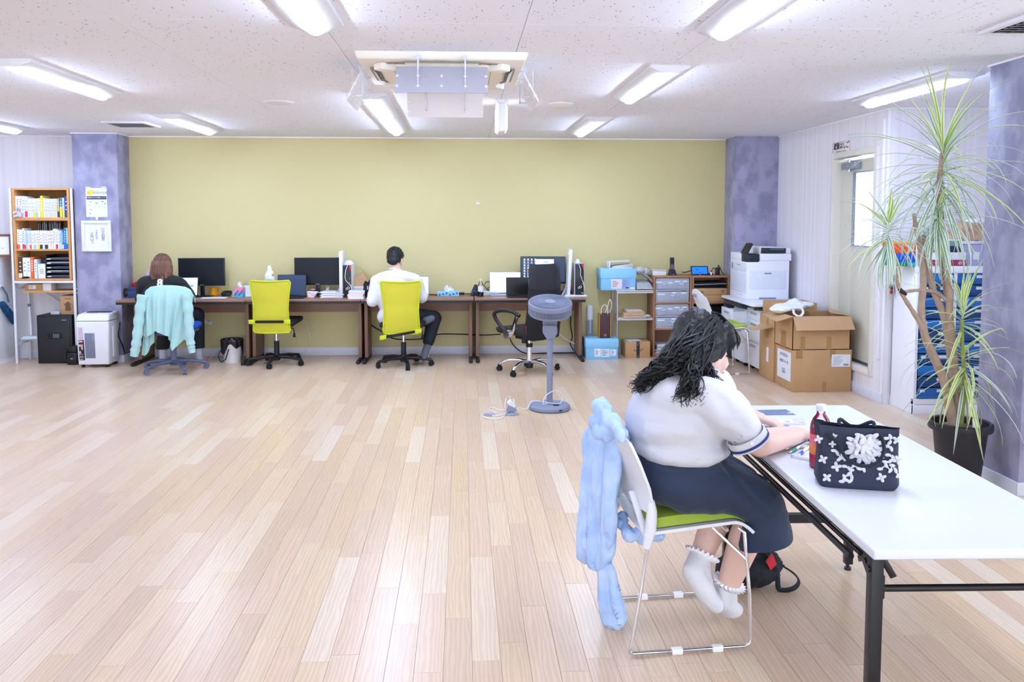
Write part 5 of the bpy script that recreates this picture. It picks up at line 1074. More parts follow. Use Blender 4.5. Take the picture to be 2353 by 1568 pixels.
for s in (-1, 1):
    mk('armrest', MB().tube(smooth_path([(s*0.27, -0.17, 0.60), (s*0.285, -0.08, 0.635), (s*0.29, 0.08, 0.635), (s*0.285, 0.20, 0.60), (s*0.27, 0.20, 0.54), (s*0.25, 0.10, 0.44), (s*0.235, 0.02, 0.40)], 5), 0.019, 10), BLACK, bc)
    mk('arm_post', MB().bar((s*0.275, -0.14, 0.60), (s*0.245, -0.02, 0.41), 0.025, 0.03), CHROME, bc)
    mk('arm_disc', MB().cyl((s*0.238, 0.03, 0.40), (s*0.275, 0.03, 0.40), 0.045, n=24), CHROME, bc)
mk('red_lanyard', MB().tube([(-0.20, -0.20, 0.60), (-0.215, -0.21, 0.50), (-0.205, -0.20, 0.42)], 0.012, 6, flat=0.3).tube([(-0.18, -0.20, 0.60), (-0.175, -0.21, 0.50), (-0.19, -0.20, 0.41)], 0.012, 6, flat=0.3), mat('lanyard_red', 'b81830', 0.7), bc)

# ------------------------------------------------------------------ people helpers
SKIN = mat('skin', 'efcdbf', 0.5, var=0.03, scale=12)
SKIN2 = mat('skin_warm', 'e2bcae', 0.48, var=0.03, scale=12)
def head_solid(m, c, R, s=1.0, chin=1.0):
    """skull, face, jaw, nose and ears; local +y is the face direction, z up"""
    P = lambda x, y, z: Vector(c) + R @ Vector((x*s, y*s, z*s))
    m.ell(P(0, -0.012, 0.025), (0.074*s, 0.094*s, 0.092*s), 24, 16, R)
    m.ell(P(0, 0.028, -0.030), (0.060*s, 0.066*s, 0.080*s), 24, 16, R)
    m.ell(P(0, 0.048, -0.088), (0.036*s, 0.036*s, 0.026*s), 16, 10, R)
    m.ell(P(0, 0.098, -0.026), (0.012*s, 0.020*s, 0.014*s), 12, 8, R); m.cap(P(0, 0.088, 0.012), P(0, 0.100, -0.022), 0.008*s, 0.012*s)
    m.ell(P(0, 0.086, -0.060), (0.024*s, 0.012*s, 0.010*s), 12, 8, R)
    for q in (-1, 1):
        m.ell(P(q*0.078, -0.012, -0.012), (0.010*s, 0.022*s, 0.032*s), 12, 10, R); m.ell(P(q*0.036, 0.068, -0.030), (0.024*s, 0.022*s, 0.026*s), 12, 8, R)
def face_bits(c, R, t, parent, s=1.0, closed=True, lip='c98f8a'):
    P = lambda x, y, z: Vector(c) + R @ Vector((x*s, y*s, z*s))
    br = MB(); ey = MB()
    for q in (-1, 1):
        br.tube([P(q*0.014, 0.090, 0.026), P(q*0.030, 0.086, 0.032), P(q*0.046, 0.074, 0.026)], 0.0032*s, 6)
        ey.tube([P(q*0.016, 0.088, 0.004), P(q*0.030, 0.087, 0.0), P(q*0.044, 0.078, 0.004)], 0.0030*s, 6)
    mk('eyebrow', br, mat('brow_dark', '2a2024', 0.7), parent, world=True); mk('eyelash', ey, MATS['brow_dark'], parent, world=True)
    mk('mouth', MB().tube([P(-0.020, 0.092, -0.061), P(0, 0.100, -0.059), P(0.020, 0.092, -0.061)], 0.0042*s, 6), mat('lip', lip, 0.45), parent, world=True)
def Rot(rz, rx=0.0, ry=0.0): return (Matrix.Rotation(rz, 3, 'Z') @ Matrix.Rotation(rx, 3, 'X') @ Matrix.Rotation(ry, 3, 'Y'))
def hand_solid(m, w, d, up, s=1.0, curl=0.5, side=1, spread=0.1):
    """palm + five bent fingers; w wrist, d pointing direction, up = back of hand normal"""
    d = Vector(d).normalized(); up = (Vector(up) - d*Vector(up).dot(d)).normalized(); r = d.cross(up)*side; w = Vector(w)
    m.cap(w, w+d*0.03*s, 0.024*s, 0.026*s)
    for i, (o, L, rad) in enumerate(((-0.030, 0.066, 0.0088), (-0.010, 0.076, 0.0092), (0.011, 0.071, 0.009), (0.030, 0.056, 0.008))):
        base = w + d*0.085*s + r*o*s; m.cap(w+d*0.02*s+r*o*0.6*s, base, 0.016*s, 0.0125*s)
        dir_ = (d + r*o*spread*12).normalized(); p = base; ang = 0
        for k, fr_ in enumerate((0.45, 0.31, 0.24)):
            ang += curl*(0.7, 0.9, 0.6)[k]; dd = dir_*math.cos(ang) - up*math.sin(ang); q = p+dd*L*fr_*s
            m.cap(p, q, rad*s*(1-0.12*k), rad*s*(1-0.12*(k+1)), 10); p = q
    b = w + d*0.02*s - r*0.026*s; dd = (d*0.75 - r*0.65 - up*0.25).normalized(); q = b+dd*0.042*s; m.cap(b, q, 0.015*s, 0.0115*s, 10)
    dd = (d*0.95 - r*0.15 - up*0.35).normalized(); q2 = q+dd*0.032*s; m.cap(q, q2, 0.0105*s, 0.009*s, 10); dd = (d*0.9 - up*0.5).normalized(); m.cap(q2, q2+dd*0.022*s, 0.009*s, 0.0075*s, 10)
# ------------------------------------------------------------------ long-haired woman at the first desk
w1 = thing('person', 'woman with long brown hair and black shirt with an 8, sitting at the first desk', 'person', (-2.93, 8.72, 0))
hc = at(374, 612, 8.83); R1 = Rot(0.0, -0.15)
sh = lambda x, y, z: Vector((hc.x+x, 8.78+y, z))
B = MB(); head_solid(B, hc, R1); B.cap(hc+Vector((0, -0.02, -0.07)), sh(0, 0, 0.94), 0.052, 0.056)
B.chain([sh(-0.17, 0, 0.87), sh(0, -0.0, 0.90), sh(0.17, 0, 0.87)], [0.06, 0.08, 0.06]); B.ell(sh(0, 0.0, 0.70), (0.17, 0.11, 0.24)); B.ell(sh(0, 0.0, 0.54), (0.18, 0.14, 0.12))
elR, haR = at(440, 683, 8.85), Vector((at(430, 675, 9.05).x, 9.05, 0.735)); elL = sh(-0.24, 0.05, 0.70); haL = sh(-0.13, 0.28, 0.74)
for (S, E, Hh, sd) in ((sh(0.18, 0, 0.86), elR, haR, 1), (sh(-0.18, 0, 0.86), elL, haL, -1)):
    B.cap(S, E, 0.05, 0.042); B.cap(E, Hh, 0.040, 0.026); hand_solid(B, Hh, (Hh-E).normalized()*0.6+Vector((0, 0.5, -0.12)), (0, 0, 1), 0.9, 0.6, sd)
kR, kL = at(452, 724, 9.0), at(382, 730, 9.0); aR, aL = at(456, 806, 9.05), at(374, 806, 9.0)
for (K, A_, s) in ((kR, aR, 0.09), (kL, aL, -0.09)):
    B.cap(sh(s, 0.0, 0.53), K, 0.085, 0.062); B.cap(K, A_, 0.058, 0.036); B.cap(A_, A_+Vector((0, 0.0, -0.10)), 0.034, 0.03); B.cap(A_+Vector((0, 0.0, -0.11)), A_+Vector((0, 0.15, -0.125)), 0.03, 0.026)
blob('body', B, SKIN, w1, voxel=0.009, iters=5)
T = MB(); T.chain([sh(-0.175, 0, 0.875), sh(0, -0.005, 0.905), sh(0.175, 0, 0.875)], [0.07, 0.088, 0.07]); T.ell(sh(0, -0.005, 0.71), (0.195, 0.13, 0.26)); T.ell(sh(0, -0.005, 0.55), (0.20, 0.155, 0.12))
for (S, E) in ((sh(0.19, 0, 0.865), elR), (sh(-0.19, 0, 0.865), elL)): T.cap(S, E*0.9+S*0.1, 0.066, 0.056)
blob('tshirt', T, mat('shirt_black', '15171c', 0.8, var=0.08, scale=20, sheen=0.1), w1, voxel=0.01, iters=6, disp=0.006, dscale=14)
TR = MB()
for (K, A_, s) in ((kR, aR, 0.09), (kL, aL, -0.09)): TR.cap(sh(s, 0.0, 0.53), K, 0.10, 0.082); TR.cap(K, A_+Vector((0, 0, 0.03)), 0.078, 0.066)
TR.ell(sh(0, 0.0, 0.52), (0.2, 0.16, 0.09))
blob('trousers', TR, mat('trousers_black', '14161d', 0.8, var=0.08, scale=20), w1, voxel=0.01, iters=4, cut=[(aR+Vector((0, 0, 0.03)), (0, 0, -1))])
SOCKG = mat('sock_grey', 'b9bac8', 0.9, var=0.05, scale=80, bump=0.2, bscale=300)
for A_ in (aR, aL):
    S_ = MB(); S_.cap(A_+Vector((0, 0, 0.02)), A_+Vector((0, 0.0, -0.09)), 0.043, 0.036); S_.cap(A_+Vector((0, 0.0, -0.09)), A_+Vector((0, 0.13, -0.115)), 0.037, 0.032)
    blob('sock', S_, SOCKG, w1, voxel=0.008, iters=3)
    f = A_+Vector((0, -0.01, 0)); S_ = MB().hexa([(f.x-0.045, f.y-0.05, 0.0), (f.x+0.045, f.y-0.05, 0.0), (f.x+0.045, f.y+0.19, 0.0), (f.x-0.045, f.y+0.19, 0.0)], [(f.x-0.04, f.y-0.045, 0.03), (f.x+0.04, f.y-0.045, 0.03), (f.x+0.04, f.y+0.17, 0.05), (f.x-0.04, f.y+0.17, 0.05)])
    mk('slipper', S_, mat('slipper_pink', 'd9a0b2', 0.7), w1, bevel=0.012, seg=3, world=True)
face_bits(hc, R1, w1, w1.children[0])
HB = mat('hair_brown', '6f4a3c', 0.42, var=0.25, scale=60, stretch=(1, 1, 0.08), bump=0.25, bscale=120)
Hm = MB(); Hm.ell(hc+R1 @ Vector((0, -0.016, 0.030)), (0.088, 0.105, 0.102), 24, 16, R1)
Hm.chain([hc+Vector((0, -0.070, 0.0)), hc+Vector((0.0, -0.085, -0.06)), hc+Vector((0.01, -0.09, -0.095))], [0.085, 0.080, 0.055])
for q in (-1, 1): Hm.chain([hc+Vector((q*0.052, -0.03, 0.0)), hc+Vector((q*0.07, -0.055, -0.08)), hc+Vector((q*0.078, -0.065, -0.135))], [0.055, 0.045, 0.022])
hair = blob('hair', Hm, HB, w1, voxel=0.008, iters=8, fn=lambda v, n: v+n*0.004*math.sin(math.atan2(v.x-hc.x, -(v.y-hc.y))*38))
st = MB(); r2 = random.Random(5)
for i in range(90):
    a = r2.uniform(-1.35, 1.35); L_ = r2.uniform(0.17, 0.24)+(r2.uniform(0.02, 0.10) if abs(a+0.1) > 0.35 else 0.0); r_ = 0.092; x0 = r_*math.sin(a); y0 = -0.016-0.108*math.cos(a)
    pts = []
    for k in range(7):
        f = k/6; z = 0.06-f*L_; flare = 1+0.25*f
        pts.append(hc+Vector((x0*flare+0.010*math.sin(f*5+i)*f, y0-0.008-0.015*math.sin(f*PI), z)))
    st.tube(pts, [0.0035, 0.005, 0.005, 0.0045, 0.004, 0.003, 0.0012], 5)
mk('hair_strands', st, mat('hair_brown_light', '8d6450', 0.4, var=0.3, scale=40), hair, world=True)['kind'] = 'stuff'
p8 = at(369.5, 650, 8.69); T8 = w1.children[1]
text('8', 0.105, (p8.x, 8.668, p8.z-0.004), (PI/2-0.12, 0, 0), mat('print_white', 'eceef6', 0.6), w1, name='printed_number', bold=0.004, ext=0.012)
# ------------------------------------------------------------------ man in white
mn = thing('person', 'man with short black hair and white shirt, sitting in the lime chair', 'person', (-0.62, 8.80, 0))
hc = at(908, 597, 8.83); R2 = Rot(-0.25, -0.30)
sh = lambda x, y, z: Vector((at(911, 640, 8.78).x+x, 8.78+y, z))
B = MB(); head_solid(B, hc, R2, 1.02); B.cap(hc+Vector((0.0, -0.025, -0.06)), sh(0, 0, 0.97), 0.055, 0.062)
B.chain([sh(-0.17, 0, 0.90), sh(0, 0, 0.94), sh(0.17, 0, 0.90)], [0.06, 0.08, 0.06]); B.ell(sh(0, 0, 0.70), (0.16, 0.11, 0.25)); B.ell(sh(0.02, 0, 0.52), (0.17, 0.14, 0.10))
elL, elR = at(856, 692, 8.72), at(970, 684, 8.80); haL, haR = Vector((at(872, 676, 9.02).x, 9.03, 0.735)), Vector((at(955, 676, 9.05).x, 9.04, 0.735))
for (S, E, Hh, sd) in ((sh(-0.2, 0, 0.89), elL, haL, -1), (sh(0.2, 0, 0.89), elR, haR, 1)):
    B.cap(S, E, 0.048, 0.040); B.cap(E, Hh, 0.038, 0.026); hand_solid(B, Hh, (Hh-E).normalized()*0.5+Vector((0, 0.5, -0.1)), (0, 0, 1), 0.95, 0.6, sd)
kR = at(997, 732, 9.0); aR = at(984, 792, 8.86); fR = at(978, 826, 8.78); kL = at(930, 722, 9.0); aL = at(962, 738, 8.86)
B.cap(sh(0.09, 0, 0.52), kR, 0.082, 0.062); B.cap(kR, aR, 0.056, 0.036); B.cap(sh(-0.07, 0, 0.52), kL, 0.082, 0.062); B.cap(kL, aL, 0.055, 0.038); B.cap(aR, fR, 0.034, 0.03)
blob('body', B, SKIN2, mn, voxel=0.009, iters=5)
face_bits(hc, R2, mn, mn.children[0])
WS = mat('shirt_white', 'dedee4', 0.8, var=0.02, scale=20, bump=0.05, bscale=300)
T = MB(); T.chain([sh(-0.185, -0.005, 0.895), sh(0, -0.01, 0.935), sh(0.185, -0.005, 0.895)], [0.072, 0.09, 0.072]); T.ell(sh(0, -0.01, 0.72), (0.205, 0.135, 0.27)); T.ell(sh(0.0, -0.015, 0.53), (0.205, 0.165, 0.13)); T.ell(sh(0.12, -0.03, 0.50), (0.09, 0.10, 0.09))
for (S, E, Hh) in ((sh(-0.2, 0, 0.885), elL, haL), (sh(0.2, 0, 0.885), elR, haR)): T.cap(S, E, 0.072, 0.062); T.cap(E, E*0.15+Hh*0.85, 0.060, 0.044)
blob('shirt', T, WS, mn, voxel=0.01, iters=6, disp=0.012, dscale=10)
mk('collar', MB().tube([hc+Vector((0.062*math.cos(a*PI/12), -0.03+0.058*math.sin(a*PI/12), -0.100-0.012*math.sin(a*PI/12))) for a in range(24)], 0.008, 6, closed=True), WS, mn, world=True)
TRM = mat('trousers_navy', '171a24', 0.8, var=0.08, scale=30)
T = MB(); T.cap(sh(0.09, 0, 0.52), kR, 0.098, 0.085); T.cap(kR, aR+Vector((0.004, 0, 0.035)), 0.080, 0.062); T.cap(sh(-0.07, 0, 0.52), kL, 0.095, 0.08); T.cap(kL, aL*0.75+kL*0.25, 0.075, 0.06); T.ell(sh(0, 0, 0.50), (0.19, 0.15, 0.09))
blob('trousers', T, TRM, mn, voxel=0.01, iters=4)
SOCKD = mat('sock_slate', '5f6473', 0.9, var=0.08, scale=80, bump=0.2, bscale=300)
S_ = MB(); S_.chain([aR+Vector((0, 0, 0.01)), at(978, 808, 8.80), at(975, 822, 8.76), at(976, 826, 8.90)], [0.042, 0.040, 0.036, 0.032]); blob('sock', S_, SOCKD, mn, voxel=0.008, iters=3)
S_ = MB(); S_.chain([at(966, 742, 8.84), at(980, 737, 8.82), at(992, 732, 8.84)], [0.035, 0.042, 0.036]); blob('sock', S_, SOCKD, mn, voxel=0.008, iters=3)
HK_ = mat('hair_black', '17161a', 0.45, var=0.2, scale=80, bump=0.3, bscale=150)
P = lambda x, y, z: hc + R2 @ Vector((x, y, z))
Hm = MB(); Hm.ell(P(0, -0.016, 0.034), (0.086, 0.104, 0.100), 24, 16, R2); Hm.ell(P(0, -0.065, -0.02), (0.066, 0.045, 0.055), 20, 12, R2); Hm.ell(P(0, 0.05, 0.075), (0.062, 0.045, 0.035), 20, 12, R2)
hair = blob('hair', Hm, HK_, mn, voxel=0.006, iters=4, disp=0.006, dscale=55)
st = MB()
for i in range(150):
    a = r2.uniform(0, 2*PI); b = r2.uniform(0.15, 1.5); d = Vector((math.cos(a)*math.cos(b), math.sin(a)*math.cos(b), math.sin(b)))
    p = P(0.086*d.x, -0.016+0.104*d.y, 0.034+0.1*d.z); q = R2 @ Vector((d.x*0.5-0.25*d.y, d.y*0.5+0.3*d.x, -0.35)); st.tube([p-q*0.01, p+(R2 @ d)*0.003, p+q*0.03-(R2 @ d)*0.003], [0.003, 0.0032, 0.001], 4)
mk('hair_strands', st, HK_, hair, world=True)['kind'] = 'stuff'
# ================================================================== RIGHT SIDE
SHELFW = mat('shelf_wood', 'a77a5c', 0.55, var=0.10, scale=6, stretch=(1, 14, 14))
SHELFV = mat('shelf_wood_side', '9a6f52', 0.55, var=0.10, scale=6, stretch=(14, 14, 1))
SILVER = mat('rack_silver', 'b9bdcb', 0.35, 0.6, var=0.03)
# fan
fn = thing('fan', 'grey pedestal fan with head tilted up standing alone on the floor', 'fan', (0.70, 6.69, 0))
FG = mat('fan_grey', '848ba2', 0.5, var=0.03); FGD = mat('fan_dark', '2b2f3b', 0.5, var=0.03)
mk('base', MB().lathe([(0.0, 0), (0.155, 0), (0.166, 0.008), (0.166, 0.03), (0.155, 0.042), (0.0, 0.046)], 48), FG, fn)
mk('control_dial', MB().cyl((0.045, -0.06, 0.042), (0.045, -0.06, 0.0475), 0.026, n=24), BLACK, fn); mk('port', MB().box(0.06, -0.166, 0.018, 0.085, -0.157, 0.026), BLACK, fn)
mk('pole', MB().cyl((0, 0, 0.04), (0, 0, 0.62), 0.024), FG, fn); mk('collar', MB().cyl((0, 0, 0.555), (0, 0, 0.575), 0.027), FG, fn)
mk('neck', MB().prism([(-0.028, 0.575), (0.028, 0.575), (0.056, 0.62), (0.056, 0.67), (0.045, 0.69), (-0.045, 0.69), (-0.056, 0.67), (-0.056, 0.62)], -0.045, 0.045, 'y'), FG, fn, bevel=0.008, seg=3)
mk('neck_arm', MB().box(-0.057, -0.03, 0.68, 0.057, 0.05, 0.80), mat('fan_grey2', '7d849b', 0.5), fn, bevel=0.012)
hm = Matrix.Translation((0, -0.005, 0.83)) @ Matrix.Rotation(math.radians(15.5), 4, 'X')
def hmk(name, mb, m, par=fn, **k):
    mb.v = [tuple(hm @ Vector(p)) for p in mb.v]; return mk(name, mb, m, par, **k)
hd = hmk('fan_head', MB().lathe([(0.168, -0.055), (0.176, -0.045), (0.176, -0.040), (0.170, -0.038), (0.170, -0.05), (0.0, -0.055)], 48, cap=False), FG)
hmk('rim', MB().lathe([(0.176, 0.012), (0.178, 0.02), (0.176, 0.045), (0.170, 0.050), (0.166, 0.046), (0.168, 0.012)], 48, cap=False), FG, hd)
hmk('side_grille', MB().lathe([(0.1705, -0.04), (0.1705, 0.014)], 48, cap=False), FGD, hd)
sg_ = MB(); 
for i in range(96):
    a = 2*PI*i/96; c, s = math.cos(a), math.sin(a); w = 0.0030
    sg_.hexa([(0.170*c+w*s, 0.170*s-w*c, -0.04), (0.1755*c+w*s, 0.1755*s-w*c, -0.04), (0.1755*c-w*s, 0.1755*s+w*c, -0.04), (0.170*c-w*s, 0.170*s+w*c, -0.04)], [(0.170*c+w*s, 0.170*s-w*c, 0.014), (0.1755*c+w*s, 0.1755*s-w*c, 0.014), (0.1755*c-w*s, 0.1755*s+w*c, 0.014), (0.170*c-w*s, 0.170*s+w*c, 0.014)])
hmk('side_ribs', sg_, FG, hd, smooth=0)['kind'] = 'stuff'
hmk('grille_dark', MB().lathe([(0.168, 0.036), (0.05, 0.040), (0, 0.040)], 48, cap=False), FGD, hd)
sp_ = MB()
for i in range(90):
    a = 2*PI*i/90; c, s = math.cos(a), math.sin(a)
    pts = [(r*math.cos(a+tw), r*math.sin(a+tw), z) for r, z, tw in ((0.042, 0.050, 0), (0.10, 0.0505, 0.06), (0.168, 0.047, 0.12))]
    sp_.tube(pts, [0.0010, 0.0021, 0.0031], 4, flat=0.7, caps=False)
hmk('grille_spokes', sp_, FG, hd)['kind'] = 'stuff'
for r in (0.10, 0.125): hmk('grille_ring', MB().tube([(r*math.cos(2*PI*i/48), r*math.sin(2*PI*i/48), 0.051) for i in range(48)], 0.002, 5, closed=True), FG, hd)
hmk('grille_hub', MB().lathe([(0.042, 0.048), (0.042, 0.053), (0.036, 0.056), (0, 0.057)], 32), FG, hd)
hmk('fan_underside', MB().lathe([(0.0, -0.056), (0.168, -0.056), (0.168, -0.05)], 48, cap=False), FG, hd)
# fan cord, plug, feet
cb = lambda x, y, z=0.004: on(x, y)+Vector((0, 0, z))
base = fn.location
pts = [base+Vector((-0.02, -0.03, 0.05)), base+Vector((-0.06, -0.05, 0.055)), base+Vector((-0.03, -0.03, 0.12)), base+Vector((0.05, -0.02, 0.155)), base+Vector((0.10, 0.0, 0.10)), base+Vector((0.08, -0.03, 0.053)), base+Vector((0.0, -0.035, 0.056)), base+Vector((-0.08, -0.02, 0.07)), base+Vector((-0.15, -0.02, 0.065)), base+Vector((-0.19, -0.04, 0.01)), cb(1193, 939), cb(1185, 941), cb(1180, 934, 0.06)]
cable(pts, 0.004, WMET, 'white cord looped round the fan foot to the power brick')
pts = [cb(1174, 934, 0.07), cb(1165, 926, 0.05), cb(1160, 935), cb(1165, 946), cb(1155, 955), cb(1135, 957), cb(1120, 951), cb(1110, 954), cb(1112, 961), cb(1130, 965), cb(1150, 964), cb(1160, 955), cb(1168, 945), cb(1150, 945), cb(1130, 938), cb(1126, 944), cb(1140, 952)]
cable(pts, 0.004, WMET, 'white cord in loose loops left of the power brick')
t = thing('power_brick', 'white power brick lying on a grey disc left of the fan', 'adapter', (on(1175, 952).x, on(1175, 952).y, 0.004), 0.2)
mk('brick', MB().at((0, 0, 0.075), ry=0.9, rx=0.2).box(-0.035, -0.022, -0.02, 0.035, 0.022, 0.02), WMET, t, bevel=0.007, seg=3); mk('support', MB().hexa([(-0.04, -0.03, 0.02), (0.04, -0.03, 0.02), (0.04, 0.03, 0.02), (-0.04, 0.03, 0.02)], [(-0.02, -0.02, 0.07), (0.03, -0.02, 0.055), (0.03, 0.02, 0.055), (-0.02, 0.02, 0.07)]), FG, t, bevel=0.004)
solo('floor_disc', MB().lathe([(0, 0), (0.048, 0), (0.05, 0.004), (0.02, 0.02), (0, 0.022)], 28, cap=False), mat('disc_grey', '8f93a6', 0.5), 'round grey disc on the floor under the white power brick', 'disc').location = (on(1175, 953).x, on(1175, 953).y, 0)
solo('floor_disc', MB().lathe([(0, 0), (0.045, 0), (0.047, 0.003), (0.03, 0.008), (0, 0.009)], 28, cap=False), MATS['disc_grey'], 'round grey disc on the floor inside the cord loops', 'disc').location = (on(1125, 954).x, on(1125, 954).y, 0)
# tall white cylinder, blue storage boxes, shop bag, parcel
BLUEB = mat('box_light_blue', '86c5ec', 0.55, var=0.03)
def lidbox(x0, x1, ytop, ymid, ybot, Y, d, label, floor_z=None, lab=()):
    a, b = at(x0, ytop, Y), at(x1, ybot, Y); z0 = floor_z if floor_z is not None else 0.0; w = b.x-a.x; zm = at(x0, ymid, Y).z-z0; h = a.z-z0
    t = thing('storage_box', label, 'storage box', ((a.x+b.x)/2, Y+d/2, z0))
    mk('body', MB().box(-w/2+0.006, -d/2+0.006, 0, w/2-0.006, d/2-0.006, h-0.01), BLUEB, t, bevel=0.002)
    mk('lid', MB().box(-w/2, -d/2, zm, w/2, d/2, h), mat('lid_light_blue', '8fccf2', 0.5, var=0.02), t, bevel=0.003)
    for (p, q, r, s, c) in lab:
        mk('label_sticker', MB().box(-w/2+w*p, -d/2+0.0045, zm*r, -w/2+w*q, -d/2+0.006, zm*s), mat('lbl_'+c, c, 0.6, var=0.08, scale=90), t)
        k = MB()
        for i in range(4): k.box(-w/2+w*(p+(q-p)*0.12), -d/2+0.0038, zm*(r+(s-r)*(0.2+0.18*i)), -w/2+w*(p+(q-p)*(0.5+0.1*(i % 3))), -d/2+0.0045, zm*(r+(s-r)*(0.28+0.18*i)))
        mk('label_print', k, INKG, t)
    return t
lidbox(1346, 1421, 780, 800, 827, 9.02, 0.26, 'light blue lidded box on the floor beside the last desk', 0.0, [(0.27, 0.46, 0.25, 0.93, 'eef0f6'), (0.48, 0.74, 0.2, 0.9, 'd3e3f3'), (0.76, 0.93, 0.32, 0.85, 'e8eef8')])
pl = thing('tube_lamp', 'white upright cylinder with a slotted grey lower half by the last desk', 'air purifier', (at(1356, 740, 9.36).x, 9.38, 0))
top = at(1356, 702, 9.36).z
mk('upper', MB().lathe([(0.036, top*0.72), (0.036, top-0.02), (0.03, top), (0, top)], 24), WMET, pl); mk('lower', MB().cyl((0, 0, 0), (0, 0, top*0.72), 0.036), mat('purifier_grey', 'c9cbd8', 0.5), pl)
mk('grille_strip', MB().prism([(-0.026, 0.05), (0.026, 0.05), (0.026, top*0.70), (-0.026, top*0.70)], -0.037, -0.02, 'y'), mat('purifier_dark', '8a8f9e', 0.5), pl)
k = MB()
for i in range(18): k.box(-0.008, -0.0385, 0.25+0.018*i, 0.008, -0.037, 0.259+0.018*i)
mk('grille_slots', k, WMET, pl)['kind'] = 'stuff'
a, b = at(1377, 722, 9.08), at(1404, 778, 9.08); w = b.x-a.x; zb = at(1346, 780, 9.02).z
t = thing('shop_bag', 'dark brown and orange paper bag standing on the lower blue box', 'paper bag', ((a.x+b.x)/2, 9.13, zb))
h = a.z-zb
mk('bag', MB().box(-w/2, -0.04, 0, w/2, 0.04, h), mat('bag_brown', '4a2f38', 0.55, var=0.08), t, bevel=0.001)
for s in (-1, 1): mk('gusset', MB().box(s*w/2-0.007 if s > 0 else -w/2-0.002, -0.042, 0.0, w/2+0.002 if s > 0 else -w/2+0.007, 0.042, h*1.02), mat('bag_orange2', 'c9851f', 0.6), t)
mk('emblem', MB().tube([(0.004+0.013*math.cos(q*PI/8), -0.0415, 0.034+0.011*math.sin(q*PI/8)) for q in range(16)], 0.0018, 5, closed=True).tube([(0.004+0.007*math.cos(q*PI/3), -0.0415, 0.034+0.005*math.sin(q*PI/3)) for q in range(6)], 0.0016, 5, closed=True), mat('emblem_gold', 'd9a860', 0.5), t)
for (y, x0_, x1_, hh, lean) in ((-0.036, -0.045, 0.03, 0.10, 0.0), (0.036, 0.01, 0.06, 0.15, 0.03)): mk('handle', MB().tube(smooth_path([(x0_, y, h-0.01), (x0_+0.005+lean, y, h+hh*0.6), ((x0_+x1_)/2+lean, y, h+hh), (x1_-0.003+lean, y, h+hh*0.6), (x1_, y, h-0.01)], 5), 0.0045, 8), mat('cord_cream', 'efe9dc', 0.7), t)
pc = carton(at(1437, 800, 9.11).x, at(1494, 800, 9.11).x, 9.11, 9.36, 0, at(1437, 786, 9.11).z, 'small brown parcel with black tape and a smile arrow, on the floor', tape=False)
w2 = (at(1494, 800, 9.11).x-at(1437, 800, 9.11).x)/2; h = at(1437, 786, 9.11).z
BT = mat('tape_black', '1d2230', 0.35)
mk('black_tape', MB().box(-0.015, -0.1258, 0, 0.022, -0.125, h).box(-0.015, -0.125, h, 0.022, 0.125, h+0.0008), BT, pc)
mk('smile_arrow', MB().tube([(0.0+0.055*math.cos(a_), -0.1265, h*0.58-0.028*math.sin(a_)) for a_ in [PI*0.12+PI*0.76*i/12 for i in range(13)]][::-1], [0.001+0.0028*math.sin(PI*i/12) for i in range(13)], 6).tube([(0.035, -0.1265, h*0.56), (0.055, -0.1265, h*0.56), (0.05, -0.1265, h*0.46)], 0.0022, 5), mat('smile_ink', '23232b', 0.6), pc)
mk('tape_print', MB().box(-0.006, -0.1264, h*0.78, 0.006, -0.1258, h*0.83).box(0.0, -0.1264, h*0.9, 0.014, -0.1258, h*0.94).box(-0.006, -0.1264, h*0.08, 0.01, -0.1258, h*0.12), CARD, pc)
solo('padded_envelope', MB().at((0, 0, 0), rz=0.25).box(-0.075, -0.06, 0, 0.075, 0.06, 0.014), mat('film_grey', 'cfd2dc', 0.3, var=0.1, scale=30), 'crumpled grey film envelope lying on the small parcel', 'envelope', bevel=0.005).location = (at(1455, 783, 9.15).x, 9.18, h+0.001)
# small silver rack
RZ1, RZ2 = 0.735, 0.44
rx0, rx1 = at(1419, 700, 9.16).x, at(1503, 700, 9.16).x
rk2 = thing('shelf_rack', 'small silver legged rack with two shelves beside the drawer shelves', 'rack', ((rx0+rx1)/2, 9.31, 0)); hw_ = (rx1-rx0)/2
for s in (-1, 1):
    for y in (-0.14, 0.14): mk('leg', MB().cyl((s*hw_, y, 0), (s*hw_, y, RZ1), 0.010, n=12), SILVER, rk2)
mk('shelf', MB().box(-hw_-0.015, -0.155, RZ1, hw_+0.015, 0.155, RZ1+0.014), mat('rack_board', 'd9c6b6', 0.5, var=0.03), rk2, bevel=0.002)
mk('shelf', MB().box(-hw_+0.005, -0.14, RZ2-0.012, hw_-0.005, 0.14, RZ2), MATS['rack_board'], rk2, bevel=0.002)
for z in (RZ1-0.012, RZ2-0.018): mk('rail', MB().bar((-hw_, -0.145, z), (hw_, -0.145, z), 0.012, 0.018), SILVER, rk2)
bxu = lidbox(1380, 1462, 618, 640, 668, 9.15, 0.28, 'light blue lidded box standing on top of the small silver rack', RZ1+0.014, [(0.30, 0.60, 0.12, 0.92, 'e9dfe6'), (0.61, 0.80, 0.12, 0.92, '8fa9dd'), (0.72, 0.95, 0.08, 0.25, 'f1f1f6')])
zt = at(1380, 618, 9.15).z
t = thing('ring_binder', 'open white ring binder full of papers on the upper blue box', 'binder', (at(1425, 615, 9.22).x, 9.27, zt))
mk('lower_cover', MB().box(-0.12, -0.09, 0, 0.13, 0.10, 0.006), PAPER, t); mk('spine', MB().box(-0.128, -0.09, 0, -0.118, 0.10, 0.075), PAPER, t, bevel=0.002)
q = MB().at((-0.118, 0, 0.07), ry=-0.06); q.box(0, -0.09, 0, 0.22, 0.10, 0.005); mk('upper_cover', q, PAPER, t)
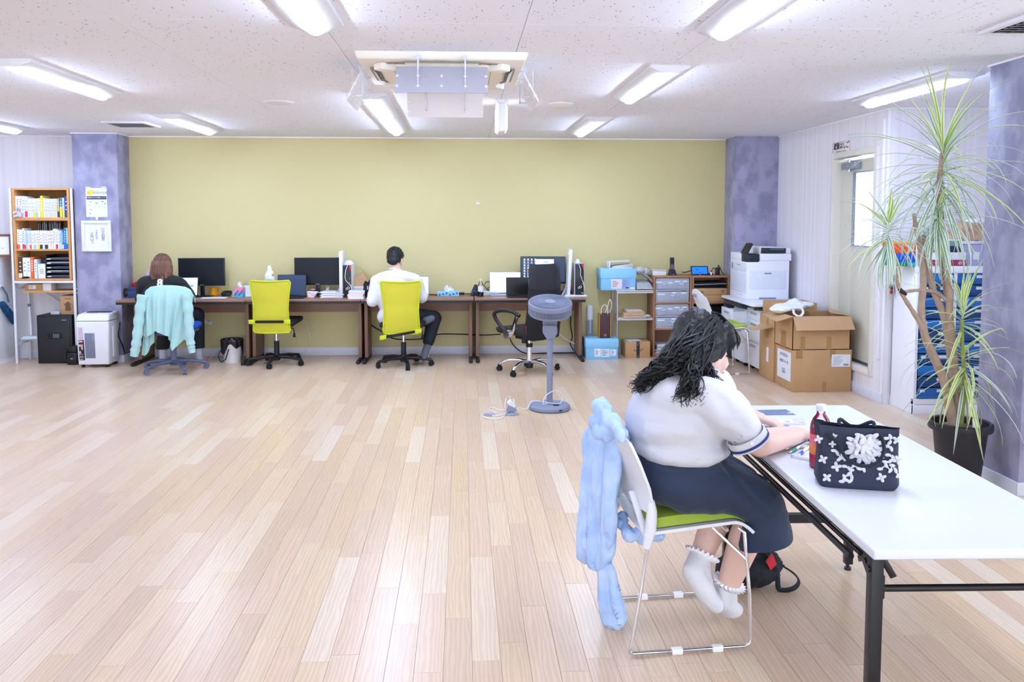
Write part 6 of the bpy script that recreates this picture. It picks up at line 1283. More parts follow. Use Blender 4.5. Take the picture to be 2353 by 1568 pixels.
for i in range(5): mk('sheet', MB().at((0.005, 0, 0), ry=-0.03*i).box(-0.105+0.004*i, -0.085, 0.008+0.006*i, 0.12+0.003*i, 0.09, 0.013+0.006*i), PAPER if i % 2 else mat('paper_grey', 'e2e4ee', 0.8), t)
t = thing('plastic_pack', 'crumpled clear film pack beside the upper blue box', 'plastic pack', (at(1480, 640, 9.2).x, 9.25, RZ1+0.014))
FILM = mat('crinkle_film', 'e3e6ee', 0.25, var=0.25, scale=25, trans=0.25, ior=1.2)
for i in range(7): mk('sheet', MB().at((0, 0, 0.01+0.012*i), rx=0.02*i, rz=rnd.uniform(-0.05, 0.05)).box(-0.095, -0.10, 0, 0.09-0.006*i, 0.1, 0.009), mat('pack_grey', 'c3c6d2', 0.4, var=0.15, scale=30), t)
q = MB().grid(lambda u, v: (-0.09+0.18*u, -0.09+0.16*v, 0.20-0.11*u*u+0.01*math.sin(u*9+v*6)), 12, 8); mk('cover_sheet', q, MATS['pack_grey'], t, solid=0.003)
blob('film', MB().ell((-0.04, 0, 0.21), (0.06, 0.06, 0.045)).ell((0.03, 0.02, 0.20), (0.05, 0.05, 0.05)), FILM, t, voxel=0.01, iters=2, disp=0.014, dscale=40, world=False)
t = thing('envelope_stack', 'stack of tan envelopes on the middle shelf of the silver rack', 'envelopes', (at(1458, 724, 9.2).x, 9.26, RZ2))
for i in range(8):
    q = MB().at((rnd.uniform(-0.008, 0.008), rnd.uniform(-0.01, 0.01), 0.010*i), rz=rnd.uniform(-0.08, 0.08)); q.box(-0.14+0.006*i, -0.10, 0, 0.14-0.008*i, 0.10, 0.0095); mk('envelope', q, mat('envelope_tan', 'd3b391', 0.8, var=0.05), t, bevel=0.001)
mk('top_sheet', MB().box(-0.10, -0.09, 0.08, 0.075, 0.09, 0.083), PAPER, t)
t = thing('film_bag', 'clear film wrapping lying below the tan envelopes', 'plastic wrap', (at(1470, 733, 9.17).x, 9.165, RZ2))
blob('film', MB().ell((0, 0.02, 0.012), (0.11, 0.03, 0.014)).ell((0.08, 0, 0.02), (0.04, 0.03, 0.018)), FILM, t, voxel=0.007, iters=2, disp=0.006, dscale=50, world=False)
# two wooden shelf units with clear drawers
SX0, SXM, SX1, SY0, SY1, ST = 2.105, 2.535, 2.965, 9.14, 9.46, 0.905
def shelf_unit(x0, x1, label, zs):
    t = thing('shelf_unit', label, 'shelf', ((x0+x1)/2, 9.30, 0)); w = (x1-x0)/2; d0, d1 = SY0-9.30, SY1-9.30
    for s in (-1, 1): mk('side_panel', MB().box(s*(w-0.0005)-(0.02 if s > 0 else 0), d0, 0, s*(w-0.0005)+(0 if s > 0 else 0.02), d1, ST), SHELFV, t, bevel=0.001)
    mk('back_panel', MB().box(-w+0.02, d1-0.006, 0, w-0.02, d1, ST), SHELFV, t)
    for z in zs: mk('shelf', MB().box(-w+0.02, d0+0.002, z, w-0.02, d1-0.006, z+0.02), SHELFW, t, bevel=0.001)
    return t
shelf_unit(SX0, SXM, 'wooden shelf unit holding clear drawers, beside the silver rack', (0.02, 0.305, 0.595, ST-0.02))
shelf_unit(SXM+0.003, SX1, 'wooden shelf unit with cartons behind the white desk', (0.02, 0.305, 0.595, ST-0.02))
CLR = mat('drawer_clear', 'cfd6ea', 0.22, var=0.1, scale=9, trans=0.35, ior=1.2)
CLRF = mat('drawer_frame', 'dfe4f2', 0.3, var=0.03, trans=0.2)
DARKIN = mat('drawer_content', '566080', 0.7, var=0.5, scale=18)
def drawer_case(z0, h, label):
    t = thing('drawer_case', label, 'drawer case', ((SX0+SXM)/2, 9.30, z0)); w, d0, d1 = 0.185, -0.145, 0.13
    fr = MB().box(-w, d0, 0, w, d1, 0.01).box(-w, d0, h-0.012, w, d1, h).box(-w, d0, 0, -w+0.008, d1, h).box(w-0.008, d0, 0, w, d1, h).box(-w, d1-0.006, 0, w, d1, h).box(-w, d0, h/2-0.006, w, d1, h/2+0.006)
    mk('case', fr, CLRF, t, bevel=0.002)
    for k in range(2):
        za, zb = 0.012+k*h/2, h/2*(k+1)-0.014
        dr = mk('drawer', MB().box(-w+0.01, d0-0.004, za, w-0.01, d0+0.002, zb).box(-w+0.01, d0, za, w-0.01, d1-0.02, za+0.003), CLR, t, bevel=0.001)
        mk('content', MB().box(-w+0.02, d0+0.012, za+0.004, -0.03, d1-0.03, zb-0.03).box(0.0, d0+0.014, za+0.004, w-0.02, d1-0.03, zb-0.045), DARKIN, dr)
        xs = (-0.095, 0.095) if k == 1 else (0.0,)
        for x in xs:
            mk('handle', MB().tube([(x+0.022*math.cos(a_), d0-0.014, zb-0.032-0.018*math.sin(a_)) for a_ in [PI*i/10 for i in range(11)]], 0.0045, 8), WMET, dr)
            mk('handle_plate', MB().box(x-0.028, d0-0.0075, zb-0.095, x+0.028, d0-0.004, zb-0.025), mat('plate_clear', 'b9c4e0', 0.25, trans=0.2), dr)
        for (x, z_, ww) in (((-0.14, zb-0.028, 0.05), (-0.02, zb-0.035, 0.03), (0.06, zb-0.02, 0.035), (0.14, zb-0.018, 0.03)) if k == 1 else ((-0.12, zb-0.03, 0.05), (0.02, zb-0.015, 0.028), (0.13, zb-0.018, 0.032))):
            mk('label_strip', MB().box(x-ww, d0-0.0055, z_-0.008, x+ww*0.7, d0-0.004, z_+0.006), PAPER, dr)
    return t
drawer_case(0.615, 0.262, 'clear plastic drawer case, upper one in the wooden shelf unit')
drawer_case(0.325, 0.262, 'clear plastic drawer case, lower one in the wooden shelf unit')
stack('magazine_stack', 1500, 690, 0.3, 0.22, 1, 'x') if False else None
t = thing('magazine_stack', 'stack of pale magazines at the bottom of the wooden shelf unit', 'magazines', ((SX0+SXM)/2-0.02, 9.28, 0.04))
for i in range(7): mk('magazine', MB().at((rnd.uniform(-0.01, 0.01), 0, 0.014*i), rz=rnd.uniform(-0.05, 0.05)).box(-0.15, -0.11, 0, 0.14, 0.11, 0.012), (PAPER, mat('mag_grey', 'a9b0c4', 0.5, var=0.1), mat('mag_lilac', 'c9c6d9', 0.5))[i % 3], t)
xc2 = (SXM+SX1)/2
t = thing('folder_stack', 'black folders lying in the shelf compartment under the tablet', 'folders', (xc2, 9.30, 0.77))
for i in range(4): mk('folder', MB().at((0, 0, 0.018*i), ry=rnd.uniform(-0.05, 0.05)).box(-0.19, -0.14, 0, 0.18, 0.12, 0.008), DBLACK if i != 2 else mat('folder_grey', '9aa0b0', 0.4), t, bevel=0.001)
for (z0, z1, lab) in ((0.615, 0.685, 'flat brown carton, lower of two below the black folders'), (0.687, 0.765, 'flat brown carton, upper of two below the black folders')):
    t = carton(SXM+0.03, SX1-0.027, 9.155, 9.42, z0, z1, lab, tape=False)
    k = MB().box(-0.15, -0.1332, 0.02, -0.08, -0.1325, 0.045).box(0.12, -0.1332, 0.03, 0.15, -0.1325, 0.06); mk('print', k, mat('carton_ink', '8a6242', 0.8), t)
t = carton(SXM+0.06, SX1-0.03, 9.16, 9.42, 0.325, 0.48, 'brown carton in the shelf compartment behind the white chair', tape=False)
t = thing('folder_stack', 'black folders lying on the carton behind the white chair', 'folders', (xc2+0.015, 9.29, 0.48))
for i in range(4): mk('folder', MB().at((0, 0, 0.02*i), ry=rnd.uniform(-0.03, 0.03)).box(-0.16, -0.13, 0, 0.16, 0.12, 0.012), DBLACK, t, bevel=0.001)
# on top of the shelves
p = at(1515, 625, 9.24)
t = thing('paper_box', 'small white paper box on the wooden shelves left of the telephone', 'box', (p.x, 9.26, ST))
mk('body', MB().hexa([(-0.075, -0.05, 0), (0.07, -0.05, 0), (0.07, 0.05, 0), (-0.075, 0.05, 0)], [(-0.08, -0.055, 0.055), (0.072, -0.055, 0.05), (0.072, 0.055, 0.05), (-0.08, 0.055, 0.055)]), PAPER, t, bevel=0.002); mk('lid', MB().at((0, 0, 0.056), ry=0.04).box(-0.085, -0.06, 0, 0.078, 0.06, 0.006), PAPER, t)
t = thing('cordless_phone', 'black cordless telephone in its charger on the wooden shelves', 'telephone', (at(1545, 625, 9.24).x, 9.24, ST))
mk('charger', MB().hexa([(-0.042, -0.045, 0), (0.042, -0.045, 0), (0.042, 0.05, 0), (-0.042, 0.05, 0)], [(-0.03, -0.02, 0.06), (0.03, -0.02, 0.06), (0.03, 0.04, 0.075), (-0.03, 0.04, 0.075)]), mat('phone_base', '2c272c', 0.4), t, bevel=0.008, seg=3)
q = MB().at((0, 0.008, 0.03), rx=-0.12); q.box(-0.024, -0.012, 0, 0.024, 0.012, 0.17); mk('handset', q, mat('phone_black', '1c181c', 0.35), t, bevel=0.007, seg=3)
q = MB().at((0, 0.008, 0.03), rx=-0.12)
for r_ in range(4):
    for c_ in range(3): q.box(-0.016+c_*0.012, -0.0135, 0.04+r_*0.013, -0.008+c_*0.012, -0.012, 0.048+r_*0.013)
mk('keypad', q, INKG, t); q = MB().at((0, 0.008, 0.03), rx=-0.12); q.box(-0.018, -0.0135, 0.11, 0.018, -0.012, 0.15); mk('display', q, SCR_OFF, t); mk('lamp', MB().box(-0.006, -0.046, 0.008, 0.01, -0.044, 0.012), WMET, t)
t = thing('tablet', 'black tablet with a bright blue screen propped on the wooden shelves', 'tablet', (at(1609, 625, 9.24).x, 9.25, ST), 0.05)
q = MB().at((0, 0, 0), rx=-0.3); q.box(-0.10, -0.005, 0, 0.10, 0.005, 0.105); mk('body', q, BEZ, t, bevel=0.004); q = MB().at((0, 0, 0), rx=-0.3); q.box(-0.087, -0.0062, 0.014, 0.087, -0.005, 0.094); mk('screen', q, SCR_BLUE, t)
q = MB().at((0, 0, 0), rx=-0.3); q.box(-0.05, -0.0072, 0.03, 0.05, -0.0062, 0.033).box(-0.04, -0.0072, 0.058, -0.02, -0.0062, 0.068).box(-0.01, -0.0072, 0.02, 0.02, -0.0062, 0.025); mk('screen_print', q, mat('screen_deep', '0c3f96', 0.4, var=0, emit='0c3f96', es=0.3), t)
mk('prop', MB().box(-0.04, 0.03, 0, 0.04, 0.05, 0.05), BEZ, t); mk('home_button', MB().at((0, 0, 0), rx=-0.3).box(-0.005, -0.0065, 0.004, 0.005, -0.005, 0.009), WMET, t)
cable([at(1568, 626, 9.24), at(1575, 626, 9.2)+Vector((0, 0, 0.0)), at(1590, 622, 9.3), at(1600, 622, 9.33)], 0.005, DBLACK, 'short black cable left of the blue tablet')
t = thing('usb_hub', 'small gadget with a glowing blue lamp right of the tablet', 'gadget', (at(1634, 625, 9.22).x, 9.24, ST))
mk('body', MB().box(-0.022, -0.02, 0, 0.022, 0.02, 0.022), BLACK, t, bevel=0.004); mk('lamp', MB().ell((0, -0.018, 0.024), (0.007, 0.007, 0.007), 12, 8), mat('led_blue', '4f6dff', 0.3, var=0, emit='4060ff', es=14), t); mk('second_lamp', MB().ell((0, -0.022, 0.008), (0.005, 0.004, 0.004), 10, 6), MATS['led_blue'], t)
t = thing('wall_adapter', 'black plug adapter standing right of the glowing blue gadget', 'adapter', (at(1650, 622, 9.25).x, 9.27, ST))
mk('body', MB().box(-0.022, -0.02, 0, 0.022, 0.02, 0.085), BLACK, t, bevel=0.005); mk('cord', MB().tube(smooth_path([(0, 0, 0.085), (0.01, 0, 0.11), (0.03, -0.01, 0.07), (0.05, -0.01, 0.03), (0.075, -0.01, 0.006)], 4), 0.005, 6).tube(smooth_path([(-0.02, -0.01, 0.05), (-0.05, -0.01, 0.08), (-0.07, -0.01, 0.05), (-0.08, -0.01, 0.03)], 4), 0.004, 6), BLACK, t)
# ------------------------------------------------------------------ white desk, printer, drawer pedestals
WD = mat('desk_white', 'eeeff8', 0.35, var=0.01); WDS = mat('pedestal_white', 'e9ebf6', 0.4, var=0.01)
wd = thing('white_desk', 'white desk along the right wall carrying the printer', 'desk', (3.14, 8.75, 0))
mk('desktop', MB().prism([(2.83-3.14, 8.05-8.75+0.02), (2.85-3.14, 8.03-8.75), (3.44-3.14, 8.03-8.75), (3.44-3.14, 9.10-8.75), (2.985-3.14, 9.10-8.75), (2.83-3.14, 9.02-8.75)], 0.675, 0.70, 'z'), WD, wd, bevel=0.004)
mk('under_frame', MB().box(2.87-3.14, 8.50-8.75, 0.615, 2.90-3.14, 9.05-8.75, 0.675).box(2.87-3.14, 8.08-8.75, 0.635, 3.42-3.14, 8.11-8.75, 0.675), mat('frame_dark', '4a4852', 0.5), wd)
mk('end_panel', MB().box(3.405-3.14, 8.06-8.75, 0, 3.425-3.14, 9.05-8.75, 0.675), WDS, wd); mk('side_leg', MB().box(2.87-3.14, 9.02-8.75, 0, 3.4-3.14, 9.06-8.75, 0.615), mat('frame_dark', '4a4852', 0.5), wd)
mk('cable_hole', MB().box(3.30-3.14, 8.025-8.75, 0.682, 3.36-3.14, 8.031-8.75, 0.692), BLACK, wd)
def pedestal(x0, x1, y0, y1, z1, label, hs, open_=None):
    t = thing('drawer_pedestal', label, 'drawer cabinet', ((x0+x1)/2, (y0+y1)/2, 0), 0); w, d = (x1-x0)/2, (y1-y0)/2
    mk('carcass', MB().box(-w+0.015, -d, 0.04, w, d, z1), WDS, t, bevel=0.004)
    z = z1-0.004
    for i, h in enumerate(hs):
        off = -0.12 if open_ == i else 0
        dr = mk('drawer', MB().box(-w+off-0.003, -d+0.004, z-h+0.003, -w+0.016+off, d-0.004, z).box(-w+off, -d+0.02, z-h+0.01, -w+0.02, d-0.02, z-h+0.015) if off else MB().box(-w-0.003, -d+0.004, z-h+0.003, -w+0.016, d-0.004, z), mat('drawer_white', 'f2f3fb', 0.35, var=0.01), t, bevel=0.003)
        if off: [mk('drawer_side', MB().box(-w+off, q_-0.004, z-h+0.01, -w+0.02, q_+0.004, z-0.02), MATS['drawer_white'], dr) for q_ in (-d+0.014, d-0.014)]; mk('content', MB().box(-w+off+0.02, -d+0.03, z-h+0.016, -w+0.015, d-0.03, z-0.05), DBLACK, dr, bevel=0.01)
        mk('handle', MB().box(-w+off-0.006, -d*0.45, z-0.055, -w+off-0.002, d*0.45, z-0.030), mat('handle_silver', 'c3c6d4', 0.35, 0.3), dr, bevel=0.002)
        if i == 1: mk('lock', MB().cyl((-w+off-0.005, d*0.7, z-0.035), (-w+off-0.001, d*0.7, z-0.035), 0.007, n=12), SILVER, dr)
        z -= h
    for sx_ in (-1, 1):
        for sy in (-1, 1): mk('caster', MB().cyl((sx_*(w-0.05), sy*(d-0.05)-0.012, 0.02), (sx_*(w-0.05), sy*(d-0.05)+0.012, 0.02), 0.02, n=12), BLACK, t)
    return t
pedestal(2.93, 3.39, 8.08, 8.46, 0.63, 'white drawer pedestal nearest the cartons, under the white desk', (0.11, 0.22, 0.25))
pedestal(2.905, 3.36, 8.50, 8.86, 0.60, 'white drawer pedestal with an open drawer behind the nearer one', (0.15, 0.2, 0.2), 0)
# printer
pr = thing('printer', 'big white office printer with dark top on the white desk', 'printer', (3.165, 8.80, 0.70))
PRW = mat('printer_white', 'f0f2fb', 0.4, var=0.01); PRD = mat('printer_dark', '1d2733', 0.4, var=0.04); PRP = mat('printer_panel', 'e6e9f6', 0.4)
w, d = 0.225, 0.27; XL = -w
mk('body', MB().box(-w, -d, 0.0, w, d, 0.40), PRW, pr, bevel=0.006)
mk('scanner', MB().box(-w+0.135, -d, 0.40, w+0.02, d, 0.475).box(-w+0.0, -d+0.16, 0.40, -w+0.135, d, 0.475), PRW, pr, bevel=0.006)
mk('feeder', MB().prism([(-0.085, 0.475), (w+0.02, 0.475), (w+0.02, 0.535), (-0.08, 0.545)], -d+0.02, d-0.02, 'y'), PRW, pr, bevel=0.01)
mk('feeder_tray', MB().prism([(-0.075, 0.478), (w-0.035, 0.478), (w-0.035, 0.532), (-0.072, 0.537)], -d+0.010, -d+0.04, 'y'), PRD, pr, bevel=0.004)
mk('feeder_slot', MB().box(0.02, -d+0.006, 0.512, w-0.06, -d+0.011, 0.53), mat('slot_grey', '4f5a68', 0.4), pr)
mk('control_block', MB().box(-w-0.004, -d-0.004, 0.385, -w+0.13, -d+0.17, 0.475), PRD, pr, bevel=0.012, seg=3)
q = MB().at((-w+0.01, -d+0.12, 0.475), ry=0.5); q.box(-0.01, -0.085, -0.01, 0.012, 0.085, 0.12); ts = mk('touch_screen', q, PRD, pr, bevel=0.005)
q = MB().at((-w+0.01, -d+0.12, 0.475), ry=0.5); q.box(-0.0115, -0.07, 0.005, -0.010, 0.07, 0.105); mk('display', q, SCR_OFF, ts)
mk('side_panel', MB().box(-w+0.03, -d-0.0022, 0.10, w-0.03, -d-0.001, 0.295), PRP, pr, bevel=0.001)
mk('panel_grip', MB().box(-0.04, -d-0.003, 0.262, 0.035, -d-0.002, 0.278), mat('grip_dark', '8f97ac', 0.4), pr)
mk('front_door', MB().box(-w-0.003, -d+0.01, 0.085, -w+0.001, d-0.02, 0.275), PRP, pr, bevel=0.002); mk('upper_door', MB().box(-w-0.003, -d+0.01, 0.285, -w+0.001, d-0.02, 0.375), PRP, pr, bevel=0.002)
mk('tray_gap', MB().box(-w-0.002, -d+0.01, 0.068, -w+0.001, d-0.01, 0.073), mat('gap_grey', 'b3b9cc', 0.5), pr)
mk('tray_handle', MB().box(-w-0.006, -d+0.12, 0.03, -w-0.002, -d+0.30, 0.05), PRP, pr, bevel=0.002); mk('bottom_handle', MB().box(-0.09, -d-0.003, 0.002, 0.09, -d, 0.02), mat('grip_dark', '8f97ac', 0.4), pr, bevel=0.002)
mk('lettering_strip', MB().box(-w-0.0042, d-0.10, 0.30, -w-0.003, d-0.06, 0.36).box(-w-0.0042, -d+0.20, 0.345, -w-0.003, -d+0.30, 0.352), INKG, pr)
# ------------------------------------------------------------------ cartons by the door
BX = thing('carton', 'big brown carton on the floor, lower of the two stacked cartons', 'box', (3.19, 7.43, 0))
CARD2 = mat('cardboard_big', 'c0986c', 0.8, var=0.06, scale=9, bump=0.03, bscale=50)
cw, cdp, ch = 0.265, 0.215, 0.375
mk('body', MB().box(-cw, -cdp, 0, cw, cdp, ch), CARD2, BX, bevel=0.006)
mk('flap_seam', MB().box(-cw, -0.002, ch, cw, 0.002, ch+0.001), mat('seam_dark', '8a6540', 0.8), BX)
for (x, z0, z1, w_) in ((-cw+0.05, 0.30, ch, 0.03), (0.09, 0.31, ch, 0.025), (0.02, 0.0, 0.09, 0.018)): mk('tape', MB().box(x-w_, -cdp-0.0008, z0, x+w_, -cdp, z1), TAPE, BX)
mk('tape', MB().box(-cw, -cdp-0.0005, ch-0.004, cw, cdp, ch+0.0012), mat('tape_gloss', 'c9a57c', 0.2, var=0.03), BX)
mk('label_sticker', MB().box(0.08, -cdp-0.001, 0.225, cw-0.015, -cdp, 0.335), mat('label_white', 'eceef7', 0.4, var=0.08, scale=40), BX)
k = MB()
for i in range(6): k.box(0.095, -cdp-0.0018, 0.24+0.014*i, 0.15+0.012*((i*5) % 4), -cdp-0.001, 0.244+0.014*i)
k.box(0.19, -cdp-0.0018, 0.235, 0.235, -cdp-0.001, 0.250)
mk('label_print', k, INKG, BX)
LS = (PI/2, 0, -PI/2)
mk('side_label', MB().box(-cw-0.001, -cdp+0.06, 0.08, -cw, cdp-0.05, 0.34), PAPER, BX)
text('防災備蓄品', 0.035, (3.19-cw-0.0018, 7.44, 0.30), LS, INKG, BX); text('小型ポット 10', 0.032, (3.19-cw-0.0018, 7.44, 0.24), LS, INKD, BX); text('2023年\n保管用', 0.026, (3.19-cw-0.0018, 7.44, 0.155), LS, INKG, BX)
B2 = thing('carton', 'open brown carton with raised flaps, upper of the two stacked cartons', 'box', (3.175, 7.43, ch+0.002))
bw, bd, bh = 0.262, 0.21, 0.30
walls = MB().box(-bw, -bd, 0, bw, -bd+0.006, bh).box(-bw, bd-0.006, 0, bw, bd, bh).box(-bw, -bd, 0, -bw+0.006, bd, bh).box(bw-0.006, -bd, 0, bw, bd, bh).box(-bw, -bd, 0, bw, bd, 0.006)
mk('body', walls, CARD2, B2)
q = MB().at((0, -bd, bh), rx=0.0); q.hexa([(-bw, -0.004, 0), (bw, -0.004, 0), (bw, 0.003, 0), (-bw, 0.003, 0)], [(-bw+0.0, 0.0, 0.01), (bw, 0, 0.01), (bw, 0.002, 0.01), (-bw, 0.002, 0.01)])
def flap(name, pts, th): # quad given by four corners
    a, b, c, d_ = [Vector(p) for p in pts]; n = (b-a).cross(d_-a).normalized()*th
    mk(name, MB().hexa([a, b, c, d_], [a+n, b+n, c+n, d_+n]), CARDI, B2)
flap('flap', [(-bw, -bd, bh), (bw, -bd, bh), (bw+0.02, -bd-0.05, bh-0.115), (-bw+0.015, -bd-0.05, bh-0.12)], 0.005)
flap('flap', [(bw, bd, bh), (-bw, bd, bh), (-bw, bd+0.02, bh+0.0), (bw, bd+0.02, bh+0.0)], 0.005)
flap('flap', [(-bw, bd, bh), (-bw, -bd, bh), (-bw-0.14, -bd+0.03, bh-0.045), (-bw-0.14, bd-0.02, bh-0.02)], 0.005)
flap('flap', [(bw, -bd, bh), (bw, bd, bh), (bw-0.02, bd, bh+0.02), (bw-0.19, -bd+0.02, bh+0.03)], 0.005)
for x in (-0.17, 0.07): mk('tape', MB().box(x-0.022, -bd-0.001, 0.0, x+0.022, -bd, 0.12), TAPE, B2)
mk('tape', MB().box(-bw-0.001, -0.06, 0.0, -bw, 0.06, 0.15), TAPE, B2)
B3 = thing('carton', 'tall narrow brown carton with an open flap behind the stacked cartons', 'box', (3.13, 7.86, 0))
mk('body', MB().box(-0.215, -0.19, 0, 0.215, 0.19, 0.62), CARD2, B3, bevel=0.005)
mk('tape', MB().box(-0.2158, -0.05, 0.40, -0.215, 0.0, 0.62), TAPE, B3); mk('label_sticker', MB().box(-0.2162, -0.06, 0.17, -0.215, -0.01, 0.31), PAPER, B3)
q = MB().hexa([(-0.215, -0.19, 0.52), (-0.215, 0.05, 0.535), (-0.219, 0.05, 0.535), (-0.219, -0.19, 0.52)], [(-0.36, -0.10, 0.48), (-0.36, 0.12, 0.47), (-0.362, 0.12, 0.474), (-0.362, -0.10, 0.484)]); mk('flap', q, CARDI, B3)
t = carton(2.93, 3.33, 7.69, 8.02, 0.622, 0.745, 'brown carton standing on the tall narrow one behind the plastic bag')
t = thing('plastic_bag', 'white carrier bag lying on the open flaps of the upper carton', 'plastic bag', (2.99, 7.50, 0.70))
m = MB().ell((0, 0, 0.03), (0.15, 0.13, 0.035)).ell((0.10, 0.03, 0.05), (0.14, 0.12, 0.03)).ell((-0.10, -0.02, 0.01), (0.09, 0.10, 0.03)).ell((0.05, 0.02, 0.075), (0.07, 0.06, 0.03))
blob('bag', m, PLB, t, voxel=0.010, iters=3, disp=0.02, dscale=16, world=False)
mk('handle', MB().tube(smooth_path([(-0.02, -0.14, 0.02), (-0.03, -0.19, -0.01), (0.01, -0.21, -0.03), (0.05, -0.19, 0.0), (0.06, -0.14, 0.03)], 5), 0.012, 6, flat=0.3), PLB, t)
# ------------------------------------------------------------------ white cabinet with blue drawers
CBX0, CBX1, CBY0, CBY1, CBH = 3.535, 4.42, 6.33, 6.69, 1.17
cb_ = thing('drawer_cabinet', 'white cabinet with rows of blue drawers behind the tall plant', 'cabinet', ((CBX0+CBX1)/2, (CBY0+CBY1)/2, 0))
X0, X1, Y0, Y1 = (CBX0-CBX1)/2, (CBX1-CBX0)/2, (CBY0-CBY1)/2, (CBY1-CBY0)/2
CBW = mat('cabinet_white', 'f4f5fc', 0.35, var=0.01)
mk('side_panel', MB().box(X0, Y0, 0.0, X0+0.025, Y1, CBH), CBW, cb_, bevel=0.003); mk('side_panel', MB().box(X1-0.025, Y0, 0, X1, Y1, CBH), CBW, cb_, bevel=0.003)
mk('top', MB().box(X0-0.002, Y0-0.003, CBH-0.055, X1, Y1, CBH), CBW, cb_, bevel=0.004); mk('plinth', MB().box(X0, Y0-0.002, 0.0, X1, Y0+0.02, 0.075), CBW, cb_, bevel=0.002); mk('bottom_rail', MB().box(X0, Y0-0.001, 0.078, X1, Y0+0.03, 0.125), CBW, cb_, bevel=0.002)
mk('back_panel', MB().box(X0, Y1-0.01, 0.08, X1, Y1, CBH), CBW, cb_)
BLUED = [mat('drawer_blue_%d' % i, c, 0.25, var=0.12, scale=14, spec=0.6) for i, c in enumerate(('1a68b4', '13538f', '2278c4', '0f4780'))]
colw = 0.268
for c_ in range(3):
    xa = X0+0.03+c_*(colw+0.026)
    if c_: mk('divider', MB().box(xa-0.026, Y0, 0.125, xa, Y1-0.02, CBH-0.055), CBW, cb_)
    n = 11; hh = (CBH-0.055-0.125)/n
    for r_ in range(n):
        z = 0.125+r_*hh
        dr = mk('drawer', MB().box(xa+0.004, Y0+0.004, z+0.004, xa+colw-0.004, Y0+0.25, z+hh*0.52).box(xa+0.002, Y0-0.002, z+0.003, xa+colw-0.002, Y0+0.006, z+hh-0.004), BLUED[(r_*3+c_*2) % 4], cb_, bevel=0.003)
        for (q0, q1) in (((colw-0.115, colw-0.012),) if (r_+c_) % 3 else ((0.02, 0.06), (colw-0.11, colw-0.012))): mk('drawer_label', MB().box(xa+q0, Y0-0.0042, z+hh*0.58, xa+q1, Y0-0.002, z+hh*0.82), PAPER, dr)
        mk('drawer_lip', MB().box(xa+0.01, Y0-0.010, z+hh*0.10, xa+colw-0.01, Y0-0.002, z+hh*0.22), BLUED[(r_+2) % 4], dr, bevel=0.003)
# things on top of the cabinet
def flatbox(x0, x1, y0, y1, Y, d, z0, label, cols, name='game_box'):
    a, b = at(x0, y0, Y), at(x1, y1, Y); w = b.x-a.x; h = (a.z-b.z); t = thing(name, label, 'box', ((a.x+b.x)/2, Y+d/2, z0)); zz_ = 0
    for i, (f, c) in enumerate(cols): mk('band' if i else 'body', MB().box(-w/2, -d/2, zz_, w/2, d/2, zz_+h*f-0.0005), mat('gb_'+c, c, 0.45, var=0.05), t, bevel=0.001); zz_ += h*f
    return t, z0+h, w
Yc = 6.36
t, z1, w = flatbox(2057, 2103, 583.5, 613, Yc, 0.2, CBH, 'blue and green flat box, lower left on the white cabinet', [(0.32, '14897c'), (0.68, '1d5fd0')])
mk('corner_patch', MB().box(w*0.15, -0.101, 0.002, w/2, -0.1, 0.028), mat('patch_teal', '2cc3c8', 0.5), t)
t, z2, w = flatbox(2058, 2104, 556, 582, Yc, 0.2, z1, 'orange flat box with a yellow edge, upper left on the white cabinet', [(0.85, 'ec5a26'), (0.15, 'f2b632')])
t, z1, w = flatbox(2105, 2131, 563, 613, Yc, 0.22, CBH, 'narrow white carton between the game boxes on the white cabinet', [(1.0, 'f1f3fb')], 'carton')
t, z1, w = flatbox(2133, 2221, 599, 613, Yc, 0.24, CBH, 'maroon flat box with a white leaf print on the white cabinet', [(1.0, 'a42f55')])
k = MB()
for i in range(7):
    a_ = 2*PI*i/7; k.prism([(w*0.33+0.006*math.cos(a_-0.5), 0.024+0.006*math.sin(a_-0.5)), (w*0.33+0.026*math.cos(a_), 0.024+0.02*math.sin(a_)), (w*0.33+0.006*math.cos(a_+0.5), 0.024+0.006*math.sin(a_+0.5))], -0.1212, -0.12, 'y')
mk('leaf_print', k, PAPER, t)
t, z1, w = flatbox(2133, 2220, 581, 598, Yc, 0.24, z1, 'white flat box on the maroon one on the white cabinet', [(1.0, 'f3f4fb')])
t, z1, w = flatbox(2134, 2206, 551, 580, Yc, 0.2, z1, 'box with sage lid and navy side on the white flat box', [(0.5, '20305a'), (0.4, '7fae98'), (0.1, 'f0f2fa')])
mk('maroon_end', MB().box(-w/2-0.0006, -0.1006, 0.001, -w/2+0.06, -0.095, 0.044), mat('end_maroon', '6e1228', 0.5), t)
t = thing('clear_container', 'translucent lilac container right of the boxes on the white cabinet', 'container', (at(2232, 600, Yc).x, Yc+0.12, CBH))
mk('tub', MB().box(-0.07, -0.11, 0, 0.16, 0.11, 0.17), mat('tub_lilac', 'c6c8ea', 0.3, var=0.08, scale=10, trans=0.25), t, bevel=0.008); mk('lid', MB().box(-0.075, -0.115, 0.17, 0.165, 0.115, 0.195), mat('tub_lid', 'd9dbf4', 0.3), t, bevel=0.006); mk('label_sticker', MB().box(0.02, -0.112, 0.05, 0.07, -0.11, 0.11), PAPER, t)
t = thing('paper_sack', 'crumpled brown paper sack lying on the boxes, behind the plant top', 'paper bag', (at(2228, 530, Yc+0.1).x, Yc+0.14, CBH+0.195))
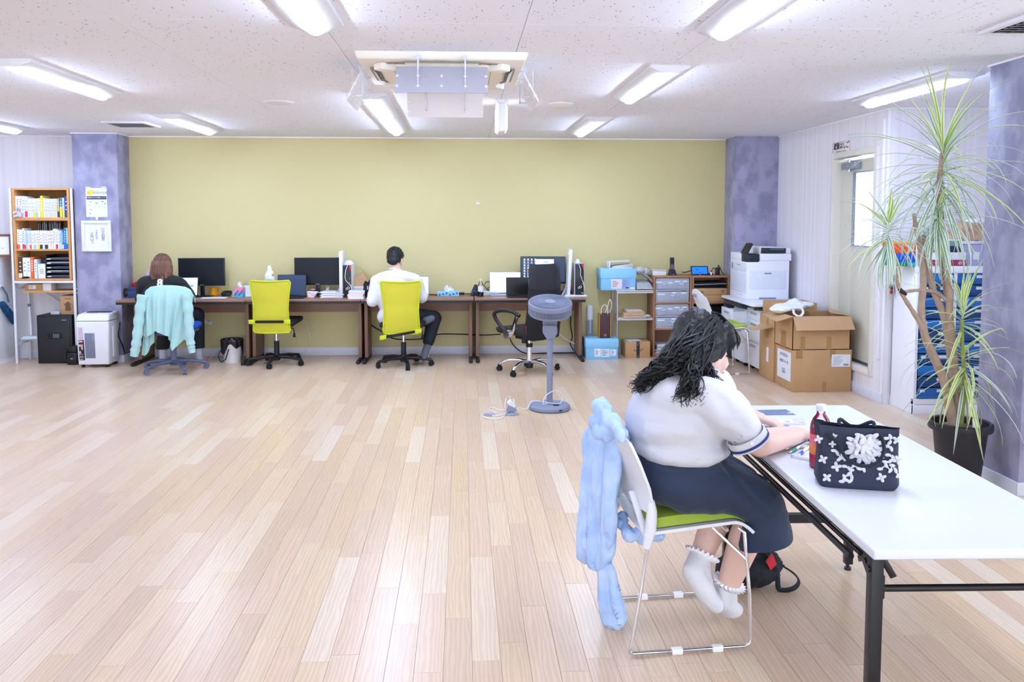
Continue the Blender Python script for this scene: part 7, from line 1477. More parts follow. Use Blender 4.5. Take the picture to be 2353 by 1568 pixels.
blob('sack', MB().hexa([(-0.13, -0.10, 0), (0.20, -0.10, 0), (0.20, 0.10, 0), (-0.13, 0.10, 0)], [(-0.08, -0.07, 0.15), (0.20, -0.07, 0.12), (0.20, 0.07, 0.12), (-0.08, 0.07, 0.16)]), mat('sack_brown', 'bd9a84', 0.85, var=0.06), t, voxel=0.012, iters=3, disp=0.022, dscale=11, world=False)
mk('film', MB().ell((0.08, 0, 0.15), (0.10, 0.06, 0.03)), PLB, t)
t = thing('key_ring', 'bunch of keys with red and black charms hanging on the white cabinet side', 'keys', (CBX0-0.004, 6.67, 1.08))
mk('hook', MB().box(-0.012, -0.03, 0.0, 0.004, 0.03, 0.012), WMET, t, bevel=0.002)
mk('strap', MB().tube([(-0.010, 0, 0.0), (-0.011, 0.004, -0.03), (-0.011, -0.004, -0.06)], 0.007, 6, flat=0.5), mat('strap_ochre', 'b98a2a', 0.6), t)
mk('black_charm', MB().ell((-0.014, 0.01, -0.10), (0.012, 0.022, 0.02)), BLACK, t); mk('red_charm', MB().ell((-0.016, 0.035, -0.105), (0.01, 0.012, 0.014)).ell((-0.016, 0.012, -0.14), (0.01, 0.014, 0.018)), mat('charm_red', 'd3222e', 0.4), t); mk('key', MB().box(-0.012, -0.02, -0.19, -0.009, -0.006, -0.11), SILVER, t)
# ------------------------------------------------------------------ tall dracaena in a black pot
PXc, PYc = 2.86, 4.61
pl = thing('potted_plant', 'tall spiky dracaena with bare stems in a black pot by the near pillar', 'plant', (PXc, PYc, 0))
POTM = mat('pot_black', '1f1f26', 0.45, var=0.05)
pt = mk('pot', MB().lathe([(0.0, 0.015), (0.105, 0.015), (0.11, 0.02), (0.143, 0.33), (0.168, 0.335), (0.172, 0.35), (0.170, 0.372), (0.160, 0.38), (0.148, 0.375), (0.140, 0.33), (0, 0.325)], 40, cap=False), POTM, pl)
mk('saucer', MB().lathe([(0, 0), (0.14, 0), (0.165, 0.02), (0.16, 0.022), (0.135, 0.006), (0, 0.006)], 36, cap=False), mat('saucer_clear', 'd9dce8', 0.2, trans=0.4), pl)
q = MB().lathe([(0.141, 0.335), (0.08, 0.345), (0, 0.35)], 28, cap=False)
mk('soil', q, mat('bark_chips', '8f6f58', 0.9, var=0.4, scale=70, bump=0.8, bscale=90), pl)
ch_ = MB()
for i in range(60):
    a_ = rnd.uniform(0, 2*PI); r_ = rnd.uniform(0.02, 0.13); d_ = Vector((rnd.uniform(-1, 1), rnd.uniform(-1, 1), rnd.uniform(-0.2, 0.3)))*0.014; c0 = Vector((r_*math.cos(a_), r_*math.sin(a_), 0.350)); ch_.bar(c0-d_, c0+d_, 0.007, 0.004)
mk('bark', ch_, mat('bark_light', 'b3917a', 0.9, var=0.2), pl)['kind'] = 'stuff'
mk('plant_tag', MB().at((0.03, -0.10, 0.34), rx=-0.1, rz=0.2).box(-0.02, -0.001, 0, 0.02, 0.001, 0.075), PAPER, pl)
BARK = mat('stem_bark', 'a8907f', 0.85, var=0.15, scale=30, bump=0.4, bscale=80)
def stem(pts, r0, r1, y0=0.0, m=BARK, name='stem'):
    P = [at(x, y, PYc+dy) for x, y, dy in pts]; sp = smooth_path(P, 5); n = len(sp)
    return mk(name, MB().tube(sp, [r0+(r1-r0)*i/(n-1)+0.0015*math.sin(i*2.1) for i in range(n)], 10), m, pl, world=True)
stem([(2192, 985, -0.02), (2180, 920, -0.02), (2168, 870, -0.02), (2150, 830, -0.02), (2125, 770, -0.03), (2117, 710, -0.03), (2122, 650, -0.02), (2118, 600, -0.01), (2112, 560, 0.0), (2104, 520, 0.0), (2100, 490, 0.0)], 0.030, 0.010)
stem([(2196, 980, 0.02), (2192, 900, 0.02), (2186, 830, 0.02), (2176, 760, 0.02), (2165, 715, 0.02), (2148, 675, 0.02), (2135, 630, 0.02), (2126, 590, 0.02), (2123, 540, 0.02)], 0.028, 0.011)
stem([(2200, 980, 0.0), (2196, 900, 0.0), (2190, 800, 0.0), (2182, 730, 0.0), (2180, 660, 0.0), (2173, 600, 0.0), (2168, 550, 0.0), (2160, 480, 0.0), (2157, 430, 0.0), (2163, 370, 0.0), (2168, 330, 0.0)], 0.026, 0.010)
stem([(2184, 770, 0.03), (2178, 700, 0.03), (2168, 640, 0.03), (2164, 590, 0.03), (2168, 540, 0.03)], 0.014, 0.009)
stem([(2155, 840, -0.05), (2125, 765, -0.05), (2100, 720, -0.05), (2075, 680, -0.05), (2062, 650, -0.05), (2056, 610, -0.05), (2040, 560, -0.05)], 0.015, 0.008)
stem([(2175, 690, 0.0), (2150, 672, 0.0), (2115, 667, -0.03), (2078, 671, -0.05)], 0.012, 0.009)
mk('stem_tie', MB().tube([at(2066, 664, PYc-0.05), at(2073, 671, PYc-0.06), at(2080, 677, PYc-0.05)], 0.012, 8), BLACK, pl, world=True)
stem([(2208, 990, -0.04), (2212, 940, -0.05), (2216, 880, -0.05), (2213, 820, -0.05), (2210, 760, -0.05), (2211, 735, -0.05)], 0.012, 0.010, m=mat('stem_green', '8d9a55', 0.7, var=0.2, scale=40), name='green_stem')
# leaves: eight shared strap shapes
def leafmat(n, a, b, c):
    m = bpy.data.materials.new(n); m.use_nodes = True; nt = m.node_tree; N = nt.nodes; L = nt.links; bs = N['Principled BSDF']
    uv = N.new('ShaderNodeUVMap'); sp = N.new('ShaderNodeSeparateXYZ'); L.new(uv.outputs[0], sp.inputs[0])
    cr = N.new('ShaderNodeValToRGB'); e = cr.color_ramp.elements; e[0].color = (*lin(b), 1); e[1].color = (*lin(b), 1)
    for p, c_ in ((0.2, b), (0.3, a), (0.46, a), (0.5, c), (0.54, a), (0.7, a), (0.8, b)): q = e.new(p); q.color = (*lin(c_), 1)
    L.new(sp.outputs[0], cr.inputs[0]); L.new(cr.outputs[0], bs.inputs['Base Color']); bs.inputs['Roughness'].default_value = 0.4
    tr = N.new('ShaderNodeBsdfTranslucent'); L.new(cr.outputs[0], tr.inputs[0]); mx = N.new('ShaderNodeMixShader'); mx.inputs[0].default_value = 0.3; L.new(bs.outputs[0], mx.inputs[1]); L.new(tr.outputs[0], mx.inputs[2]); L.new(mx.outputs[0], N['Material Output'].inputs[0])
    return m
LFA = leafmat('leaf_variegated', '8fae92', 'edf3ea', 'b4cba8'); LFB = leafmat('leaf_fresh', '9dbd5c', 'eef2c4', 'c9d98c')
def leaf_mesh(L_, droop, w, seed):
    n = 9; vs = []; r_ = random.Random(seed); el = 0.0; p = Vector((0, 0, 0)); ang = 0.0; side = r_.uniform(-0.05, 0.05)
    for i in range(n+1):
        f = i/n; ww = w*(0.35+0.65*min(1, f*5))*(1-f**2.2)+0.0006
        q = Vector((side*f*f*L_, 0, 0)); t = Vector((0, math.cos(ang), -math.sin(ang)))
        vs += [p+q+Vector((-ww, 0, 0.0025)), p+q, p+q+Vector((ww, 0, 0.0025))]; p = p+t*(L_/n); ang += droop/n*(0.5+f)
    fs = []
    for i in range(n):
        for k in (0, 1): fs.append((i*3+k, i*3+k+1, i*3+k+4, i*3+k+3))
    me = bpy.data.meshes.new('leaf'); me.from_pydata([tuple(v) for v in vs], [], fs)
    uvl = me.uv_layers.new(name='UVMap')
    for lp in me.loops: uvl.data[lp.index].uv = ((lp.vertex_index % 3)/2, (lp.vertex_index//3)/n)
    for f in me.polygons: f.use_smooth = True
    return me
LM = {}
for i in range(8):
    for j, m in enumerate((LFA, LFB)):
        me = leaf_mesh(0.30+0.03*(i % 4), (0.6, 1.0, 1.5, 2.0, 0.3, 1.2, 1.8, 0.8)[i], 0.0075+0.0012*(i % 3), i); me.materials.append(m); LM[(i, j)] = me
def crown(px, py, dy, n, scale, fresh, low, hi, h=0.12, fr=0.2):
    c = at(px, py, PYc+dy)
    for i in range(n):
        f = i/(n-1); el = low+(hi-low)*f + rnd.uniform(-0.15, 0.15); az = i*2.39996+rnd.uniform(-0.2, 0.2)
        m = LM[(rnd.choice((0, 1, 5, 7, 4) if el > 0.7 else (0, 1, 2, 3, 5, 6, 7)), 1 if rnd.random() < (fresh + (fr if f > 0.8 else 0)) else 0)]
        o = bpy.data.objects.new('leaf', m); C.objects.link(o); o.parent = pl
        o.location = c + Vector((0, 0, h*(f-0.5))) - pl.location; o.rotation_euler = Euler((el, rnd.uniform(-0.3, 0.3), az), 'XYZ')
        s = scale*rnd.uniform(0.85, 1.2); o.scale = (1, s, s)
crown(2167, 370, 0.0, 60, 1.45, 0.15, -0.5, 1.4, 0.16, 0.75)
crown(2162, 425, 0.0, 34, 1.35, 0.05, -1.3, 0.2, 0.14)
crown(2156, 500, -0.02, 56, 1.0, 0.1, -1.3, 0.9, 0.12)
crown(2040, 540, -0.05, 62, 0.85, 0.12, -1.3, 1.2, 0.14, 0.3)
crown(2211, 735, -0.05, 36, 0.85, 0.65, -0.5, 1.4, 0.14)
crown(2216, 845, -0.05, 46, 1.1, 0.55, -1.0, 0.6, 0.20)
# ================================================================== FOREGROUND: folding table
TBH = 0.70
TA = math.radians(-2.3); TL_, TWd = 1.66, 0.628
tb = thing('folding_table', 'long white folding table with black legs in the foreground', 'table', (1.395, 2.855, 0), TA)
TOPM = mat('table_white', 'dcdfe9', 0.32, var=0.01); TBLK = mat('table_frame', '1b1a1e', 0.4, var=0.04)
mk('tabletop', MB().box(-TWd/2, -TL_/2, TBH-0.028, TWd/2, TL_/2, TBH), TOPM, tb, bevel=0.006, seg=3)
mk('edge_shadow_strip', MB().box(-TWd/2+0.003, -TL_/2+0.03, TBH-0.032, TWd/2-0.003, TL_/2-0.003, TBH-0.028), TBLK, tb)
lx = TWd/2-0.045
for yy in (-TL_/2+0.085, TL_/2-0.16):
    for s in (-1, 1):
        lg = mk('leg', MB().box(s*lx-0.0165, yy-0.0165, 0.028, s*lx+0.0165, yy+0.0165, TBH-0.032), TBLK, tb, bevel=0.002)
        mk('glide', MB().cyl((s*lx, yy, 0.0), (s*lx, yy, 0.012), 0.015, n=14).cyl((s*lx, yy, 0.01), (s*lx, yy, 0.03), 0.007, n=10), mat('glide_dark', '3a3a44', 0.3, 0.6), lg)
    mk('low_bar', MB().bar((-lx, yy, 0.235), (lx, yy, 0.235), 0.03, 0.038), TBLK, tb)
    mk('round_bar', MB().cyl((-lx+0.02, yy+0.012, 0.555), (lx-0.02, yy+0.012, 0.555), 0.0095, n=14), TBLK, tb)
    d = 1 if yy < 0 else -1
    for s in (-1, 1):
        mk('bracket', MB().box(s*lx-s*0.017-0.006, yy-0.012, 0.535, s*lx-s*0.017+0.006, yy+0.022, 0.60), TBLK, tb, bevel=0.003)
        mk('latch', MB().bar((s*lx-s*0.02, yy, 0.64), (s*lx-s*0.045, yy-0.012, 0.595), 0.006, 0.018), TBLK, tb, bevel=0.002)
        mk('brace', MB().bar((s*lx, yy+d*0.015, 0.57), (s*lx, yy+d*0.14, TBH-0.035), 0.006, 0.018), TBLK, tb); mk('brace', MB().bar((s*lx, yy+d*0.015, 0.66), (s*lx, yy+d*0.10, 0.60), 0.006, 0.016), TBLK, tb)
        mk('bolt', MB().cyl((s*(lx+0.017), yy, 0.615), (s*(lx+0.022), yy, 0.615), 0.009, n=12), TBLK, lg if False else tb)
    mk('cross_rail', MB().bar((-lx, yy+d*0.10, 0.61), (lx, yy+d*0.10, 0.61), 0.012, 0.02), TBLK, tb)
for s in (-1, 1):
    mk('side_rod', MB().tube([(s*(lx+0.034), -TL_/2+0.16, 0.618), (s*(lx+0.034), TL_/2-0.24, 0.618)], 0.0095, 12), TBLK, tb); mk('side_rod', MB().tube([(s*(lx+0.016), -TL_/2+0.14, 0.634), (s*(lx+0.016), TL_/2-0.24, 0.634)], 0.007, 10), TBLK, tb)
# ------------------------------------------------------------------ stacking chairs
CHW = mat('chair_white', 'e2e3ea', 0.4, var=0.01); LIMEC = mat('lime_cushion', 'aec64a', 0.8, var=0.06, scale=200, bump=0.15, bscale=500)
def stacking_chair(label, loc, rz):
    t = thing('stacking_chair', label, 'chair', loc, rz, 'white stacking chairs with lime seats'); hw_ = 0.215
    for s in (-1, 1):
        y = s*hw_
        pts = smooth_path([(-0.155, y*0.98, 0.40), (-0.185, y, 0.20), (-0.214, y, 0.035)], 3)[:-1] + [Vector((-0.214, y, 0.035)), Vector((-0.218, y, 0.018)), Vector((-0.205, y, 0.011)), Vector((0.205, y, 0.011)), Vector((0.226, y, 0.018)), Vector((0.229, y, 0.035)), Vector((0.222, y, 0.2)), Vector((0.198, y, 0.43)), Vector((0.18, y*0.95, 0.445))]
        lg = mk('side_frame', MB().tube(pts, 0.0065, 10), CHROME, t)
        for x in (-0.045, 0.105): mk('stacking_clip', MB().box(x-0.02, y-0.011, 0.0, x+0.02, y+0.011, 0.021), mat('clip_plastic', 'f3f4fa', 0.4), lg, bevel=0.003)
        mk('under_strut', MB().tube([(0.208, y, 0.33), (0.10, y*0.75, 0.432)], 0.006, 8), CHROME, t)
    mk('cross_tube', MB().cyl((0.14, -0.2, 0.435), (0.14, 0.2, 0.435), 0.007, n=10), CHROME, t)
    def seat(u, v):
        x = -0.17+0.405*u; y = (2*v-1)*0.222; lip = max(0, (x-0.15)/0.085)
        return (x, y, 0.448+0.035*u-0.05*lip*lip-0.008*(1-(2*v-1)**2))
    mk('seat_shell', MB().grid(seat, 22, 10), CHW, t, solid=0.011, bevel=0.0)
    def cush(u, v):
        p = seat(0.10+0.87*u, 0.06+0.88*v); e = min(1, min(u, 1-u)/0.1, min(v, 1-v)/0.1); return (p[0], p[1], p[2]+0.004+0.030*(1-(1-e)**2)**0.5)
    mk('seat_cushion', MB().grid(cush, 26, 16), LIMEC, t)
    EX = [(-0.232, 0.805), (-0.220, 0.755), (-0.19, 0.69), (-0.155, 0.60), (-0.142, 0.53), (-0.145, 0.46), (-0.16, 0.39)]
    def edge(v):
        k = v*(len(EX)-1); i = min(len(EX)-2, int(k)); f = k-i; return EX[i][0]*(1-f)+EX[i+1][0]*f, EX[i][1]*(1-f)+EX[i+1][1]*f
    def back(u, v):
        k = 2*u-1; x, z = edge(v*0.72); w = 0.205+0.012*v; e = min(1, v/0.06); z = z-0.03*k*k*(1-min(1, v/0.25))
        if v < 0.3: z += 0.03*(1-k*k)*(0.3-v)/0.3
        return (x-0.035*(1-k*k), k*w*(0.94+0.06*e), z)
    mk('backrest', MB().grid(back, 20, 20), CHW, t, solid=0.010)
    for s in (-1, 1):
        mk('back_arm', MB().tube([(edge(v)[0], s*(0.213 if v < 0.9 else 0.211), edge(v)[1]) for v in (0.60, 0.68, 0.76, 0.84, 0.92, 1.0)], [0.014, 0.018, 0.02, 0.02, 0.018, 0.014], 10, flat=1.0), CHW, t)
        mk('back_strut', MB().bar((-0.185, s*0.10, 0.56), (-0.155, s*0.205, 0.42), 0.022, 0.014), CHW, t, bevel=0.003)
    mk('grip_hole', MB().box(-0.274, -0.04, 0.755, -0.262, 0.04, 0.785), mat('hole_shade', '8c8ea0', 0.7), t, bevel=0.005)
    return t
ch1 = stacking_chair('white stacking chair with a lime seat under the woman in the foreground', (0.785, 3.068, 0), 0.073)
ch2 = dup(ch1, (2.585, 8.27, 0), 0.05, 'empty white stacking chair with a lime seat by the drawer pedestals')
# pale blue shirt over the chair back
SHB = mat('shirt_blue', 'bdd3f6', 0.85, var=0, scale=11, col2='a6c2ef', bump=0.06, bscale=300)
hd = thing('hoodie', 'pale blue hooded shirt draped over the back of the foreground chair', 'shirt', (0.53, 3.06, 0.0))
H = MB()
ch = lambda l, r: H.chain([at(x, y, Y) for x, y, Y in l], r, 14)
ch([(1379, 962, 3.16), (1362, 1010, 3.18), (1358, 1080, 3.18), (1354, 1160, 3.18), (1348, 1230, 3.17), (1340, 1280, 3.16)], [0.022, 0.036, 0.042, 0.044, 0.040, 0.030])
ch([(1385, 968, 3.10), (1385, 1020, 3.10), (1383, 1100, 3.10), (1378, 1200, 3.10), (1368, 1280, 3.10)], [0.020, 0.032, 0.036, 0.036, 0.028])
ch([(1412, 992, 3.0), (1408, 1050, 3.0), (1404, 1130, 3.0), (1400, 1200, 3.0), (1392, 1270, 3.04), (1380, 1298, 3.06)], [0.028, 0.030, 0.030, 0.030, 0.028, 0.018])
ch([(1385, 968, 3.12), (1420, 990, 2.95), (1435, 1000, 2.90)], [0.022, 0.024, 0.016]); ch([(1400, 985, 3.14), (1440, 992, 3.08), (1440, 1005, 3.06)], [0.024, 0.022, 0.02])
ch([(1355, 1255, 3.12), (1365, 1290, 3.10), (1385, 1312, 3.08)], [0.032, 0.022, 0.012])
def wr(v, n): return v + n*(0.034*(abs(noise.noise(Vector((v.x*24, v.y*20, v.z*3+v.x*6))))-0.22)+0.004*noise.noise(v*30))
H.cap((0.512, 2.98, 0.77), (0.512, 3.16, 0.77), 0.034); H.chain([Vector((0.555, 2.875, 0.785)), Vector((0.53, 2.97, 0.822)), Vector((0.522, 3.08, 0.835)), Vector((0.53, 3.2, 0.822)), Vector((0.55, 3.28, 0.79))], [0.022, 0.027, 0.030, 0.028, 0.022])
ch([(1396, 1000, 3.06), (1396, 1080, 3.06), (1391, 1160, 3.06), (1386, 1240, 3.07)], [0.03, 0.032, 0.032, 0.028]); ch([(1366, 1000, 3.14), (1368, 1100, 3.14), (1364, 1200, 3.13), (1356, 1270, 3.13)], [0.03, 0.034, 0.034, 0.028])
blob('torso_cloth', H, SHB, hd, voxel=0.007, iters=5, fn=wr)
H = MB(); ch([(1388, 1285, 3.07), (1394, 1330, 3.07), (1400, 1380, 3.07), (1408, 1425, 3.07)], [0.022, 0.028, 0.036, 0.040]); ch([(1400, 1300, 3.05), (1412, 1370, 3.05), (1428, 1420, 3.05)], [0.015, 0.024, 0.026])
blob('sleeve', H, SHB, hd, voxel=0.006, iters=4, fn=wr, cut=[(at(1405, 1440, 3.07), (0, 0, -1))])
H = MB(); H.cap(at(1376, 1306, 3.08), at(1388, 1314, 3.08), 0.016, 0.013); blob('knotted_cuff', H, mat('cuff_pale', 'd7e0f4', 0.8), hd, voxel=0.005, iters=3)
H = MB(); ch([(1425, 1195, 3.06), (1445, 1225, 3.0), (1470, 1232, 2.96), (1505, 1228, 2.92), (1518, 1232, 2.90)], [0.02, 0.026, 0.026, 0.028, 0.018]); ch([(1495, 1222, 2.96), (1515, 1226, 2.94)], [0.026, 0.02])
blob('lower_cloth', H, SHB, hd, voxel=0.006, iters=4, fn=wr)
# ------------------------------------------------------------------ the seated woman
wm = thing('person', 'woman with long black curly hair in white blouse and navy skirt, at the white table', 'person', (0.82, 3.06, 0))
V = Vector
hc = V((0.918, 3.13, 1.045)); RH = Rot(-1.36, -0.30)
B = MB(); head_solid(B, hc, RH, 1.03)
B.cap(hc+V((-0.035, -0.01, -0.06)), V((0.86, 3.10, 0.94)), 0.058, 0.070)
B.chain([V((0.84, 2.93, 0.90)), V((0.83, 3.09, 0.93)), V((0.90, 3.25, 0.90))], [0.075, 0.10, 0.075]); B.ell((0.80, 3.06, 0.76), (0.16, 0.19, 0.20)); B.ell((0.82, 3.05, 0.61), (0.15, 0.18, 0.10))
elR, wrR = V((1.050, 2.875, 0.752)), V((1.245, 3.020, 0.742)); elL, wrL = V((1.09, 3.34, 0.76)), V((1.175, 3.295, 0.745))
B.cap(V((0.86, 2.93, 0.90)), elR, 0.068, 0.052); B.cap(elR, elR*0.45+wrR*0.55, 0.050, 0.043); B.cap(elR*0.45+wrR*0.55, wrR, 0.043, 0.029)
B.cap(V((0.91, 3.24, 0.90)), elL, 0.068, 0.05); B.cap(elL, wrL, 0.047, 0.029)
hand_solid(B, wrR, (0.62, 0.42, -0.10), (0.05, 0.15, 1), 0.98, 0.62, -1, 0.05)
hand_solid(B, wrL, (0.80, -0.42, -0.18), (0, 0, 1), 0.95, 0.35, 1, 0.06)
k1, a1 = V((1.03, 3.15, 0.50)), V((0.887, 3.035, 0.262)); k2, a2 = V((1.07, 2.95, 0.49)), V((0.982, 3.0, 0.165))
for (K, A_) in ((k1, a1), (k2, a2)):
    mid = K*0.62+A_*0.38; B.cap(K, mid, 0.056, 0.060); B.cap(mid, A_, 0.060, 0.040)
B.cap(V((0.82, 3.16, 0.60)), k1, 0.07, 0.055); B.cap(V((0.82, 2.94, 0.60)), k2, 0.07, 0.055)
B.chain([a1, V((0.845, 2.985, 0.240)), V((0.90, 2.97, 0.16)), V((0.928, 2.965, 0.115))], [0.036, 0.028, 0.026, 0.020])
B.chain([a2, V((0.968, 3.005, 0.115)), V((1.015, 3.06, 0.055)), V((1.045, 3.09, 0.032))], [0.036, 0.028, 0.026, 0.020])
body = blob('body', B, SKIN2, wm, voxel=0.0055, iters=5)
face_bits(hc, RH, wm, body, 1.03, lip='cf8f93')
# socks with frills
SOCKW = mat('sock_white', 'e0dfe6', 0.9, var=0.03, scale=60, bump=0.25, bscale=400); LACE = mat('sock_lace', 'f6f5fb', 0.8, var=0.05, scale=90)
for (A_, pts, rs, ax) in ((a1, [a1+V((0.006, 0.006, 0.012)), V((0.845, 2.985, 0.242)), V((0.895, 2.97, 0.165)), V((0.930, 2.965, 0.118))], [0.044, 0.038, 0.039, 0.030], (k1-a1).normalized()), (a2, [a2+V((0.004, 0, 0.012)), V((0.968, 3.005, 0.115)), V((1.012, 3.055, 0.060)), V((1.046, 3.090, 0.038))], [0.044, 0.038, 0.037, 0.030], (k2-a2).normalized())):
    S_ = MB(); S_.chain(pts, rs); S_.cap(pts[0], pts[2], 0.034, 0.03)
    sk = blob('sock', S_, SOCKW, wm, voxel=0.006, iters=4, disp=0.002, dscale=40)
    u_ = ax.orthogonal().normalized(); w_ = ax.cross(u_)
    for k in range(2):
        def fr_(u, v, k=k):
            a = 2*PI*u; r = 0.043+0.020*v*(1.1-0.25*k)+0.0045*math.sin(a*21+k)*v; c0 = A_+ax*(0.010+0.020*k+0.005*math.sin(a*21+1)*v+(0.014-0.020*k)*v)
            return c0+(u_*math.cos(a)+w_*math.sin(a))*r
        mk('frill', MB().grid(fr_, 130, 4, closed=True), LACE, sk, world=True)
# skirt
SKN = mat('skirt_navy', '26344f', 0.75, var=0.07, scale=16, bump=0.12, bscale=500, sheen=0.15)
S_ = MB(); S_.ell((0.808, 3.06, 0.595), (0.190, 0.232, 0.122)); S_.ell((0.81, 3.06, 0.655), (0.178, 0.222, 0.07))
for y in (2.93, 3.05, 3.17): S_.chain([V((0.80, y, 0.585)), V((0.96, y, 0.568)), V((1.080, y, 0.510)), V((1.108, y, 0.40)), V((1.112, y, 0.36))], [0.10, 0.088, 0.084, 0.088, 0.088])
S_.chain([V((1.06, 2.93, 0.50)), V((1.062, 2.93, 0.42)), V((1.062, 2.93, 0.36))], [0.05, 0.06, 0.065]); S_.chain([V((1.06, 3.17, 0.50)), V((1.062, 3.17, 0.42)), V((1.062, 3.17, 0.36))], [0.05, 0.06, 0.065])
def skw(v, n):
    s = 0.006*noise.noise(Vector((v.x*14, v.y*6, v.z*10)))+0.003*noise.noise(v*30)
    d = (v.x-0.985)*0.8+(v.z-0.60)*0.6; s -= 0.012*math.exp(-(d/0.012)**2)*max(0, min(1, (v.z-0.47)/0.1))
    return v+n*s
blob('skirt', S_, SKN, wm, voxel=0.009, iters=12, fn=skw, cut=[(V((1.009, 2.9, 0.345)), (0.25, 0, -1))])
# blouse
BL = mat('blouse_white', 'cfced6', 0.8, var=0.015, scale=12, bump=0.5, bscale=11, sheen=0.1, stretch=(1.0, 1.0, 1.9))
T = MB(); T.ell((0.805, 3.06, 0.795), (0.198, 0.232, 0.155)); T.ell((0.79, 3.07, 0.89), (0.148, 0.225, 0.105)); T.ell((0.812, 3.06, 0.71), (0.190, 0.238, 0.085)); T.cap(V((0.85, 3.10, 0.93)), V((0.872, 3.11, 0.975)), 0.095, 0.072)
T.chain([V((0.855, 2.915, 0.910)), V((0.92, 2.868, 0.862)), V((0.972, 2.846, 0.812))], [0.083, 0.094, 0.072])
T.chain([V((0.90, 3.25, 0.915)), V((1.0, 3.30, 0.86)), V((1.05, 3.32, 0.80))], [0.085, 0.096, 0.078]); T.ell((0.88, 3.12, 0.80), (0.16, 0.19, 0.14))
def blw(v, n):
    s = 0.008*noise.noise(Vector((v.x*9, v.y*9, v.z*16)))+0.004*noise.noise(v*22)
    for (cx_, cz, ang, L_, wd, am) in ((0.90, 0.80, -0.5, 0.16, 0.016, 0.014), (0.80, 0.745, 0.25, 0.15, 0.018, 0.010), (0.90, 0.90, -0.9, 0.10, 0.013, 0.010), (0.86, 0.70, -0.35, 0.12, 0.014, 0.008), (0.74, 0.83, 0.15, 0.10, 0.016, 0.007)):
        dx, dz = v.x-cx_, v.z-cz; a = dx*math.cos(ang)+dz*math.sin(ang); b = -dx*math.sin(ang)+dz*math.cos(ang)
        if v.y < 3.0: s -= 0.75*am*math.exp(-(b/wd/1.6)**2)*math.exp(-(a/L_)**2)
    return v+n*s
cax = V((0.50, 0.02, -0.86)).normalized(); cc = V((0.995, 2.842, 0.775))
blob('blouse', T, BL, wm, voxel=0.008, iters=7, fn=blw, cut=[(V((0.8, 3, 0.655)), (0.0, 0.0, -1))])
u_ = cax.orthogonal().normalized(); w_ = cax.cross(u_)
def ring(c, ax, r, dr, n=32, wob=0.0):
    ax = ax.normalized(); u = ax.orthogonal().normalized(); w = ax.cross(u)
    return [c+(u*math.cos(2*PI*i/n)+w*math.sin(2*PI*i/n))*(r+wob*math.sin(i*2.4)) for i in range(n)]
NAVY = mat('piping_navy', '22356e', 0.7, var=0.03)
for (c, ax) in ((cc, cax), (V((1.06, 3.325, 0.785)), V((0.4, 0.1, -0.86)))):
    def cuff(u, v, c=c, ax=ax.normalized()):
        uu = ax.orthogonal().normalized(); ww = ax.cross(uu); a = 2*PI*u; return c+ax*(-0.020+0.038*v)+(uu*math.cos(a)+ww*math.sin(a))*(0.0715+0.001*v+0.0012*math.sin(a*20)*(1-v))
    cf = mk('cuff', MB().grid(cuff, 60, 4, closed=True), BL, wm, world=True, solid=0.004)
    def band(u, v, c=c, ax=ax.normalized()):
        uu = ax.orthogonal().normalized(); ww = ax.cross(uu); a = 2*PI*u; return c+ax*(0.002+0.009*v)+(uu*math.cos(a)+ww*math.sin(a))*0.0752
    mk('cuff_band', MB().grid(band, 60, 1, closed=True), NAVY, cf, world=True, solid=0.0015)
mk('cuff_button', MB().ell(cc+cax*(-0.005)+V((-0.01, -0.077, 0.0)), (0.006, 0.003, 0.006), 12, 8), mat('button_pearl', 'efe9e6', 0.3), wm, world=True)
col_ax = V((0.30, 0.05, 0.95)).normalized(); cn = V((0.868, 3.108, 0.965))
def collar(u, v):
    uu = col_ax.orthogonal().normalized(); ww = col_ax.cross(uu); a = 2*PI*u; d = uu*math.cos(a)+ww*math.sin(a)
    r = 0.064+0.062*v; return cn+col_ax*(0.040-0.062*v*v+0.012*math.sin(v*PI))+d*r
cl = mk('collar', MB().grid(collar, 48, 8, closed=True), BL, wm, world=True, solid=0.004)
mk('collar_piping', MB().tube([Vector(collar(i/48, 0.86))+col_ax*0.004 for i in range(48)], 0.0036, 6, closed=True), NAVY, cl, world=True)
# long black curls
HBK = mat('hair_curly_black', '0d0c10', 0.48, var=0.25, scale=90, bump=0.2, bscale=200)
Hm = MB(); P = lambda x, y, z: hc+RH @ V((x, y, z))
Hm.ell(P(0, -0.020, 0.034), (0.088, 0.108, 0.104), 28, 18, RH)
Hm.chain([P(0, -0.06, 0.07), V((0.835, 3.08, 1.04)), V((0.775, 3.07, 1.005)), V((0.705, 3.05, 0.975)), V((0.650, 3.04, 0.935))], [0.080, 0.082, 0.062, 0.036, 0.016])
Hm.chain([P(0.05, -0.01, 0.05), V((0.885, 3.04, 1.03)), V((0.87, 3.01, 0.985)), V((0.87, 2.98, 0.965))], [0.056, 0.042, 0.032, 0.018])
Hm.chain([V((0.86, 3.05, 1.06)), V((0.82, 3.01, 0.99)), V((0.79, 2.99, 0.955))], [0.070, 0.045, 0.02])
Hm.chain([P(-0.06, 0.0, 0.04), P(-0.085, 0.0, -0.05), P(-0.09, -0.01, -0.13)], [0.06, 0.045, 0.03])
Hm.chain([P(0.0, 0.042, 0.100), P(0.0, 0.078, 0.078), P(0.0, 0.094, 0.050)], [0.036, 0.020, 0.009]); Hm.chain([P(0.045, 0.04, 0.09), P(0.053, 0.070, 0.065), P(0.055, 0.080, 0.044)], [0.04, 0.022, 0.012]); Hm.chain([P(-0.045, 0.04, 0.09), P(-0.05, 0.070, 0.065), P(-0.05, 0.080, 0.046)], [0.04, 0.022, 0.012])
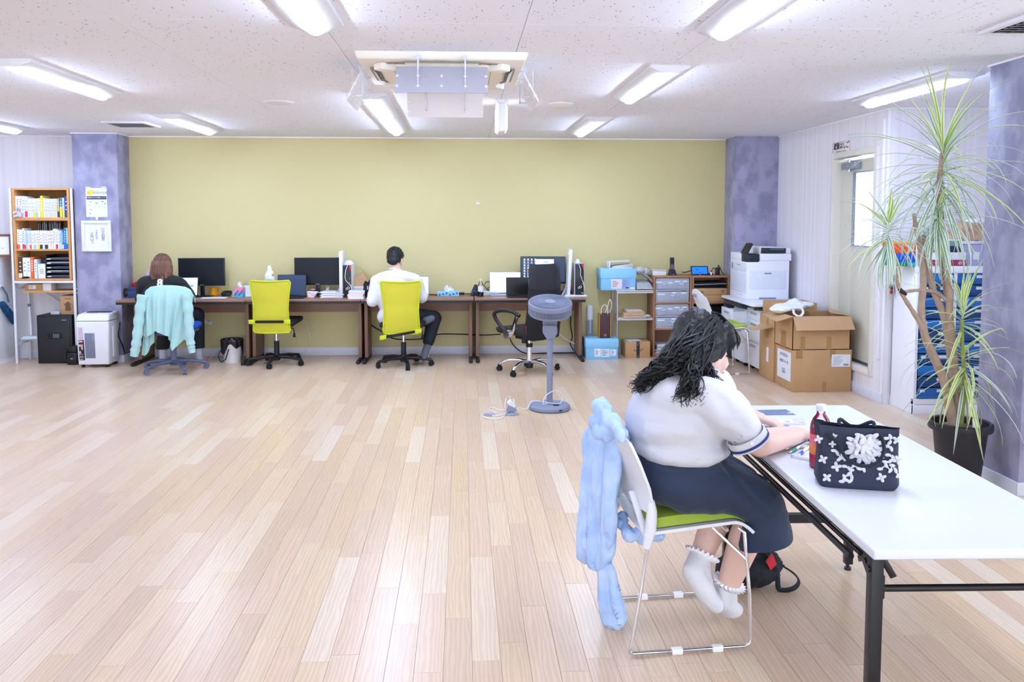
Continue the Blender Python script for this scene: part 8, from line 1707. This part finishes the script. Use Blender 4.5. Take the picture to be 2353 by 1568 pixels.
hair = blob('hair', Hm, HBK, wm, voxel=0.006, iters=5, fn=lambda v, n: v+n*(0.009*noise.noise(Vector((v.x*34, v.y*34, v.z*14)))+0.004*noise.noise(v*80)))
r3 = random.Random(11); st = MB()
def curl(pts, amp0, amp1, fq, r0, ph, n=26):
    sp = smooth_path(pts, n//(len(pts)-1)); m_ = len(sp); out = []
    for i, p in enumerate(sp):
        f = i/(m_-1); t = (sp[min(i+1, m_-1)]-sp[max(i-1, 0)]).normalized(); u = t.orthogonal().normalized(); w = t.cross(u); a = ph+f*fq*2*PI; am = amp0+(amp1-amp0)*f*f
        out.append(p+(u*math.cos(a)+w*math.sin(a))*am)
    st.tube(out, [r0*(0.8+0.4*math.sin(PI*i/(m_-1)))*(1-0.75*max(0, i/(m_-1)-0.6)/0.4) for i in range(m_)], 5)
def scalp(a, b): d = V((math.sin(a)*math.cos(b), math.cos(a)*math.cos(b), math.sin(b))); return P(0.097*d.x, -0.020+0.115*d.y, 0.036+0.111*d.z)
J = lambda s: V((r3.uniform(-s, s), r3.uniform(-s, s), r3.uniform(-s, s)))
for i in range(190):      # tail down the back
    s0 = scalp(r3.uniform(PI*0.55, PI*1.35), r3.uniform(0.0, 1.3)); e = V((r3.uniform(0.61, 0.70), r3.uniform(2.95, 3.05), r3.uniform(0.91, 0.965)))
    curl([s0, V((0.79, 2.99, 1.045))+J(0.04), V((0.72, 2.985, 1.0))+J(0.03), e], 0.003, r3.uniform(0.009, 0.020), r3.uniform(2.5, 4.5), r3.uniform(0.0026, 0.0048), r3.uniform(0, 6))
for i in range(130):       # loose curls on the blouse
    s0 = scalp(r3.uniform(PI*0.35, PI*0.75), r3.uniform(0.0, 1.1)); e = V((r3.uniform(0.73, 0.84), r3.uniform(2.825, 2.87), r3.uniform(0.895, 0.955)))
    curl([s0, V((0.84, 2.965, 1.035))+J(0.03), V((0.81, 2.905, 0.99))+J(0.025), e], 0.003, r3.uniform(0.010, 0.024), r3.uniform(2.0, 4.0), r3.uniform(0.0024, 0.0044), r3.uniform(0, 6))
for i in range(100):       # side lock beside the face
    s0 = scalp(r3.uniform(PI*0.36, PI*0.6), r3.uniform(0.3, 1.3)); e = V((r3.uniform(0.86, 0.925), r3.uniform(2.88, 2.95), r3.uniform(0.945, 0.985)))
    curl([s0, V((0.885, 3.01, 1.04))+J(0.02), V((0.88, 2.965, 1.0))+J(0.018), e], 0.002, r3.uniform(0.005, 0.013), r3.uniform(2, 4), r3.uniform(0.0022, 0.0038), r3.uniform(0, 6))
for i in range(40):       # fringe
    x = r3.uniform(-0.07, 0.075); curl([P(x*0.4, 0.0, 0.150), P(x*0.8, 0.062, 0.110), P(x, 0.092, 0.072)+J(0.005), P(x*1.03, 0.106-abs(x)*0.25, 0.036)+J(0.009)], 0.001, 0.003, 1.0, 0.0032, r3.uniform(0, 6), 18)
mk('hair_strands', st, HBK, hair, world=True)['kind'] = 'stuff'
# ------------------------------------------------------------------ things on the table
T0 = lambda x, y: on(x, y, TBH)
t = thing('drink_bottle', 'clear bottle of pink drink with a white cap behind the tote bag', 'bottle', (T0(1883, 1074).x, 2.745, TBH))
PET2 = GLASS
prof = [(0.030, 0.0), (0.034, 0.006), (0.0345, 0.05), (0.0325, 0.058), (0.0345, 0.066), (0.0345, 0.135), (0.0325, 0.150), (0.026, 0.168), (0.0165, 0.182), (0.014, 0.188), (0.0135, 0.20)]
mk('shell', MB().lathe(prof, 32, cap=False), PET2, t)
mk('drink', MB().lathe([(0.0, 0.003)]+[(r-0.0016, z) for r, z in prof[1:6]]+[(0.0325, 0.140), (0.0, 0.140)], 32, cap=False), mat('pink_drink', 'ee2f6a', 0.15, var=0.15, scale=30, emit=None), t)
mk('label', MB().lathe([(0.0349, 0.066), (0.0349, 0.118)], 32, cap=False), mat('label_pink', 'f27890', 0.4, var=0.25, scale=60), t); mk('label_patch', MB().lathe([(0.0352, 0.05), (0.0352, 0.085)], 32, cap=False), mat('label_orange', 'f08a52', 0.4, var=0.2, scale=40), t)
mk('cap', MB().lathe([(0.0155, 0.196), (0.0165, 0.198), (0.0165, 0.216), (0.014, 0.2175), (0, 0.218)], 28), WMET, t)
# tote bag with flowers
A_, B_, C_ = T0(1880, 1121), T0(2070, 1133), None
bx = (B_-A_).normalized(); by = Vector((-bx.y, bx.x, 0)); BWD = (B_-A_).length
tg = thing('tote_bag', 'navy tote bag covered in white fabric flowers standing on the white table', 'bag', (A_+B_)/2+by*0.06, math.atan2(bx.y, bx.x))
TOTE = mat('tote_navy', '2a3146', 0.75, var=0.06, scale=40, bump=0.12, bscale=700)
ZT = 0.192
def tote(u, v):
    a = 2*PI*u; e = 0.32; c, s = math.cos(a), math.sin(a); cx_ = abs(c)**e*(1 if c > 0 else -1); sy = abs(s)**(e*1.2)*(1 if s > 0 else -1)
    z = ZT*v; dp = 0.060*(1-v)**0.6+0.024*v; hw_ = BWD/2*(1.03-0.05*math.sin(v*PI*0.9)+0.01*v)
    if v < 0.12: k = 0.9+0.1*math.sin(v/0.12*PI/2); hw_ *= k; dp *= k
    y = sy*dp - 0.012*(1-v)*0 + 0.028*v*0
    dz = 0.004*math.cos(a*2+0.6)*v - 0.006*math.cos(a)*v
    x = cx_*hw_
    if v > 0.75: x += 0.006*math.sin(a*6)
    y += 0.006*math.sin(x*42+v*5)*v*(0.6 if sy < 0 else 1)
    return (x, y-0.0, z+dz)
m = MB().grid(tote, 96, 22, closed=True); n0 = 96; m.f.append(tuple(range(n0-1, -1, -1)))
bagm = mk('body', m, TOTE, tg, smooth=70)
mk('lining', MB().grid(lambda u, v: (lambda p: (p[0]*0.96, p[1]*0.8, p[2]-0.05*v))(tote(u, 1.0)), 96, 2, closed=True), mat('tote_lining', '161b28', 0.8), tg)
def face(px, py, off=0.004):      # local point on the bag front below a measured photograph point
    r = ray(px, py); o = Vector((0, 0, CAMH)); M_ = ROOTM[tg.name].inverted(); lo = M_ @ o; ld = (M_.to_3x3() @ r); best = None
    y = -0.045
    for _ in range(6):
        t_ = (y-lo.y)/ld.y; p = lo+ld*t_; v = max(0, min(1, p.z/ZT)); y = -(0.060*(1-v)**0.6+0.024*v)+0.006*math.sin(p.x*42+v*5)*v*0.6*0-off
    return p
FLW = mat('flower_white', 'd6d5dc', 0.7, var=0.03, scale=60, bump=0.15, bscale=300)
def petal_flower(px, py, s, n, rot, name='fabric_flower', up=0.004):
    c = face(px, py, up); m = MB()
    for i in range(n):
        a = rot+2*PI*i/n; d = V((math.cos(a), 0, math.sin(a))); R_ = Matrix.Rotation(-a, 3, 'Y'); m.ell(c+d*s*0.56, (s*0.52, 0.0030, s*0.34), 12, 8, R_)
    m.ell(c+V((0, -0.003, 0)), (s*0.2, 0.003, s*0.2), 8, 6); return mk(name, m, FLW, tg)
for (x, y, s, r_) in ((1881, 1010, 0.013, 0.3), (1891, 1056, 0.014, 0.5), (1922, 1073, 0.0155, 0.2), (1900, 1098, 0.0145, 0.75), (2025, 1098, 0.015, 0.4), (2061, 1012, 0.014, 0.9), (2062, 1058, 0.014, 0.3), (1913, 1021, 0.011, 0.0), (1917, 1003, 0.009, 0.4)): petal_flower(x, y, s, 4, r_)
# the big rosette and lace motifs
m = MB(); r4 = random.Random(3)
for i in range(34):
    k = math.sqrt(i/34); a = i*2.39996; px = 1988+40*k*math.cos(a); py = 1031+33*k*math.sin(a); c = face(px, py, 0.006+0.018*(1-k)+r4.uniform(-0.004, 0.006)); an = a+r4.uniform(-0.8, 0.8)
    R_ = Matrix.Rotation(an, 3, 'Y') @ Matrix.Rotation(r4.uniform(-0.5, 0.5), 3, 'Z'); m.ell(c, (0.017, 0.0055, 0.0075), 12, 8, Matrix.Rotation(r4.uniform(-0.5, 0.5), 3, 'X') @ R_)
mk('rosette', m, FLW, tg, smooth=80)
for pts in ([(1916, 1036), (1924, 1042), (1932, 1052), (1938, 1046), (1940, 1054), (1928, 1056)], [(1940, 1072), (1952, 1078), (1962, 1070), (1975, 1078), (1985, 1080)], [(1934, 1107), (1940, 1096), (1950, 1090), (1956, 1080), (1957, 1096), (1954, 1106), (1945, 1104)], [(2022, 1078), (2036, 1070), (2046, 1082), (2050, 1070), (2058, 1082), (2064, 1094)], [(2036, 1008), (2046, 1004), (2044, 1018), (2038, 1026), (2048, 1032)], [(2040, 1046), (2052, 1052), (2046, 1060), (2034, 1062)]):
    mm = MB()
    for i, (x, y) in enumerate(pts):
        c = face(x, y, 0.003); R_ = Matrix.Rotation(i*1.1, 3, 'Y'); mm.ell(c, (0.0095, 0.0026, 0.0052), 12, 8, R_)
        if i: mm.tube([face(*pts[i-1], 0.004), c], 0.0022, 5)
    mk('lace_motif', mm, FLW, tg, smooth=80)
HS = mat('tote_handle', '161c2b', 0.7, var=0.05, bump=0.1, bscale=500)
hp = [(1903, 1000, 0.004), (1916, 1008, 0.012), (1928, 1020, 0.016), (1934, 1036, 0.022), (1944, 1052, 0.030), (1960, 1064, 0.034), (1980, 1071, 0.036), (2002, 1070, 0.036), (2020, 1060, 0.034), (2030, 1042, 0.030), (2031, 1024, 0.024), (2026, 1008, 0.018), (2021, 998, 0.008)]
mk('handle', MB().tube(smooth_path([face(*p) for p in hp], 5), 0.0062, 10, flat=0.8), HS, tg)
mk('handle_tab', MB().hexa([face(1898, 996, 0.006), face(1912, 1014, 0.010), face(1922, 1010, 0.012), face(1908, 996, 0.006)], [face(1898, 996, 0.010), face(1912, 1014, 0.016), face(1922, 1010, 0.018), face(1908, 996, 0.010)]), HS, tg); mk('handle_tab', MB().hexa([face(2003, 994, 0.002), face(2016, 1010, 0.012), face(2026, 1008, 0.014), face(2026, 994, 0.002)], [face(2003, 994, 0.006), face(2016, 1010, 0.018), face(2026, 1008, 0.020), face(2026, 994, 0.006)]), HS, tg)
mk('rear_handle', MB().tube(smooth_path([V((-0.05, 0.02, ZT-0.01)), V((-0.045, 0.035, ZT+0.008)), V((0.0, 0.05, ZT-0.02)), V((0.05, 0.035, ZT+0.004)), V((0.055, 0.02, ZT-0.01))], 5), 0.006, 8), HS, tg)
# pens and papers
def pen(x0, y0, x1, y1, c1, c2, label, r=0.0055, z=0.0):
    a, b = T0(x0, y0), T0(x1, y1); t = thing('pen', label, 'pen', (a.x, a.y, TBH+r+z)); d = (b-a); L_ = d.length; d.normalize()
    mk('barrel', MB().tube([d*L_*0.34, d*L_], r, 12), mat('pen_'+c1, c1, 0.3), t); mk('grip', MB().tube([d*L_*0.10, d*L_*0.34], r*1.04, 12), mat('pen_'+c2, c2, 0.4), t); mk('tip', MB().tube([V((0, 0, 0)), d*L_*0.10], [r*0.25, r*0.95], 12), SILVER, t); mk('clip', MB().tube([d*L_*0.7+V((0, 0, r)), d*L_+V((0, 0, r*1.4))], 0.0016, 6), SILVER, t)
pen(1805, 1037, 1848, 1012, 'f0f0f4', 'ef9a62', 'white pen with an orange grip on the table left of the bottle', z=0.0)
pen(1812, 1036, 1862, 1013, 'e9eaf2', 'c6cad8', 'white and silver pen lying between the orange and green ones', z=0.009)
pen(1813, 1044, 1856, 1020, 'f0f2f6', '189a8c', 'white pen with a teal green grip on the table left of the bottle')
pen(1834, 1050, 1862, 1028, 'f0f2f8', '2a58c0', 'white pen with a blue grip nearest the tote bag')
a, b = T0(1818, 1051), T0(1862, 1060); t = thing('marker_pen', 'pale blue and white marker lying before the pens', 'marker', (a.x, a.y, TBH+0.006)); d = b-a; L_ = d.length; d.normalize()
mk('barrel', MB().bar(d*0.008, d*L_, 0.013, 0.012), WMET, t, bevel=0.002); mk('cap', MB().bar(V((0, 0, 0)), d*0.009, 0.0135, 0.0125), mat('cap_aqua', '9fd8e4', 0.4), t, bevel=0.002); mk('print', MB().bar(d*L_*0.45+V((0, -0.0069, 0)), d*L_*0.62+V((0, -0.0069, 0)), 0.0006, 0.005), mat('print_lime', 'd9d060', 0.5), t)
a = T0(1848, 1030); t = thing('pen_pouch', 'small clear pouch of stickers among the pens', 'pouch', (a.x+0.01, a.y, TBH), 0.4)
mk('film', MB().box(-0.03, -0.022, 0.001, 0.03, 0.022, 0.008), FILM, t, bevel=0.002); mk('sticker', MB().box(-0.02, -0.014, 0.008, 0.005, 0.010, 0.0095), PAPER, t); mk('sticker', MB().box(0.008, -0.01, 0.008, 0.024, 0.012, 0.0092), mat('sticker_tan', 'd8c8b8', 0.5), t)
a = T0(1830, 1013); solo('dark_phone', MB().box(-0.04, -0.018, 0, 0.04, 0.018, 0.010), BLACK, 'dark flat case lying under her right hand beside the pens', 'case', bevel=0.004).location = (a.x+0.005, a.y+0.005, TBH)
def sheet(pts, label, m, name='paper_sheet', h=0.0012, extra=None, z=0.0005):
    P_ = [T0(*p) for p in pts]; c = sum(P_, V((0, 0, 0)))/4; t = thing(name, label, 'paper', (c.x, c.y, TBH+z)); Q = [p-c for p in P_]; Q = [V((q.x, q.y, 0)) for q in Q]
    mk('sheet', MB().hexa(Q, [q+V((0, 0, h)) for q in Q]), m, t); return t, Q, h
t, Q, h = sheet([(1722, 955), (1828, 954), (1806, 942), (1722, 944)], 'slate blue printed card lying near the far end of the white table', mat('card_slate', '6d7799', 0.5, var=0.25, scale=25), 'card')
k = MB(); c = T0(1815, 950)-Vector(t.location); k.ell(V((c.x, c.y, h)), (0.012, 0.008, 0.0008), 12, 6); mk('card_emblem', k, PAPER, t)
t, Q, h = sheet([(1768, 978), (1852, 976), (1845, 962), (1765, 964)], 'grey and tan photo print sheet lying behind her hands', mat('print_mauve', 'cfc9d6', 0.5, var=0.15, scale=30), 'photo_print')
k = MB(); c = T0(1842, 972)-Vector(t.location); k.ell(V((c.x, c.y, h)), (0.012, 0.012, 0.0006), 14, 6); mk('tan_seal', k, mat('seal_tan', 'c9ab92', 0.6), t)
t, Q, h = sheet([(1778, 976), (1824, 974), (1818, 965), (1776, 967)], 'small white card lying on the photo print sheet', PAPER, 'card', z=0.0022)
k = MB(); c = T0(1810, 971)-Vector(t.location); k.ell(V((c.x, c.y, h)), (0.014, 0.008, 0.0006), 12, 6); mk('blue_print', k, mat('print_slate', '8894c0', 0.6), t)
t, Q, h = sheet([(1768, 985), (1815, 983), (1812, 977), (1768, 979)], 'narrow dark blue photo strip peeking out below the photo print sheet', mat('strip_blue', '8f97b6', 0.5, var=0.3, scale=40), 'photo_strip', z=0.001)
a = T0(1952, 992); t = thing('clear_bag', 'empty clear film bag lying on the table behind the tote bag', 'plastic bag', (a.x, a.y, TBH))
mk('film', MB().grid(lambda u, v: (0.125*(0.15+0.85*v)*math.cos(2*PI*u), 0.09*(0.15+0.85*v)*math.sin(2*PI*u), 0.001+0.010*(1-v)*(1+0.5*math.sin(u*25))), 40, 6, closed=True), mat('film_thin', 'eef1fa', 0.2, var=0.03, trans=0.3, ior=1.1), t)
q = MB(); r5 = random.Random(9)
for i in range(14):
    a0 = r5.uniform(0, 6.28); r0 = r5.uniform(0.02, 0.07); p0 = V((r0*math.cos(a0)*1.3, r0*math.sin(a0), 0.013)); q.tube([p0, p0+V((r5.uniform(-0.03, 0.03), r5.uniform(-0.02, 0.02), -0.002)), p0+V((r5.uniform(-0.05, 0.05), r5.uniform(-0.02, 0.02), -0.004))], 0.0008, 4)
mk('crease', q, mat('crease_grey', 'b9bfd2', 0.4), t)['kind'] = 'stuff'
# black bag on the floor
t = thing('floor_bag', 'soft black bag with a long strap lying on the floor by her feet', 'bag', (1.21, 3.37, 0))
FB = mat('bag_black_cloth', '181b25', 0.8, var=0.08, scale=40, bump=0.15, bscale=400)
m = MB().ell((0.0, 0.0, 0.075), (0.12, 0.085, 0.075)).ell((-0.06, 0.02, 0.07), (0.09, 0.08, 0.07)).ell((0.07, -0.01, 0.10), (0.05, 0.06, 0.05)).ell((0.04, 0.02, 0.12), (0.04, 0.05, 0.05))
blob('bag', m, FB, t, voxel=0.008, iters=4, disp=0.014, dscale=20, world=False)
for q_ in range(2): mk('ruffle', MB().grid(lambda u, v, q_=q_: (0.04+0.075*u+0.008*math.sin(v*9), -0.05+0.03*v+0.02*q_, 0.155-0.05*u+0.012*math.sin(u*40+q_)*v-0.02*q_), 40, 5), FB, t, solid=0.002)
mk('red_lining', MB().prism([(0.035, 0.13), (0.06, 0.165), (0.075, 0.125), (0.05, 0.10)], -0.075, -0.055, 'y'), mat('lining_red', 'cf2a3a', 0.6), t)
mk('strap', MB().tube(smooth_path([(0.075, -0.04, 0.14), (0.085, -0.06, 0.07), (0.095, -0.06, 0.012), (0.15, -0.065, 0.016), (0.185, -0.04, 0.035), (0.18, 0.01, 0.05), (0.12, 0.03, 0.085), (0.08, 0.02, 0.11)], 5), 0.011, 8, flat=0.35), FB, t)
